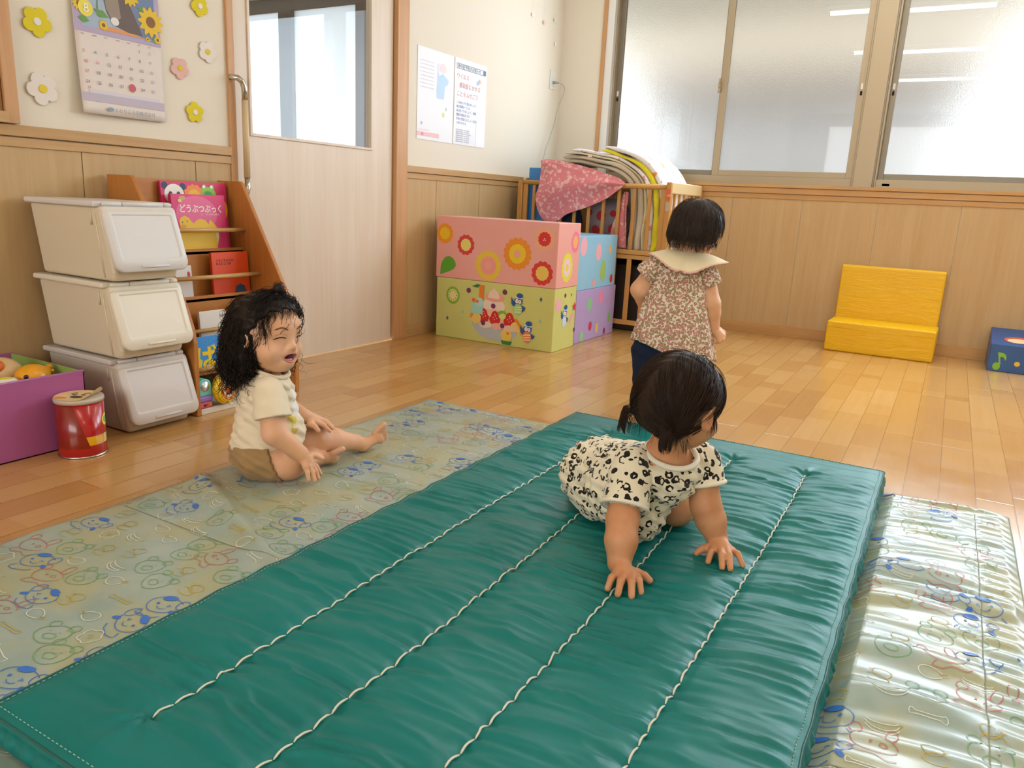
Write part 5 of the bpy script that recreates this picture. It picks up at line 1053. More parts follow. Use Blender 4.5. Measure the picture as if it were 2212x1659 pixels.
for k, (nm, c, kind, ystart, lab, ex, th_k) in enumerate(bands):
    t = thing(nm, (-0.4, -0.7, 0.55), label=lab, cat='blanket', group='blankets stacked on the cot')
    m_ = fabric('blanket_cloth_%d' % k, c, kind, ex[0], ex[1] if len(ex) > 1 else None, ex[2] if len(ex) > 2 else 30)
    st_ = int(np.argmax(base[:, 0] <= ystart)); B0 = base[st_:]; N0 = nrm[st_:]; T0 = thick[st_:]; n = len(B0); s = np.linspace(0, 1, n)
    wob = 0.004 * np.sin(s * 14 + k * 2.1) + 0.003 * np.sin(s * 31 + k)
    lo_ = T0 * acc + 0.0015; hi_ = T0 * (acc + th_k) - 0.0015 + wob * (1.4 if k in (4, 5) else 0.5); acc += th_k
    endr = np.clip(np.arange(n) / 7.0, 0, 1); endr = np.sqrt(1 - (1 - endr) ** 2); mid_ = (lo_ + hi_) / 2; lo_ = mid_ + (lo_ - mid_) * (0.25 + 0.75 * endr); hi_ = mid_ + (hi_ - mid_) * (0.25 + 0.75 * endr)
    if k == 5: hi_ = hi_ + 0.012 * np.sin(np.pi * s)
    inn = B0 + N0 * lo_[:, None]; out = B0 + N0 * hi_[:, None]
    xs = np.concatenate([[-0.668, -0.664, -0.655, -0.640], np.linspace(-0.60, -0.16, 12), [-0.13]]); rows = []
    for i, x_ in enumerate(xs):
        q = {0: 0.30, 1: 0.66, 2: 0.90, 3: 1.0, len(xs) - 1: 0.5}.get(i, 1.0)
        mid = (inn + out) / 2; a = mid + (inn - mid) * q; b_ = mid + (out - mid) * q
        jig = 0.0030 * np.sin(s * 23 + x_ * 14 + k) * q
        xo = x_ + (0.012 * np.sin(s * 9 + k * 1.7) + 0.008 * np.sin(s * 25 + k)) * max(0.0, 1 - i / 5)
        loop = np.vstack([a, b_[::-1]]); xx_ = np.full(n, 0.0) + xo
        rows.append(np.column_stack([np.concatenate([xx_, xx_[::-1]]), loop[:, 0], loop[:, 1] + np.concatenate([jig, jig[::-1]])]))
    A_ = np.array(rows); A_ = np.concatenate([A_, A_[:, :1]], 1)
    b = MB(); b.grid(A_)
    for i in (0, len(xs) - 1):
        r = rows[i]; cap = np.stack([r[:n], r[n:][::-1]]); b.grid(cap if i else cap[::-1])
    b.build('folded_cloth', m_, t, smooth=True)
    if k == 1:
        b = MB(); b.box(-0.674, -0.668, -0.60, -0.57, 1.118, 1.134); b.build('sewn_label', mat('label_white', 'F0E4DC', 0.8), t)
# pink fleece hanging over the front rail
pf = thing('blanket', (-0.72, -0.5, 0.7), label='pink fleece blanket with pale blossom print draped over the front rail', cat='blanket', group='blankets stacked on the cot')
fm = fabric('pink_fleece', 'E2868C', 'blotch', 'EFBDB6', None, 30)
topc = respath(np.array([(-0.275, 1.100), (-0.40, 1.088), (-0.55, 1.060), (-0.70, 1.022), (-0.80, 0.995), (-0.868, 0.955)]), 60)
botc = respath(np.array([(-0.258, 1.06), (-0.252, 0.92), (-0.235, 0.855), (-0.255, 0.77), (-0.300, 0.700), (-0.405, 0.700), (-0.47, 0.745), (-0.62, 0.80), (-0.76, 0.865), (-0.868, 0.945)]), 60)
rows = []
for j in np.linspace(0, 1, 44):
    P_ = topc * (1 - j) + botc * j; s = np.linspace(0, 1, 60)
    # curved swags: folds run from the right corner to the lower left
    rad = np.hypot((P_[:, 0] + 0.87) * 1.0, (P_[:, 1] - 0.95) * 1.6); ang = np.arctan2(P_[:, 1] - 0.95, P_[:, 0] + 0.87)
    fold = 0.5 + 0.5 * np.sin(ang * 9 + rad * 5 + 0.6); amp = 0.026 * np.clip(rad / 0.12, 0, 1) * np.clip(j * 4, 0, 1) * np.clip(1.3 - j, 0, 1)
    x_ = -0.735 - 0.012 * math.sin(math.pi * min(1, j * 1.4)) - amp * fold - 0.006 * np.sin(s * 17 + j * 4)
    x_ = np.where(np.full(60, j) < 0.06, -0.700, x_)
    rows.append(np.column_stack([x_, P_[:, 0], P_[:, 1]]))
b = MB(); b.grid(np.array(rows)); b.build('fleece', fm, pf, smooth=True, solid=0.006)
# pink end of the same kind of fleece showing lower between the bars
pf2 = thing('blanket', (-0.62, -0.82, 0.55), label='pink fleece corner crumpled between the bars, inside the cot', cat='blanket', group='blankets stacked on the cot')
b = MB(); A = []
for j in np.linspace(0, 1, 24):
    s = np.linspace(0, 1, 20); z_ = 0.90 - 0.36 * j; w = 0.03 + 0.10 * j
    A.append(np.column_stack([-0.655 - 0.012 * np.sin(s * 12 + j * 5), -0.865 + w * s - 0.012 * j, np.full(20, z_) + 0.01 * np.sin(s * 7)]))
b.grid(np.array(A)); b.build('fleece', fm, pf2, smooth=True, solid=0.008)
cu = thing('cushion', (-0.5, -0.3, 0.53), label='navy cushion standing inside the cot at its left end', cat='cushion')
b = MB(); b.ball((-0.52, -0.38, 0.685), (0.10, 0.105, 0.15), 28, 18); b.build('cushion_cover', mat('navy_cloth', '24324E', 0.9), cu, smooth=True)
cu = thing('cushion', (-0.5, -0.66, 0.53), label='grey cushion printed with red spots inside the cot', cat='cushion')
rs = mat('red_spot_cloth', '9C9098', 0.9); g = NG(rs); p = g.obj(); g.color(g.mix(g.math('LESS_THAN', g.vor(p, 9.5, rnd=0.45), 0.34), '9A8C92', 'B83038'))
b = MB(); b.ball((-0.46, -0.665, 0.70), (0.12, 0.17, 0.165), 28, 18); b.build('cushion_cover', rs, cu, smooth=True)
bf = thing('file_box', (-0.5, -0.2, 0.55), label='bright blue plastic file box standing behind the pink fleece', cat='box')
MB().box(-0.66, -0.36, -0.262, -0.13, 0.55, 1.045).build('file_body', mat('file_blue', '3E86C8', 0.4), bf, bevel=0.004)
# ---------------------------------------------------------------- yellow foam seat
YM = mat('yellow_vinyl', 'ECB806', 0.40, spec=0.45); g = NG(YM); p = g.geo(); g.color(g.mix(g.noise(p, 5, 2, 0.5), 'EAB204', 'F2C210')); g.bump(g.noise(g.scale(p, (6, 4, 22)), 1.0, 4, 0.6, 1.0), 0.35, 0.01)
ys = thing('foam_seat', (-0.2, -2.43, 0), label='yellow vinyl foam seat with low step in front, against the wainscot', cat='foam block')
MB().prism([(-0.342, -2.133, 0), (-0.342, -2.133, 0.186), (-0.080, -2.140, 0.188), (-0.080, -2.140, 0.0)], (0, -0.604, 0)).build('step_block', YM, ys, bevel=0.010, seg=3)
MB().prism([(-0.0795, -2.143, 0), (-0.0795, -2.143, 0.515), (-0.070, -2.143, 0.522), (-0.022, -2.143, 0.522), (-0.014, -2.143, 0.51), (-0.014, -2.143, 0.0)], (0, -0.592, 0)).build('back_block', YM, ys, bevel=0.008, seg=3)
b = MB(); b.tube([(-0.342, -2.138, 0.150), (-0.342, -2.44, 0.146), (-0.342, -2.732, 0.149)], 0.0015, 6); b.build('seam', YM, ys, smooth=True)
# ---------------------------------------------------------------- blue block box at the right edge
bb = thing('covered_box', (-0.18, -3.3, 0), label='dark blue paper-covered box with lime music note at right edge', cat='box', group='paper-covered play boxes')
NB = paper('navy_paper', '24508C', '2C5A98')
MB().prism([(-0.335, -3.018, 0), (-0.330, -3.016, 0.157), (-0.014, -3.018, 0.215), (-0.014, -3.018, 0.0)], (0, -0.62, 0)).build('box_body', NB, bb, bevel=0.004, seg=3)
b = MB(); note = [(-1, 'x')]
O = Vector((-0.3345, 0, 0)); u = Vector((0, -1, 0)); v = Vector((0.03, 0, 1)).normalized()
c = [(3.061 + 0.0185 * math.cos(a), 0.030 + 0.022 * math.sin(a)) for a in np.linspace(0, 2 * math.pi, 26, endpoint=False)]
b.flat(O, u, v, c, 0, 0.0008); b.flat(O, u, v, [(3.071, 0.04), (3.080, 0.045), (3.072, 0.082), (3.083, 0.088), (3.094, 0.078), (3.100, 0.066), (3.103, 0.085), (3.096, 0.102), (3.080, 0.110), (3.058, 0.111), (3.060, 0.10), (3.066, 0.075)], 0, 0.0010)
b.build('music_note', mat('lime_paper_cut', '86BE2C', 0.5), bb)
b = MB(); b.flat(O, u, v, circ(3.158, 0.055, 0.014, 18), 0, 0.0008); b.build('yellow_dot', mat('yellow_paper_cut', 'ECC030', 0.5), bb)
b = MB(); O2 = Vector((-0.330, 0, 0.157)); u2 = Vector((0, -1, 0)); v2 = Vector((0.316, 0, 0.058)).normalized(); b.flat(O2, u2, v2, circ(3.155, 0.10, 0.075, 28, 0.06), 0, 0.0010); b.build('orange_disc', mat('red_paper_cut', 'D0603C', 0.5), bb)
b = MB(); b.flat(O2, u2, v2, circ(3.150, 0.085, 0.055, 28, 0.040), 0, 0.0016); b.build('cream_disc', mat('cream_paper_cut', 'E8CCA0', 0.5), bb)
# ---------------------------------------------------------------- modelling bodies: smooth union of rounded forms, meshed as one surface
RR = np.array([0.498, -0.867, 0.0]) / np.hypot(0.498, 0.867); TT = np.array([RR[1], -RR[0], 0.0])
class Fig:
    """local frame of a figure: (r, t, z) = to the right, towards the viewer's side, up; metres from its spot on the floor"""
    def __init__(s, x, y): s.o = np.array([x, y, 0.0])
    def p(s, q): q = np.asarray(q, float); return s.o + q[..., 0:1] * RR + q[..., 1:2] * TT + q[..., 2:3] * np.array([0, 0, 1.0])
    def d(s, q): q = np.asarray(q, float); return q[0] * RR + q[1] * TT + q[2] * np.array([0, 0, 1.0])
def _n(v): v = np.asarray(v, float); return v / np.linalg.norm(v)
def cone_(a, b, ra, rb, k=0.012): return ('c', np.array(a, float), np.array(b, float), ra, rb, k)
def ell_(c, r, ax=None, k=0.012): return ('e', np.array(c, float), np.array(r, float), np.eye(3) if ax is None else np.array(ax, float), k)
def ball_(c, r, k=0.012): return ('e', np.array(c, float), np.array([r, r, r], float), np.eye(3), k)
def prim_d(q, P):
    if q[0] == 'c':
        a, b, ra, rb = q[1:5]; ba = b - a; h = np.clip(((P - a) @ ba) / (ba @ ba), 0, 1); return np.linalg.norm(P - a - h[..., None] * ba, axis=-1) - (ra + (rb - ra) * h)
    c, r, ax = q[1:4]; L = (P - c) @ ax.T; k0 = np.linalg.norm(L / r, axis=-1); k1 = np.linalg.norm(L / (r * r), axis=-1) + 1e-9
    return k0 * (k0 - 1) / k1
def smin(a, b, k): h = np.clip(0.5 + 0.5 * (b - a) / k, 0, 1); return b * (1 - h) + a * h - k * h * (1 - h)
def smax(a, b, k): return -smin(-a, -b, k)
def sdf(prims, P, big=1.0):
    d = np.full(P.shape[:-1], big)
    for q in prims:
        if q[0] == 'sub': d = smax(d, -prim_d(q[1], P), q[2])
        elif q[0] == 'fn': d = q[1](P, d)
        else: d = smin(d, prim_d(q, P), q[-1])
    return d
def bounds(prims, pad=0.02):
    lo = np.full(3, 9e9); hi = -lo
    for q in prims:
        if q[0] == 'c': pts = [(q[1], q[3]), (q[2], q[4])]
        elif q[0] == 'e': pts = [(q[1], q[2].max())]
        else: continue
        for c, r in pts: lo = np.minimum(lo, c - r); hi = np.maximum(hi, c + r)
    return lo - pad, hi + pad
def field(prims, lo, hi, h):
    n = np.ceil((hi - lo) / h).astype(int) + 1
    ax = [lo[i] + h * np.arange(n[i]) for i in range(3)]
    D = np.full(tuple(n), 0.08)
    def sub(l, u, f, *a):
        i0 = np.maximum(((l - lo) / h).astype(int), 0); i1 = np.minimum(((u - lo) / h).astype(int) + 2, n)
        if (i1 <= i0).any(): return
        G = np.stack(np.meshgrid(*[ax[i][i0[i]:i1[i]] for i in range(3)], indexing='ij'), -1); sl = tuple(slice(i0[i], i1[i]) for i in range(3))
        D[sl] = f(G, D[sl])
    for q in prims:
        if q[0] == 'fn': D = q[1](np.stack(np.meshgrid(*ax, indexing='ij'), -1), D); continue
        if q[0] == 'sub':
            l, u = bounds([q[1]], 0.03); sub(l, u, lambda G, d: smax(d, -prim_d(q[1], G), q[2])); continue
        l, u = bounds([q], 0.05); sub(l, u, lambda G, d: smin(d, prim_d(q, G), q[-1]))
    return D, ax
def nets(D, ax, h):
    """surface nets"""
    s = D < 0; n = np.array(D.shape); idx = -np.ones(tuple(n - 1), int)
    acc = np.zeros(tuple(n - 1) + (3,)); cnt = np.zeros(tuple(n - 1))
    C8 = [(i, j, k) for i in (0, 1) for j in (0, 1) for k in (0, 1)]
    cut = lambda c: tuple(slice(c[i], n[i] - 1 + c[i]) for i in range(3))
    for a in C8:
        for axd in range(3):
            if a[axd]: continue
            b = list(a); b[axd] = 1; da, db = D[cut(a)], D[cut(b)]; m = (da < 0) != (db < 0)
            t = np.where(m, da / np.where(m, da - db, 1), 0)
            for i in range(3): acc[..., i] += np.where(m, a[i] + (t if i == axd else 0), 0)
            cnt += m
    act = cnt > 0; idx[act] = np.arange(act.sum()); I = np.argwhere(act)
    V = np.array([ax[0][0], ax[1][0], ax[2][0]]) + (I + acc[act] / cnt[act][:, None]) * h
    F = []
    for axd in range(3):
        u, v = (axd + 1) % 3, (axd + 2) % 3
        a = [slice(None)] * 3; b = [slice(None)] * 3; a[axd] = slice(0, n[axd] - 1); b[axd] = slice(1, n[axd])
        m = s[tuple(a)] != s[tuple(b)]; sg = s[tuple(a)]
        E = np.argwhere(m); E = E[(E[:, u] > 0) & (E[:, v] > 0) & (E[:, u] < n[u] - 1) & (E[:, v] < n[v] - 1)]
        if not len(E): continue
        flip = sg[tuple(E.T)]
        def at(du, dv):
            Q = E.copy(); Q[:, u] -= du; Q[:, v] -= dv; return idx[tuple(Q.T)]
        q = np.stack([at(1, 1), at(0, 1), at(0, 0), at(1, 0)], -1); q[~flip] = q[~flip][:, ::-1]; F.append(q)
    return V, np.vstack(F)
def organic(name, prims, m, parent, h=0.003, extra=None, smooth_it=1, mats=None, keep=None, pad=0.02):
    lo, hi = bounds(prims, pad); D, ax = field(prims, lo, hi, h); V, F = nets(D, ax, h)
    b = MB(); b.v = V.tolist(); b.f = F.tolist(); b.mi = [0] * len(F)
    if extra is not None: extra(b)
    o = b.build(name, m, parent, smooth=True)
    return o, V
def hand_(wr, kn, tips, tb, tt_, F, s=1.0, bend=0.010, up=(0, 0, 1)):
    """palm from the wrist to four knuckles, four bent fingers, a thumb from the palm's side; local coordinates"""
    P = F.p; wr = np.array(wr, float); kn = np.array(kn, float); tips = np.array(tips, float); up = np.array(up, float); out = []
    pc = wr * 0.45 + kn.mean(0) * 0.55
    out.append(cone_(P(wr), P(pc), 0.0185 * s, 0.0155 * s, 0.008))
    for k in range(4): out.append(cone_(P(pc * 0.8 + wr * 0.2), P(kn[k]), 0.0145 * s, 0.0088 * s, 0.007))
    for k in range(4):
        rr_ = (0.0070, 0.0074, 0.0073, 0.0064)[k] * s; mid = kn[k] * 0.5 + tips[k] * 0.5 + up * bend
        out.append(cone_(P(kn[k]), P(mid), rr_ * 1.12, rr_, 0.0035)); out.append(cone_(P(mid), P(tips[k]), rr_, rr_ * 0.88, 0.003))
    tb = np.array(tb, float); tt_ = np.array(tt_, float); mid = tb * 0.45 + tt_ * 0.55 + up * 0.004
    out.append(cone_(P(pc), P(tb), 0.013 * s, 0.0105 * s, 0.006)); out.append(cone_(P(tb), P(mid), 0.0095 * s, 0.0082 * s, 0.004)); out.append(cone_(P(mid), P(tt_), 0.0082 * s, 0.0070 * s, 0.003))
    return out
def foot_(an, heel, ball, toes, F, s=1.0, side=(0, 0, 0)):
    P = F.p; an, heel, ball, toes, side = [np.array(q, float) for q in (an, heel, ball, toes, side)]
    out = [cone_(P(an), P(heel), 0.023 * s, 0.021 * s), cone_(P(heel), P(ball), 0.020 * s, 0.016 * s, 0.01), cone_(P(ball - side * 0.6), P(ball + side * 0.6), 0.014 * s, 0.0125 * s, 0.01)]
    for k in range(5):
        q = (k - 2) / 2.0; r_ = (0.0098, 0.0075, 0.0070, 0.0066, 0.0062)[k] * s; b0 = ball - side * q; b1 = toes - side * q * 1.1 + (ball - toes) * (0.10 * k)
        out.append(cone_(P(b0), P(b1), r_ * 1.05, r_, 0.003))
    return out
def head_(c, Fd, U, s, F, mouth=False):
    """c local centre of the cranium, Fd face direction, U up; returns prims and the frame"""
    Fv = _n(F.d(Fd)); Uv = F.d(U); Uv = _n(Uv - Fv * (Uv @ Fv)); Lv = np.cross(Uv, Fv); A = np.array([Fv, Lv, Uv]); C = F.p(c)
    q = lambda f, l, u: C + (f * Fv + l * Lv + u * Uv) * s
    S = lambda *r: tuple(x * s for x in r)
    pr = [ell_(q(-0.008, 0, 0.012), S(0.083, 0.072, 0.074), A, 0.02), ell_(q(0.026, 0, -0.032), S(0.050, 0.057, 0.052), A, 0.02), ell_(q(0.040, 0, 0.012), S(0.040, 0.050, 0.042), A, 0.02),
          ell_(q(0.036, 0.034, -0.046), S(0.036, 0.030, 0.030), A, 0.014), ell_(q(0.036, -0.034, -0.046), S(0.036, 0.030, 0.030), A, 0.014), ell_(q(0.026, 0, -0.064), S(0.046, 0.050, 0.034), A, 0.016), ell_(q(0.050, 0, -0.078), S(0.022, 0.024, 0.018), A, 0.018), ell_(q(0.025, 0, -0.076), S(0.035, 0.036, 0.020), A, 0.018),
          cone_(q(0.074, 0, -0.006), q(0.081, 0, -0.026), 0.006 * s, 0.0085 * s, 0.010), ball_(q(0.0845, 0, -0.030), 0.0088 * s, 0.006), ball_(q(0.078, 0.009, -0.034), 0.0062 * s, 0.005), ball_(q(0.078, -0.009, -0.034), 0.0062 * s, 0.005)]
    for sd in (1, -1):
        eA = A; e0 = q(-0.006, 0.071 * sd, -0.020)
        tilt = _n(Uv * 0.95 - Fv * 0.25); ax = np.array([_n(np.cross(tilt, Lv)), Lv, tilt])
        pr.append(ell_(e0 + Lv * sd * 0.003, S(0.0165, 0.0065, 0.0235), ax, 0.006))
        pr.append(('sub', ell_(e0 + Lv * sd * 0.0095 + Fv * 0.003, S(0.0095, 0.0065, 0.0150), ax), 0.004))
    if mouth:
        pr.append(ell_(q(0.069, 0, -0.046), S(0.014, 0.022, 0.012), A, 0.012))
        pr.append(ell_(q(0.066, 0, -0.072), S(0.014, 0.018, 0.012), A, 0.012))
        pr.append(('sub', ell_(q(0.082, 0, -0.0575), S(0.022, 0.0185, 0.0105), A), 0.003))
    else: pr.append(ell_(q(0.074, 0, -0.054), S(0.008, 0.017, 0.007), A, 0.006))
    return pr, (C, A, q, s)
def strands(b, prims, roots, flow, steps, ds, r0, lift=0.002, mi=0, curl=0.0, jit=0.15, lifts=None, free=None, seg=3):
    """hair: many thin tapering tubes that slide along the surface of prims following flow(P, step)"""
    P = np.array(roots, float); N = len(P); path = [P.copy()]; jd = rng.normal(0, jit, (N, 3)); ph = rng.random(N) * 6.28
    lf = rng.random(N) * lift if lifts is None else lifts
    def grad(Q):
        e = 0.002; g = np.stack([sdf(prims, Q + np.eye(3)[i] * e) - sdf(prims, Q - np.eye(3)[i] * e) for i in range(3)], -1); return g / (np.linalg.norm(g, axis=-1, keepdims=True) + 1e-9)
    for k in range(steps):
        d = flow(P, k) + jd; d /= np.linalg.norm(d, axis=-1, keepdims=True) + 1e-9
        P = P + d * ds; D = sdf(prims, P); g = grad(P)
        target = lf + 0.0006 * k
        on = D < (0.02 if free is None else free)
        corr = np.where(on, target - D, 0); corr = np.where(D < target, target - D, corr * 0.7)
        P = P + g * corr[:, None]
        path.append(P.copy())
    path = np.array(path)
    if curl:
        for k in range(steps + 1):
            a = curl * (k / steps) ** 1.5
            path[k] += np.stack([np.cos(ph + k * 0.9), np.sin(ph + k * 0.9), 0.5 * np.sin(ph * 2 + k * 0.9)], -1) * a
    T = np.gradient(path, axis=0); T /= np.linalg.norm(T, axis=-1, keepdims=True) + 1e-9
    ref = np.array([0.31, 0.52, 0.8]); u = np.cross(T, ref); u /= np.linalg.norm(u, axis=-1, keepdims=True) + 1e-9; w = np.cross(T, u)
    tap = np.sin(np.clip(np.linspace(0.12, 1, steps + 1), 0, 1) * math.pi) ** 0.5; tap[-1] = 0.12
    rad = r0 * rng.uniform(0.7, 1.3, N)
    rings = np.stack([path + (u * math.cos(a) + w * math.sin(a)) * (tap[:, None] * rad[None])[..., None] for a in np.arange(seg) * 2 * math.pi / seg], 2)   # steps+1, N, seg, 3
    base = len(b.v); rings = rings.transpose(1, 0, 2, 3).reshape(-1, 3); b.v.extend(map(tuple, rings.tolist()))
    M_ = steps + 1
    ii, kk, ss = np.meshgrid(np.arange(N), np.arange(steps), np.arange(seg), indexing='ij')
    f = np.stack([ii * M_ * seg + kk * seg + ss, ii * M_ * seg + kk * seg + (ss + 1) % seg, ii * M_ * seg + (kk + 1) * seg + (ss + 1) % seg, ii * M_ * seg + (kk + 1) * seg + ss], -1).reshape(-1, 4) + base
    b.f.extend(map(tuple, f.tolist())); b.mi.extend([mi] * len(f))
def skin(name, c1, c2):
    m = mat(name, c1, 0.5, spec=0.35, sss=0.12); bs = m.node_tree.nodes['Principled BSDF']
    bs.inputs['Subsurface Radius'].default_value = (1.0, 0.35, 0.2); bs.inputs['Subsurface Scale'].default_value = 0.012
    g = NG(m); p = g.geo(); n = g.noise(p, 16, 3, 0.55); g.color(g.mix(g.ramp(n, [(0.42, '000000'), (0.62, 'FFFFFF')]), c1, c2)); g.bump(g.noise(p, 420, 2, 0.5), 0.05, 0.0006); return m
def hairmat(name, c1, c2):
    m = mat(name, c1, 0.55, spec=0.3); g = NG(m); p = g.geo(); g.color(g.mix(g.noise(p, 160, 2, 0.6), c1, c2)); return m
def wrinkle(P, f=1.0, a=0.0022, s=0.0):
    x, y, z = P[..., 0] * f, P[..., 1] * f, P[..., 2] * f
    return a * (np.sin(70 * x + 38 * z + 3 * np.sin(31 * y + 22 * z + s) + s) * 0.5 + np.sin(55 * y - 62 * z + 2.5 * np.sin(40 * x + s)) * 0.5 + 0.5 * np.sin(140 * z + 60 * x - 50 * y + s))
def onskin(prims, P, dirv, it=40):
    """march from P along dirv to the surface"""
    P = np.array(P, float); dirv = _n(dirv)
    for _ in range(it): d = sdf(prims, P[None])[0]; P = P + dirv * d * 0.9
    return P
# ================================================================ child sitting on the quilt, laughing
A = Fig(-3.98, -1.10)
kidA = thing('person', (-3.98, -1.09, 0), label='laughing toddler in a cream T-shirt and tan shorts sitting on the quilt', cat='person')
hp, (hC, hA, hq, hs) = head_((0.046, -0.030, 0.437), (0.86, 0.50, -0.02), (0.10, 0.0, 1.0), 1.10, A, mouth=True)
P = A.p
torsoA = [cone_(P((0.022, -0.035, 0.100)), P((0.036, -0.035, 0.235)), 0.080, 0.070, 0.03), ball_(P((0.058, -0.048, 0.140)), 0.062, 0.03), cone_(P((0.058, 0.026, 0.268)), P((0.012, -0.088, 0.268)), 0.038, 0.038, 0.03), ell_(P((0.018, -0.035, 0.085)), (0.085, 0.085, 0.062), None, 0.02)]
armR = [cone_(P((0.062, 0.040, 0.275)), P((0.084, 0.066, 0.168)), 0.037, 0.033, 0.012), cone_(P((0.084, 0.066, 0.168)), P((0.150, 0.050, 0.106)), 0.034, 0.022, 0.012)] + \
    hand_((0.150, 0.050, 0.106), [(0.173, 0.024, 0.077), (0.176, 0.040, 0.074), (0.174, 0.055, 0.074), (0.166, 0.068, 0.076)], [(0.197, 0.024, 0.040), (0.196, 0.044, 0.034), (0.190, 0.061, 0.034), (0.177, 0.075, 0.040)], (0.170, 0.016, 0.092), (0.198, 0.006, 0.080), A, 0.95, 0.004, (0.5, 0, 0.3))
armL = [cone_(P((0.008, -0.098, 0.272)), P((0.060, -0.135, 0.185)), 0.036, 0.030, 0.012), cone_(P((0.060, -0.135, 0.185)), P((0.118, -0.112, 0.166)), 0.031, 0.022, 0.012)] + \
    hand_((0.118, -0.112, 0.166), [(0.156, -0.108, 0.150), (0.158, -0.122, 0.154), (0.155, -0.136, 0.154), (0.150, -0.148, 0.151)], [(0.192, -0.114, 0.124), (0.197, -0.130, 0.128), (0.192, -0.146, 0.128), (0.180, -0.158, 0.126)], (0.140, -0.092, 0.150), (0.166, -0.082, 0.134), A, 0.95, 0.006)
legR = [cone_(P((0.030, 0.005, 0.075)), P((0.100, 0.012, 0.066)), 0.064, 0.050, 0.02), ball_(P((0.104, 0.012, 0.064)), 0.0495, 0.01), cone_(P((0.108, 0.004, 0.058)), P((0.146, -0.088, 0.044)), 0.038, 0.024, 0.014)] + foot_((0.146, -0.088, 0.044), (0.152, -0.100, 0.038), (0.200, -0.120, 0.040), (0.224, -0.130, 0.050), A, 0.98, (0.004, 0.012, 0.016))
legL = [cone_(P((0.030, -0.095, 0.085)), P((0.140, -0.150, 0.085)), 0.060, 0.044, 0.02), cone_(P((0.140, -0.150, 0.082)), P((0.185, -0.190, 0.068)), 0.042, 0.039, 0.014), cone_(P((0.185, -0.190, 0.068)), P((0.240, -0.240, 0.050)), 0.039, 0.026, 0.014)] + foot_((0.240, -0.240, 0.050), (0.264, -0.252, 0.038), (0.308, -0.284, 0.056), (0.334, -0.290, 0.082), A, 1.0, (-0.008, 0.008, 0.016))
neckA = [cone_(P((0.030, -0.032, 0.285)), P((0.046, -0.030, 0.37)), 0.040, 0.036, 0.02)]
SKA = skin('warm_skin', 'E6AE84', 'ECB896'); 
floorcut = ('fn', lambda Q, d: smax(d, 0.0145 - Q[..., 2], 0.004))
bodyA = torsoA + armR + armL + legR + legL + neckA + hp
organic('body', bodyA + [floorcut], SKA, kidA, 0.0029)
# shirt
def shirtA_fn(Q, d):
    d = d + wrinkle(Q, 1.0, 0.0030, 1.3)
    hem = 0.080 + 0.30 * ((Q - A.o) @ RR - 0.02)
    d = smax(d, hem - Q[..., 2], 0.004)
    nk = P((0.046, -0.028, 0.338)); d = smax(d, -(np.linalg.norm((Q - nk) * np.array([1, 1, 0.75]), axis=-1) - 0.050), 0.003)
    c1 = _n(P((0.084, 0.066, 0.168)) - P((0.062, 0.040, 0.275))); d = smax(d, (Q - P((0.078, 0.060, 0.214))) @ c1 * 1.0 - 0.0 + np.where(((Q - A.o) @ TT) > 0.030 + 0 * Q[..., 2], 0, -0.2), 0.003)
    return d
shirtA = [cone_(P((0.024, -0.035, 0.095)), P((0.032, -0.035, 0.235)), 0.095, 0.080, 0.03), ball_(P((0.052, -0.045, 0.140)), 0.082, 0.03), cone_(P((0.056, 0.022, 0.270)), P((0.012, -0.088, 0.270)), 0.046, 0.046, 0.03), cone_(P((0.040, -0.03, 0.27)), P((0.045, -0.03, 0.31)), 0.062, 0.050, 0.02)]
slR = [cone_(P((0.060, 0.036, 0.278)), P((0.083, 0.066, 0.190)), 0.044, 0.052, 0.014)]; slL = [cone_(P((0.008, -0.098, 0.274)), P((0.052, -0.128, 0.205)), 0.045, 0.044, 0.014)]
def cut_(p0, dv): dv = _n(dv); return lambda Q, d: smax(d, (Q - p0) @ dv, 0.003)
def shirt_body(Q, d):
    d = d + wrinkle(Q, 1.5, 0.0040, 1.3); hem = 0.056 + 0.34 * np.clip((Q - A.o) @ RR, -0.06, 0.2)
    d = smax(d, hem - Q[..., 2], 0.004); nk = P((0.048, -0.026, 0.350))
    return smax(d, -(np.linalg.norm((Q - nk) * np.array([1, 1, 0.8]), axis=-1) - 0.053), 0.003)
CL = mat('cream_jersey', 'F0DFC0', 0.85, spec=0.2, sheen=0.3); g = NG(CL); p_ = g.geo()
def near(g, p, c, r, soft=0.004):
    v = g.new('ShaderNodeVectorMath', operation='DISTANCE'); g.put(v.inputs[0], p); v.inputs[1].default_value = tuple(float(q) for q in c)
    n = g.math('MULTIPLY', g.math('SUBTRACT', g.noise(p, 70, 2, 0.6), 0.5), 0.03); return g.math('LESS_THAN', g.math('ADD', v.outputs['Value'], n), r)
c_ = 'F0DFC0'
c_ = g.mix(near(g, p_, P((0.130, -0.050, 0.232)), 0.045), c_, 'F6F2EE')
c_ = g.mix(near(g, p_, P((0.128, 0.005, 0.190)), 0.022), c_, 'E4CC58'); c_ = g.mix(near(g, p_, P((0.142, 0.000, 0.170)), 0.014), c_, '7A4E3C'); c_ = g.mix(near(g, p_, P((0.120, 0.010, 0.155)), 0.012), c_, 'DCC468')
c_ = g.mix(near(g, p_, P((0.118, 0.018, 0.262)), 0.010), c_, '5C6458'); c_ = g.mix(near(g, p_, P((0.125, 0.020, 0.130)), 0.013), c_, 'B8B4C4')
g.color(c_); g.bump(g.noise(p_, 300, 2, 0.6), 0.2, 0.001)
organic('t_shirt', shirtA + [('fn', shirt_body)], CL, kidA, 0.0034)
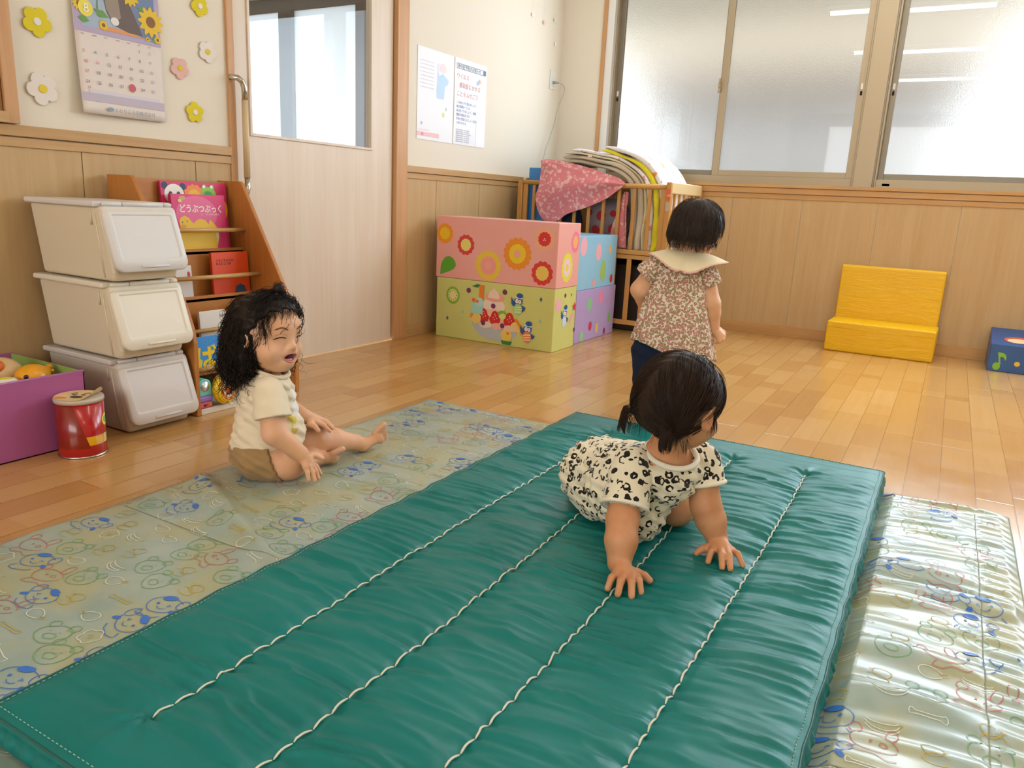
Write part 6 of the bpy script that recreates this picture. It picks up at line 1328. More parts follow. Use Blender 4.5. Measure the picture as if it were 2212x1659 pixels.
for nm_, pr_, p0, dv in (('sleeve', slR, P((0.0815, 0.066, 0.212)), P((0.086, 0.072, 0.168)) - P((0.060, 0.036, 0.278))), ('sleeve', slL, P((0.040, -0.12, 0.222)), P((0.052, -0.128, 0.205)) - P((0.008, -0.098, 0.274)))):
    organic(nm_, pr_ + [('fn', lambda Q, d: d + wrinkle(Q, 1.0, 0.0020, 0.4)), ('fn', cut_(p0, dv))], CL, kidA, 0.003)
nkr = P((0.048, -0.026, 0.345)); bcol = MB(); sp = shirtA + [('fn', shirt_body)]
ringp = []
for a_ in np.linspace(0, 2 * math.pi, 40):
    dd_ = np.array([math.cos(a_), math.sin(a_), 0]); q_ = nkr + dd_ * 0.050; q_[2] = 0.322 + 0.004 * math.cos(a_ * 2) - 0.010 * (dd_ @ RR); ringp.append(q_)
bcol.tube(ringp, 0.0055, 8, cap=False); bcol.build('neck_band', CL, kidA, smooth=True)
SH = mat('tan_cotton', 'A8865A', 0.9, spec=0.2, sheen=0.2); g = NG(SH); p_ = g.geo(); g.bump(g.noise(p_, 60, 3, 0.6), 0.3, 0.003)
def shorts_fn(Q, d):
    rl = (Q - A.o) @ RR; tl = (Q - A.o) @ TT
    d = d + wrinkle(Q, 1.7, 0.0032, 2.2); d = smax(d, Q[..., 2] - (0.115 + 0.1 * rl), 0.004)
    lim = 0.078 + 0.004 * np.abs(np.sin(Q[..., 2] * 150)) - 0.35 * (Q[..., 2] - 0.06); d = smax(d, np.where(tl > -0.045, rl - lim, rl - 0.10), 0.003)
    return smax(d, 0.0150 - Q[..., 2], 0.004)
organic('shorts', [ell_(P((0.020, -0.035, 0.080)), (0.096, 0.096, 0.072), None, 0.02), cone_(P((0.030, 0.005, 0.078)), P((0.105, 0.012, 0.068)), 0.0715, 0.0605, 0.02), cone_(P((0.030, -0.095, 0.085)), P((0.140, -0.150, 0.085)), 0.067, 0.052, 0.02), ('fn', shorts_fn)], SH, kidA, 0.0032)
# face details
def arc(pts, rad, nm_, m_, seg=6, closed=False):
    b = MB(); Q = [onskin(hp, hq(0.14, l, u), -hA[0]) for l, u in pts]; Q = [q_ + hA[0] * 0.0004 for q_ in Q]
    b.tube(Q, rad, seg); return b.build(nm_, m_, kidA, smooth=True)
LN = mat('lash_dark', '2E1C14', 0.6); BR = mat('brow_brown', '7A5840', 0.8)
t9 = np.linspace(0, 1, 9)
for sd in (1, -1):
    arc([(sd * (0.017 + 0.027 * t), -0.0085 + 0.0045 * math.sin(math.pi * t) - 0.003 * t) for t in t9], [0.0006] + [0.0017] * 7 + [0.0007], 'closed_eye', LN)
    arc([(sd * (0.016 + 0.028 * t), -0.001 + 0.0055 * math.sin(math.pi * t) - 0.002 * t) for t in t9], [0.0003] + [0.0006] * 7 + [0.0003], 'eyelid_crease', mat('crease_skin', 'B87C5C', 0.6))
    arc([(sd * (0.014 + 0.030 * t), 0.0125 + 0.006 * math.sin(math.pi * t)) for t in t9], [0.0009] + [0.0021] * 7 + [0.0009], 'eyebrow', BR)
b = MB(); b.ball(hq(0.060, 0, -0.0575), (0.017 * hs, 0.017 * hs, 0.011 * hs), 20, 12, 0, Matrix(hA.T.tolist())); b.build('mouth_inside', mat('mouth_dark', '4A1410', 0.5), kidA, smooth=True)
b = MB(); b.ball(hq(0.067, 0, -0.064), (0.012 * hs, 0.0125 * hs, 0.0055 * hs), 18, 10, 0, Matrix(hA.T.tolist())); b.build('tongue', mat('tongue_pink', 'D8848C', 0.35), kidA, smooth=True)
b = MB()
for k in (-1.5, -0.5, 0.5, 1.5): b.ball(hq(0.0715 - 0.0006 * k * k, 0.0050 * k, -0.0505), (0.002 * hs, 0.0024 * hs, 0.0026 * hs), 10, 6, 0, Matrix(hA.T.tolist()))
b.build('teeth', mat('milk_teeth', 'F2EADC', 0.3), kidA, smooth=True)
b = MB(); Q = []
for a_ in np.linspace(0, 2 * math.pi, 33):
    l, u = 0.0190 * math.cos(a_), -0.0575 + 0.0112 * math.sin(a_) + 0.0022 * abs(math.cos(a_)) ** 2
    Q.append(onskin(hp, hq(0.14, l, u), -hA[0]) + hA[0] * 0.0006)
b.tube(Q, [0.0021 + 0.0012 * (math.sin(a_) < 0) * abs(math.sin(a_)) for a_ in np.linspace(0, 2 * math.pi, 33)], 8, cap=False); b.build('lips', mat('lip_rose', 'CC7F72', 0.4), kidA, smooth=True)
# hair: dark curly mass with a bun tied up on top
HA = hairmat('black_hair', '17100D', '2A1E18')
capA = [ell_(hq(-0.014, 0, 0.016), (0.092 * hs, 0.082 * hs, 0.080 * hs), hA, 0.02), ell_(hq(-0.058, 0.0, -0.030), (0.058 * hs, 0.074 * hs, 0.070 * hs), hA, 0.03), ell_(hq(-0.062, -0.030, -0.085), (0.044 * hs, 0.052 * hs, 0.042 * hs), hA, 0.03), ell_(hq(-0.030, 0.060, -0.055), (0.044 * hs, 0.026 * hs, 0.060 * hs), hA, 0.02), ell_(hq(-0.030, -0.060, -0.055), (0.044 * hs, 0.026 * hs, 0.060 * hs), hA, 0.02),
        ball_(hq(-0.085, -0.035, -0.112), 0.022, 0.02), ball_(hq(-0.050, -0.062, -0.112), 0.020, 0.02)]
def capcutA(Q, d):
    L = (Q - hC) @ hA.T / hs; f_, l_, u_ = L[..., 0], L[..., 1], L[..., 2]
    line = 0.022 + 0.62 * u_ - 0.14 * np.abs(l_) + 0.004 * np.sin(u_ * 190 + l_ * 120); line = np.where(u_ < -0.005, 0.027 + 0.15 * u_ - 0.16 * np.abs(l_), line)
    return smax(d + 0.0018 * np.sin(Q[..., 2] * 210 + Q[..., 0] * 160) , (f_ - line) * hs, 0.005)
hm = MB(); lo, hi = bounds(capA, 0.02); D_, ax_ = field(capA + [('fn', capcutA)], lo, hi, 0.003); Vh, Fh = nets(D_, ax_, 0.003); hm.v = Vh.tolist(); hm.f = Fh.tolist(); hm.mi = [0] * len(Fh)
bun = A.p((0.078, -0.02, 0.556)); bb0 = A.p((0.073, -0.024, 0.532))
inv = lambda Q: (Q - hC) @ hA.T / hs
LV = inv(Vh); 
def flowA(Q, k):
    L = inv(Q); down = np.array([0, 0, -1.0]); tob = bb0 - Q; w = np.clip((L[..., 0] * 1.2 + L[..., 2] - 0.030) / 0.03, 0, 1)[..., None]
    side = -hA[0] * 0.35
    return (1 - w) * (down + side + 0.0) + w * tob / (np.linalg.norm(tob, axis=-1, keepdims=True) + 1e-6)
VA = Vh[LV[:, 0] < 0.04]; idx = rng.choice(len(VA), 1500); strands(hm, capA, VA[idx], flowA, 13, 0.0075, 0.00075, 0.010, curl=0.010)
low = Vh[(LV[:, 2] < -0.05)]; idx = rng.choice(len(low), 420); strands(hm, capA, low[idx], lambda Q, k: np.array([0, 0, -1.0]) + 0.55 * np.sin(k * 0.75 + 1.0) * RR + 0.15 * TT, 12, 0.0065, 0.0007, 0.020, curl=0.013, jit=0.35)
# fine fringe strands across the forehead
fr = np.array([hq(0.060 - 0.30 * abs(l), l, 0.066 - 0.3 * abs(l)) for l in rng.uniform(-0.058, 0.030, 110)]); strands(hm, hp, fr, lambda Q, k: -hA[2] * 1.0 - 0.35 * hA[1] + 0.1 * hA[0], 6, 0.0060, 0.0004, 0.002, jit=0.25)
sb = np.array([hq(0.040 + 0.008 * rng.normal(), -0.058 + 0.004 * rng.normal(), 0.035 + 0.012 * rng.normal()) for _ in range(60)]); strands(hm, hp, sb, lambda Q, k: -hA[2] + 0.15 * hA[0], 8, 0.0065, 0.0005, 0.003, jit=0.3)
hm.ball(tuple(bun), (0.0155, 0.0155, 0.0145), 20, 14); hm.tube([tuple(bb0 - np.array([0, 0, 0.004])), tuple(bb0 + np.array([0, 0, 0.004])), tuple(bun)], [0.020, 0.0105, 0.010], 14)
tip = [bun + 0.014 * _n(rng.normal(size=3)) for _ in range(60)]; strands(hm, [ball_(bun, 0.0155)], np.array(tip), lambda Q, k: np.array([0.35, -0.6, 0.25]) + np.array([0, 0, -0.05]) * k, 6, 0.0045, 0.0004, 0.003, jit=0.6)
hm.build('hair', HA, kidA, smooth=True)
b = MB(); b.ball(tuple(bun * 0.35 + bb0 * 0.65 + TT * 0.011), 0.0035, 10, 8); b.build('hair_bead', mat('clear_bead', 'E8E8F0', 0.1), kidA, smooth=True)
# ================================================================ child crawling on the green mat, looking away
B = Fig(-3.75, -2.10); P = B.p
kidB = thing('person', (-3.75, -2.10, 0.05), label='toddler in leopard-print romper with two small pigtails crawling on the green mat', cat='person')
hpB, (bC, bA, bq, bs) = head_((0.106, 0.190, 0.424), (0.77, -0.62, -0.10), (0.12, 0.02, 1.0), 1.07, B)
torsoB = [cone_(P((-0.020, -0.075, 0.155)), P((0.040, 0.040, 0.175)), 0.082, 0.076, 0.04), cone_(P((0.040, 0.040, 0.175)), P((0.098, 0.135, 0.235)), 0.076, 0.062, 0.04), cone_(P((0.030, 0.160, 0.250)), P((0.172, 0.108, 0.250)), 0.042, 0.042, 0.03)]
GZ = 0.0602
armBR = [cone_(P((0.016, 0.168, 0.252)), P((-0.006, 0.232, 0.160)), 0.040, 0.034, 0.015), cone_(P((-0.006, 0.232, 0.160)), P((-0.010, 0.262, 0.125)), 0.034, 0.0345, 0.012), cone_(P((-0.010, 0.262, 0.125)), P((-0.013, 0.280, 0.082)), 0.0345, 0.0255, 0.010)] + \
    hand_((-0.013, 0.284, 0.082), [(-0.027, 0.320, 0.073), (-0.012, 0.331, 0.077), (0.004, 0.332, 0.077), (0.018, 0.324, 0.074)], [(-0.045, 0.352, GZ), (-0.027, 0.374, GZ), (0.000, 0.379, GZ), (0.022, 0.362, GZ)], (0.022, 0.300, 0.070), (0.048, 0.312, GZ + 0.001), B, 1.08, 0.010)
armBL = [cone_(P((0.184, 0.106, 0.250)), P((0.200, 0.132, 0.160)), 0.040, 0.034, 0.015), cone_(P((0.200, 0.132, 0.160)), P((0.214, 0.136, 0.128)), 0.034, 0.034, 0.012), cone_(P((0.214, 0.136, 0.128)), P((0.232, 0.142, 0.084)), 0.034, 0.0245, 0.010)] + \
    hand_((0.234, 0.148, 0.083), [(0.213, 0.180, 0.074), (0.228, 0.190, 0.078), (0.243, 0.190, 0.078), (0.256, 0.180, 0.075)], [(0.196, 0.212, GZ), (0.221, 0.236, GZ), (0.238, 0.240, GZ), (0.271, 0.222, GZ)], (0.206, 0.164, 0.071), (0.180, 0.172, GZ + 0.001), B, 1.05, 0.010)
legsB = [cone_(P((-0.048, -0.070, 0.145)), P((-0.030, -0.020, 0.106)), 0.060, 0.046, 0.03), cone_(P((-0.030, -0.020, 0.100)), P((-0.055, -0.150, 0.083)), 0.038, 0.028, 0.02), cone_(P((0.045, -0.115, 0.145)), P((0.165, 0.000, 0.103)), 0.062, 0.047, 0.03), cone_(P((0.165, 0.000, 0.100)), P((0.130, -0.130, 0.083)), 0.042, 0.028, 0.02)] + \
    foot_((-0.055, -0.150, 0.085), (-0.058, -0.165, 0.084), (-0.062, -0.210, 0.078), (-0.064, -0.232, 0.074), B, 0.95, (0.016, 0, 0)) + foot_((0.130, -0.130, 0.085), (0.128, -0.150, 0.084), (0.118, -0.200, 0.078), (0.116, -0.222, 0.074), B, 0.95, (0.016, 0, 0))
neckB = [cone_(P((0.090, 0.135, 0.270)), P((0.100, 0.178, 0.360)), 0.042, 0.040, 0.03)]
SKB = skin('tan_skin', 'CE8F62', 'D69C70')
bodyB = torsoB + armBR + armBL + legsB + neckB + hpB
organic('body', bodyB + [('fn', lambda Q, d: smax(d, 0.0532 - Q[..., 2], 0.003))], SKB, kidB, 0.0029)
LP = mat('leopard_jersey', 'F0E6C8', 0.85, spec=0.2, sheen=0.25); g = NG(LP); p_ = g.geo()
warp = g.new('ShaderNodeVectorMath', operation='ADD'); nzv = g.new('ShaderNodeTexNoise'); nzv.inputs['Scale'].default_value = 55; g.t.links.new(p_, nzv.inputs['Vector']); sc_ = g.new('ShaderNodeVectorMath', operation='SCALE'); g.t.links.new(nzv.outputs['Color'], sc_.inputs[0]); sc_.inputs['Scale'].default_value = 0.012; g.t.links.new(p_, warp.inputs[0]); g.t.links.new(sc_.outputs[0], warp.inputs[1])
vd = g.vor(warp.outputs[0], 50, rnd=0.7); nn_ = g.noise(p_, 75, 1, 0.5)
ring = g.math('MULTIPLY', g.math('LESS_THAN', vd, 0.46), g.math('GREATER_THAN', vd, g.math('SUBTRACT', g.math('MULTIPLY', nn_, 0.55), 0.06)))
brk = g.math('GREATER_THAN', g.noise(p_, 62, 0, 0.5), 0.40)
g.color(g.mix(g.math('MULTIPLY', ring, brk), 'EFE4C6', '1E1814')); g.bump(g.noise(p_, 300, 2, 0.6), 0.15, 0.001)
CR = mat('cream_binding', 'F2EAD2', 0.85)
hemdir = _n(np.array(B.d((0.46, 0.84, -0.25))))
def romper_fn(Q, d):
    r_, t_ = (Q - B.o) @ RR, (Q - B.o) @ TT
    d = d + wrinkle(Q, 1.6, 0.0038, 0.7)
    d = smax(d, 0.0585 - Q[..., 2], 0.004)
    d = smax(d, -(np.linalg.norm((Q - P((0.103, 0.160, 0.318))) * np.array([1, 1, 0.9]), axis=-1) - 0.060), 0.003)
    return d
romp = [cone_(P((-0.018, -0.078, 0.150)), P((0.040, 0.040, 0.170)), 0.096, 0.092, 0.04), cone_(P((0.035, 0.050, 0.150)), P((0.050, 0.110, 0.120)), 0.082, 0.062, 0.03), cone_(P((0.040, 0.040, 0.170)), P((0.098, 0.130, 0.235)), 0.092, 0.074, 0.04), cone_(P((0.030, 0.155, 0.250)), P((0.172, 0.105, 0.250)), 0.050, 0.050, 0.03), cone_(P((-0.048, -0.070, 0.145)), P((-0.028, -0.010, 0.112)), 0.066, 0.056, 0.03), cone_(P((0.045, -0.115, 0.145)), P((0.110, -0.050, 0.125)), 0.072, 0.062, 0.03)]
organic('romper', romp + [('fn', romper_fn)], LP, kidB, 0.0034)
for pr_, p0, dv, nm_ in (([cone_(P((0.018, 0.165, 0.258)), P((-0.004, 0.226, 0.165)), 0.048, 0.053, 0.014)], P((-0.002, 0.215, 0.180)), P((-0.006, 0.232, 0.160)) - P((0.016, 0.168, 0.252)), 'r'), ([cone_(P((0.184, 0.104, 0.256)), P((0.196, 0.124, 0.190)), 0.047, 0.049, 0.014)], P((0.194, 0.120, 0.206)), P((0.200, 0.132, 0.160)) - P((0.184, 0.106, 0.250)), 'l')):
    organic('sleeve', pr_ + [('fn', lambda Q, d: d + wrinkle(Q, 1.0, 0.0020, 2.4)), ('fn', cut_(p0, dv))], LP, kidB, 0.003)
    ax_d = _n(dv); u_ = _n(np.cross(ax_d, [0.3, 0.1, 0.9])); w_ = np.cross(ax_d, u_); cc_ = p0 - ax_d * 0.004; R_c = 0.0505 if nm_ == 'r' else 0.0475
    b = MB(); b.tube([tuple(cc_ + (u_ * math.cos(a_) + w_ * math.sin(a_)) * R_c) for a_ in np.linspace(0, 2 * math.pi, 40)], 0.0052, 8, cap=False); b.build('cuff', CR, kidB, smooth=True)
# neck binding and the side seam welt
b = MB(); Q = []
rp = romp + [('fn', romper_fn)]
for a_ in np.linspace(0, 2 * math.pi, 44):
    q_ = P((0.103 + 0.056 * math.cos(a_), 0.160 + 0.056 * math.sin(a_), 0.292 - 0.016 * math.sin(a_ + 0.2))); Q.append(tuple(q_))
b.tube(Q, 0.0065, 8, cap=False); b.build('neck_band', CR, kidB, smooth=True)
b = MB(); Q = []
for a_ in np.linspace(-0.5, 3.3, 30):
    c0 = P((-0.012, -0.040, 0.150)); dirv = B.d((-0.86 * math.cos(a_) , 0.45 * math.cos(a_), math.sin(a_)))
    Q.append(tuple(onskin(rp, c0 + _n(dirv) * 0.18, -_n(dirv))))
b.tube(Q, 0.0030, 6); b.build('waist_seam', CR, kidB, smooth=True)
# hair B
HB = hairmat('dark_brown_hair', '1E130D', '3A2618')
capB = [ell_(bq(-0.012, 0, 0.016), (0.089 * bs, 0.079 * bs, 0.080 * bs), bA, 0.02), ell_(bq(-0.050, 0.0, -0.020), (0.044 * bs, 0.062 * bs, 0.052 * bs), bA, 0.03), ell_(bq(0.0, 0.052, -0.005), (0.055 * bs, 0.026 * bs, 0.040 * bs), bA, 0.02)]
def invB(Q): return (Q - bC) @ bA.T / bs
def capcutB(Q, d):
    L = invB(Q); f_, l_, u_ = L[..., 0], L[..., 1], L[..., 2]
    line = np.where(u_ > 0.004, 0.050 + 0.30 * u_, 0.012 + 0.6 * u_) - 0.10 * np.abs(l_)
    d = smax(d + 0.0012 * np.sin(f_ * 300 + l_ * 120) , (f_ - line) * bs, 0.005)
    ear = np.sqrt(((f_ - 0.006) / 0.036) ** 2 + ((u_ + 0.026) / 0.036) ** 2) - 1
    return np.where(l_ < 0, smax(d, -ear * 0.02, 0.004), d)
lo, hi = bounds(capB, 0.02); D_, ax_ = field(capB + [('fn', capcutB)], lo, hi, 0.003); Vh, Fh = nets(D_, ax_, 0.003)
hm = MB(); hm.v = Vh.tolist(); hm.f = Fh.tolist(); hm.mi = [0] * len(Fh)
tie2 = bq(-0.070, -0.042, -0.040); tie1 = bq(-0.062, 0.062, -0.044)
def flowB(Q, k):
    L = invB(Q); right = (L[..., 1] < 0.008)[..., None]; T_ = np.where(right, tie2, tie1) - Q; n_ = np.linalg.norm(T_, axis=-1, keepdims=True)
    fr_ = np.clip((L[..., 0] - 0.012) / 0.03, 0, 1)[..., None]
    return (1 - 0.92 * fr_) * T_ / (n_ + 1e-6) + fr_ * (-bA[2] - 0.1 * bA[0]) + 0.12 * hA[2] * 0
LB = invB(Vh); okB = ~((LB[:, 1] < -0.03) & (np.hypot((LB[:, 0] - 0.012) / 0.05, (LB[:, 2] + 0.015) / 0.045) < 1)); VB = Vh[okB]; idx = rng.choice(len(VB), 1500); strands(hm, capB, VB[idx], flowB, 12, 0.0075, 0.0007, 0.003, jit=0.08)
fr = np.array([bq(0.055 + rng.uniform(-0.01, 0.015), l, 0.030 + rng.uniform(-0.02, 0.02)) for l in rng.uniform(-0.045, 0.06, 200)]); strands(hm, hpB, fr, lambda Q, k: -bA[2] + 0.25 * bA[0], 5, 0.007, 0.0006, 0.004, jit=0.08)
np_ = np.array([bq(-0.066 + rng.uniform(0, 0.04), l, -0.055 + rng.uniform(-0.012, 0.012)) for l in rng.uniform(-0.06, 0.06, 220)]); strands(hm, hpB, np_, lambda Q, k: -bA[2] + 0.1 * bA[0], 6, 0.006, 0.0005, 0.004, jit=0.25)
wk = np.array([bq(0.026 + rng.uniform(-0.008, 0.008), -0.066, 0.000 + rng.uniform(-0.01, 0.01)) for l in range(26)]); strands(hm, hpB, wk, lambda Q, k: -bA[2] + 0.12 * bA[0], 9, 0.006, 0.0005, 0.004, jit=0.12)
for ti, dirv, ln in ((tie1, -bA[0] * 0.9 + bA[1] * 0.7 + bA[2] * 0.1, 0.056), (tie2, -bA[0] * 1.0 - bA[1] * 0.25 - bA[2] * 0.25, 0.045)):
    d0 = _n(dirv); pth = [ti - d0 * 0.014, ti - d0 * 0.004, ti, ti + d0 * 0.010, ti + d0 * 0.018 + np.array([0, 0, -0.006]), ti + d0 * 0.022 + np.array([0, 0, -0.022]), ti + d0 * 0.020 + np.array([0, 0, -ln * 0.8]), ti + d0 * 0.016 + np.array([0, 0, -ln])]
    hm.tube([tuple(q_) for q_ in pth], [0.015, 0.008, 0.0045, 0.0070, 0.0080, 0.0075, 0.0045, 0.0008], 12)
    rt = np.array([ti + d0 * 0.010 + 0.009 * rng.normal(size=3) * 0.7 for _ in range(140)]); strands(hm, [cone_(pth[3], pth[6], 0.011, 0.007)], rt, lambda Q, k: d0 * max(0.0, 0.9 - 0.25 * k) + np.array([0, 0, -0.35 - 0.12 * k]), 9, 0.0062, 0.0005, 0.003, jit=0.18)
hm.build('hair', HB, kidB, smooth=True)
for ti, dirv in ((tie1, -bA[0] * 0.9 + bA[1] * 0.7 + bA[2] * 0.1), (tie2, -bA[0] - bA[1] * 0.25 - bA[2] * 0.25)):
    d0 = _n(dirv); u_ = _n(np.cross(d0, [0, 0, 1.0])); w_ = np.cross(d0, u_)
    b = MB(); b.tube([tuple(ti + (u_ * math.cos(a_) + w_ * math.sin(a_)) * 0.0075) for a_ in np.linspace(0, 2 * math.pi, 20)], 0.0024, 6, cap=False); b.build('hair_tie', mat('tie_blue', '8898B4', 0.4), kidB, smooth=True)
arcB = [onskin(hpB, bq(0.16, l, 0.0), -bA[0]) for l in (0.018, 0.026, 0.034)]
for sd in (1, -1):
    b = MB(); b.ball(onskin(hpB, bq(0.14, sd * 0.030, -0.008), -bA[0]) - bA[0] * 0.004, (0.0085, 0.0085, 0.006), 14, 10); b.build('eye', mat('dark_eye', '1E1410', 0.15), kidB, smooth=True)
    b = MB(); b.tube([tuple(onskin(hpB, bq(0.14, sd * (0.016 + 0.026 * t), 0.010 + 0.005 * math.sin(math.pi * t)), -bA[0])) for t in np.linspace(0, 1, 8)], 0.0012, 6); b.build('eyebrow', BR, kidB, smooth=True)
b = MB(); b.tube([tuple(onskin(hpB, bq(0.14, 0.014 * (2 * t - 1), -0.054 - 0.002 * math.sin(math.pi * t)), -bA[0])) for t in np.linspace(0, 1, 8)], 0.0022, 6); b.build('lips', mat('lip_rose', 'CC7F72', 0.4), kidB, smooth=True)
# ================================================================ child standing with her back turned
C_ = Fig(-2.60, -1.90); P = C_.p
kidC = thing('person', (-2.60, -1.90, 0), label='toddler with bobbed hair in a floral dress standing with her back turned', cat='person')
hpC, (cC, cA, cq, cs) = head_((0.010, 0.0, 0.752), (0.38, -0.90, -0.18), (0.10, -0.05, 1.0), 1.10, C_)
torsoC = [cone_(P((-0.085, 0.0, 0.335)), P((-0.060, 0.0, 0.46)), 0.078, 0.072, 0.03), cone_(P((-0.060, 0.0, 0.46)), P((-0.040, -0.002, 0.575)), 0.072, 0.064, 0.03), cone_(P((-0.118, 0.0, 0.605)), P((0.048, 0.0, 0.590)), 0.040, 0.040, 0.03)]
armCL = [cone_(P((-0.124, 0.0, 0.605)), P((-0.178, -0.010, 0.515)), 0.036, 0.034, 0.012), cone_(P((-0.178, -0.010, 0.515)), P((-0.140, -0.085, 0.440)), 0.034, 0.023, 0.014)] + hand_((-0.140, -0.085, 0.440), [(-0.118, -0.112, 0.420), (-0.118, -0.118, 0.432), (-0.116, -0.118, 0.444), (-0.114, -0.112, 0.454)], [(-0.092, -0.128, 0.414), (-0.088, -0.138, 0.430), (-0.086, -0.138, 0.446), (-0.088, -0.128, 0.458)], (-0.128, -0.100, 0.462), (-0.110, -0.112, 0.478), C_, 0.95, 0.004)
armCR = [cone_(P((0.055, 0.0, 0.590)), P((0.090, 0.014, 0.478)), 0.036, 0.034, 0.012), cone_(P((0.090, 0.014, 0.478)), P((0.096, 0.008, 0.445)), 0.034, 0.033, 0.01), cone_(P((0.096, 0.008, 0.445)), P((0.112, -0.004, 0.382)), 0.033, 0.024, 0.010)] + \
    hand_((0.114, -0.006, 0.378), [(0.150, -0.004, 0.366), (0.152, 0.008, 0.356), (0.146, 0.016, 0.346), (0.136, 0.018, 0.338)], [(0.158, -0.028, 0.348), (0.150, -0.020, 0.337), (0.140, -0.010, 0.330), (0.130, -0.004, 0.326)], (0.140, -0.024, 0.376), (0.166, -0.030, 0.362), C_, 1.0, 0.004, (0.9, 0.3, -0.1))
legC = [cone_(P((-0.128, 0.0, 0.300)), P((-0.125, 0.005, 0.165)), 0.054, 0.040, 0.02), cone_(P((-0.125, 0.005, 0.165)), P((-0.118, 0.015, 0.050)), 0.038, 0.027, 0.02), cone_(P((-0.050, 0.0, 0.300)), P((-0.046, -0.035, 0.165)), 0.054, 0.040, 0.02), cone_(P((-0.046, -0.035, 0.165)), P((-0.035, -0.045, 0.050)), 0.038, 0.027, 0.02)] + \
    foot_((-0.118, 0.015, 0.045), (-0.119, 0.026, 0.021), (-0.106, -0.045, 0.016), (-0.102, -0.072, 0.010), C_, 0.95, (0.016, 0.004, 0)) + foot_((-0.035, -0.045, 0.045), (-0.037, -0.034, 0.021), (-0.022, -0.105, 0.016), (-0.018, -0.130, 0.010), C_, 0.95, (0.016, 0.004, 0))
neckC = [cone_(P((-0.030, 0.0, 0.600)), P((0.000, 0.002, 0.700)), 0.044, 0.040, 0.03)]
organic('body', torsoC + armCL + armCR + legC + neckC + hpC + [('fn', lambda Q, d: smax(d, 0.0008 - Q[..., 2], 0.002))], SKA, kidC, 0.0032)
# navy trousers
NV = mat('navy_denim', '1E2A40', 0.85, spec=0.2); g = NG(NV); p_ = g.geo(); g.bump(g.noise(p_, 60, 3, 0.6), 0.3, 0.002)
organic('trousers', [cone_(P((-0.088, 0.0, 0.36)), P((-0.088, 0.0, 0.31)), 0.085, 0.088, 0.02), cone_(P((-0.130, 0.0, 0.290)), P((-0.126, 0.008, 0.075)), 0.062, 0.042, 0.02), cone_(P((-0.048, 0.0, 0.290)), P((-0.040, -0.040, 0.075)), 0.062, 0.042, 0.02),
    ('fn', lambda Q, d: smax(smax(d + wrinkle(Q, 0.8, 0.0026, 1.0), 0.062 - Q[..., 2], 0.003), Q[..., 2] - 0.38, 0.003))], NV, kidC, 0.0042)
# dress: flared surface with folds
FD = mat('ditsy_floral', 'E8D8BE', 0.85, spec=0.2, sheen=0.2); g = NG(FD); p_ = g.geo()
v1 = g.vor(p_, 118, rnd=1.0); col1 = g.new('ShaderNodeTexVoronoi'); col1.inputs['Scale'].default_value = 118; g.t.links.new(p_, col1.inputs['Vector']); rr_ = g.sep(col1.outputs['Color'])[0]
flower = g.math('LESS_THAN', v1, 0.60)
cflo = g.ramp(rr_, [(0.0, 'B88070'), (0.4, 'A48A66'), (0.72, 'CC8C84'), (0.9, '94825E')], 'CONSTANT')
g.color(g.mix(g.math('LESS_THAN', v1, 0.16), g.mix(flower, 'EADFC6', cflo), 'EADFC6')); g.bump(g.noise(p_, 60, 3, 0.6), 0.3, 0.002)
def dress_ring(s, th, off=0.0):
    """s 0 at the yoke, 1 at the hem"""
    c0 = np.array([-0.040, 0.0, 0.612]) * (1 - s)[..., None] + np.array([-0.033, -0.004, 0.290]) * s[..., None]
    rx = 0.088 + 0.072 * s ** 0.9 + 0.014 * np.clip(1 - s * 6, 0, 1) ; ry = 0.064 + 0.066 * s
    rx = rx * np.where(s < 0.06, 0.55 + 7.5 * s, 1.0); ry = ry * np.where(s < 0.06, 0.55 + 7.5 * s, 1.0)
    f = 1 + (0.055 * np.sin(9 * th + 2.2 * np.sin(2 * th)) + 0.03 * np.sin(17 * th + 1.0)) * s ** 1.3 + off
    q = c0.copy(); q[..., 0] += rx * f * np.cos(th); q[..., 1] += ry * f * np.sin(th)
    q[..., 2] += s * (-0.21 * (rx * f * np.cos(th)) + 0.010 * np.sin(th * 3)) + (1 - s) * -0.05 * np.cos(th) * 0.3
    return q
S_, T_ = np.meshgrid(np.concatenate([np.linspace(0, 0.1, 10), np.linspace(0.13, 1, 46)]), np.linspace(0, 2 * math.pi, 150), indexing='ij')
b = MB(); b.grid(P(dress_ring(S_, T_))[:, ::-1]); b.build('dress', FD, kidC, smooth=True, solid=0.0025)
for sd, c0, c1 in ((-1, (-0.118, 0.0, 0.612), (-0.150, -0.004, 0.578)), (1, (0.048, 0.0, 0.600), (0.070, 0.006, 0.560))):
    organic('puff_sleeve', [cone_(P(c0), P(c1), 0.046, 0.048, 0.02), ('fn', lambda Q, d: d + wrinkle(Q, 1.6, 0.003, 0.2)), ('fn', cut_(P(np.array(c1) + 0.35 * (np.array(c1) - np.array(c0))), P(c1) - P(c0)))], FD, kidC, 0.003)
    ax_d = _n(P(c1) - P(c0)); u_ = _n(np.cross(ax_d, [0.3, 0.8, 0.2])); w_ = np.cross(ax_d, u_); cc_ = P(np.array(c1) + 0.35 * (np.array(c1) - np.array(c0)))
    b = MB(); b.tube([tuple(cc_ + (u_ * math.cos(a_) + w_ * math.sin(a_)) * 0.042) for a_ in np.linspace(0, 2 * math.pi, 36)], 0.0055, 8, cap=False); b.build('sleeve_band', FD, kidC, smooth=True)
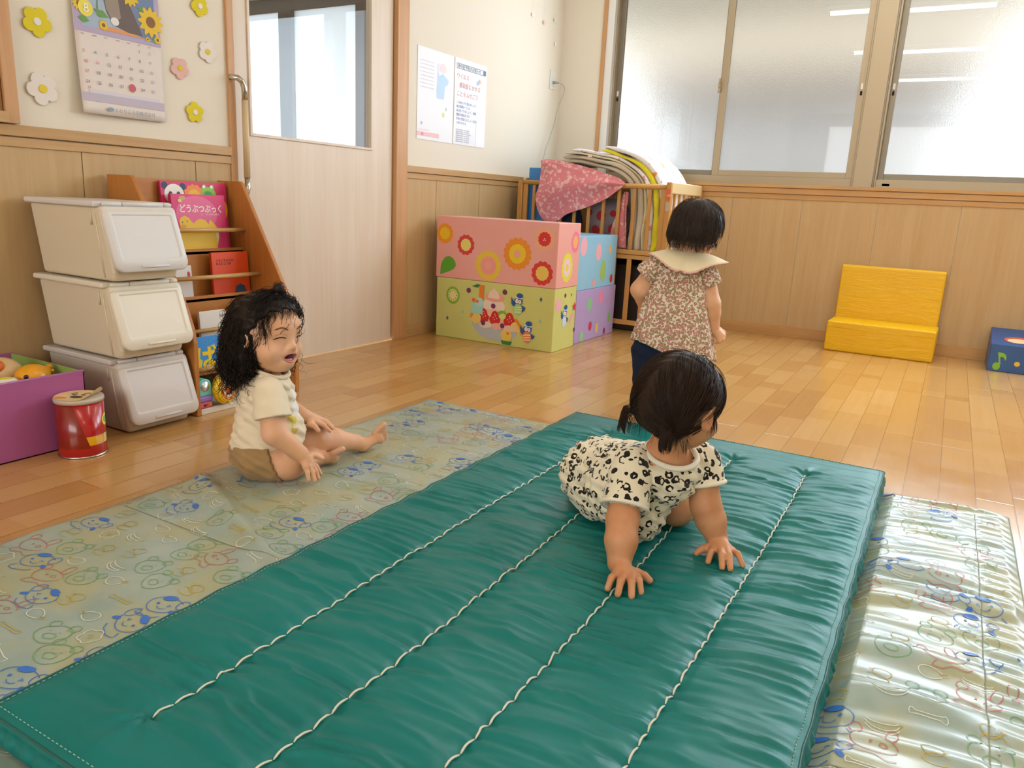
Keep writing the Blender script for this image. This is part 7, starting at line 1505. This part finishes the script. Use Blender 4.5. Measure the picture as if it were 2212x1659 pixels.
# broad cream collar with a scalloped pink edge, split at the back
CC = mat('cream_collar', 'F0E0B8', 0.85, spec=0.2, sheen=0.2); g = NG(CC); p_ = g.geo(); g.bump(g.noise(p_, 90, 3, 0.6), 0.25, 0.002)
def collar_pt(th, s):
    """th = pi/2 is the middle of the back (towards the viewer)"""
    back = np.exp(-((th - 1.85) / 0.55) ** 2)
    ext = 0.080 + 0.008 * np.abs(np.cos(th)) + 0.026 * back
    ext = ext - 0.020 * np.exp(-((th - 1.85) / 0.06) ** 2)
    r_ = 0.046 + ext * s
    x = -0.012 + 1.08 * r_ * np.cos(th); y = 0.004 + 0.72 * r_ * np.sin(th)
    z = 0.668 - 0.16 * (s ** 1.25) * ext * 3.2 - 0.06 * x + 0.022 * np.abs(np.cos(th)) * s - 0.022 * back * s - 0.006 * np.exp(-((th - 1.85) / 0.05) ** 2) * s
    return np.stack([x, y, z], -1)
S_, T_ = np.meshgrid(np.linspace(0, 1, 16), np.linspace(0, 2 * math.pi, 120), indexing='ij')
b = MB(); b.grid(P(collar_pt(T_, S_))[:, ::-1]); b.build('collar', CC, kidC, smooth=True, solid=0.003)
th_ = np.linspace(0, 2 * math.pi, 320); ed = collar_pt(th_, np.full(320, 1.0)); b = MB(); fr2 = collar_pt(th_, 1.0 + 0.065 * (0.6 + 0.5 * np.abs(np.sin(th_ * 22))))
b.grid(P(np.stack([ed, (ed + fr2) / 2 + np.array([0, 0, 0.001]), fr2]))[:, ::-1]); b.build('collar_edging', mat('pink_edging', 'E8B4A8', 0.8), kidC, smooth=True, solid=0.002)
# hair C: short bob
HC = hairmat('soft_black_hair', '2A201B', '4E4038')
capC = [ell_(cq(-0.012, 0, 0.014), (0.091 * cs, 0.082 * cs, 0.080 * cs), cA, 0.02), ell_(cq(-0.035, 0.0, -0.028), (0.058 * cs, 0.076 * cs, 0.040 * cs), cA, 0.03), ell_(cq(0.0, 0.058, -0.030), (0.045 * cs, 0.022 * cs, 0.045 * cs), cA, 0.02)]
def invC(Q): return (Q - cC) @ cA.T / cs
def capcutC(Q, d):
    L = invC(Q); f_, l_, u_ = L[..., 0], L[..., 1], L[..., 2]
    line = np.where(u_ > 0.0, 0.055 + 0.30 * u_, 0.055 + 0.9 * u_)
    d = smax(d + 0.0012 * np.sin(l_ * 260), (f_ - line) * cs, 0.005); d = smax(d, (-0.056 - u_ + 0.18 * (f_ + 0.05)) * cs + 0.001 * np.sin(l_ * 300), 0.004)
    ear = np.sqrt(((f_ - 0.006) / 0.038) ** 2 + ((u_ + 0.032) / 0.040) ** 2) - 1
    return np.where(l_ < 0, smax(d, -ear * 0.02, 0.004), d)
lo, hi = bounds(capC, 0.02); D_, ax_ = field(capC + [('fn', capcutC)], lo, hi, 0.0033); Vh, Fh = nets(D_, ax_, 0.0033)
hm = MB(); hm.v = Vh.tolist(); hm.f = Fh.tolist(); hm.mi = [0] * len(Fh); crown = cq(-0.03, 0, 0.095)
def flowC(Q, k):
    away = Q - crown; away = away - cA[2] * (away @ cA[2])[..., None]; n_ = np.linalg.norm(away, axis=-1, keepdims=True); L = invC(Q)
    return -cA[2] * np.clip(1.1 - L[..., 2:3] * 9, 0.15, 1.2) + away / (n_ + 1e-6) * 0.5
Lh = invC(Vh); cand = Vh[(Lh[:, 2] > -0.035) & ~((Lh[:, 1] < -0.03) & (np.hypot((Lh[:, 0] - 0.01) / 0.055, (Lh[:, 2] + 0.02) / 0.05) < 1))]; idx = rng.choice(len(cand), 1300); strands(hm, capC, cand[idx], flowC, 9, 0.0075, 0.00075, 0.006, jit=0.16)
low = Vh[(Lh[:, 2] < -0.035) & (Lh[:, 0] < 0.0)]; idx = rng.choice(len(low), 420); strands(hm, hpC, low[idx], lambda Q, k: -cA[2] + 0.05 * cA[0], 6, 0.0060, 0.0006, 0.010, jit=0.30)
wk = np.array([cq(0.052 + rng.uniform(-0.010, 0.010), -0.060, -0.004 + rng.uniform(-0.01, 0.02)) for l in range(90)]); strands(hm, hpC, wk, lambda Q, k: -cA[2] + 0.05 * cA[0], 8, 0.0062, 0.0006, 0.006, jit=0.12)
hm.build('hair', HC, kidC, smooth=True)
for sd in (1, -1):
    b = MB(); b.ball(onskin(hpC, cq(0.14, sd * 0.030, -0.008), -cA[0]) - cA[0] * 0.004, (0.0085, 0.0085, 0.006), 14, 10); b.build('eye', mat('dark_eye', '1E1410', 0.15), kidC, smooth=True)
b = MB(); b.tube([tuple(onskin(hpC, cq(0.14, 0.014 * (2 * t - 1), -0.054 - 0.002 * math.sin(math.pi * t)), -cA[0])) for t in np.linspace(0, 1, 8)], 0.0022, 6); b.build('lips', mat('lip_rose', 'CC7F72', 0.4), kidC, smooth=True)
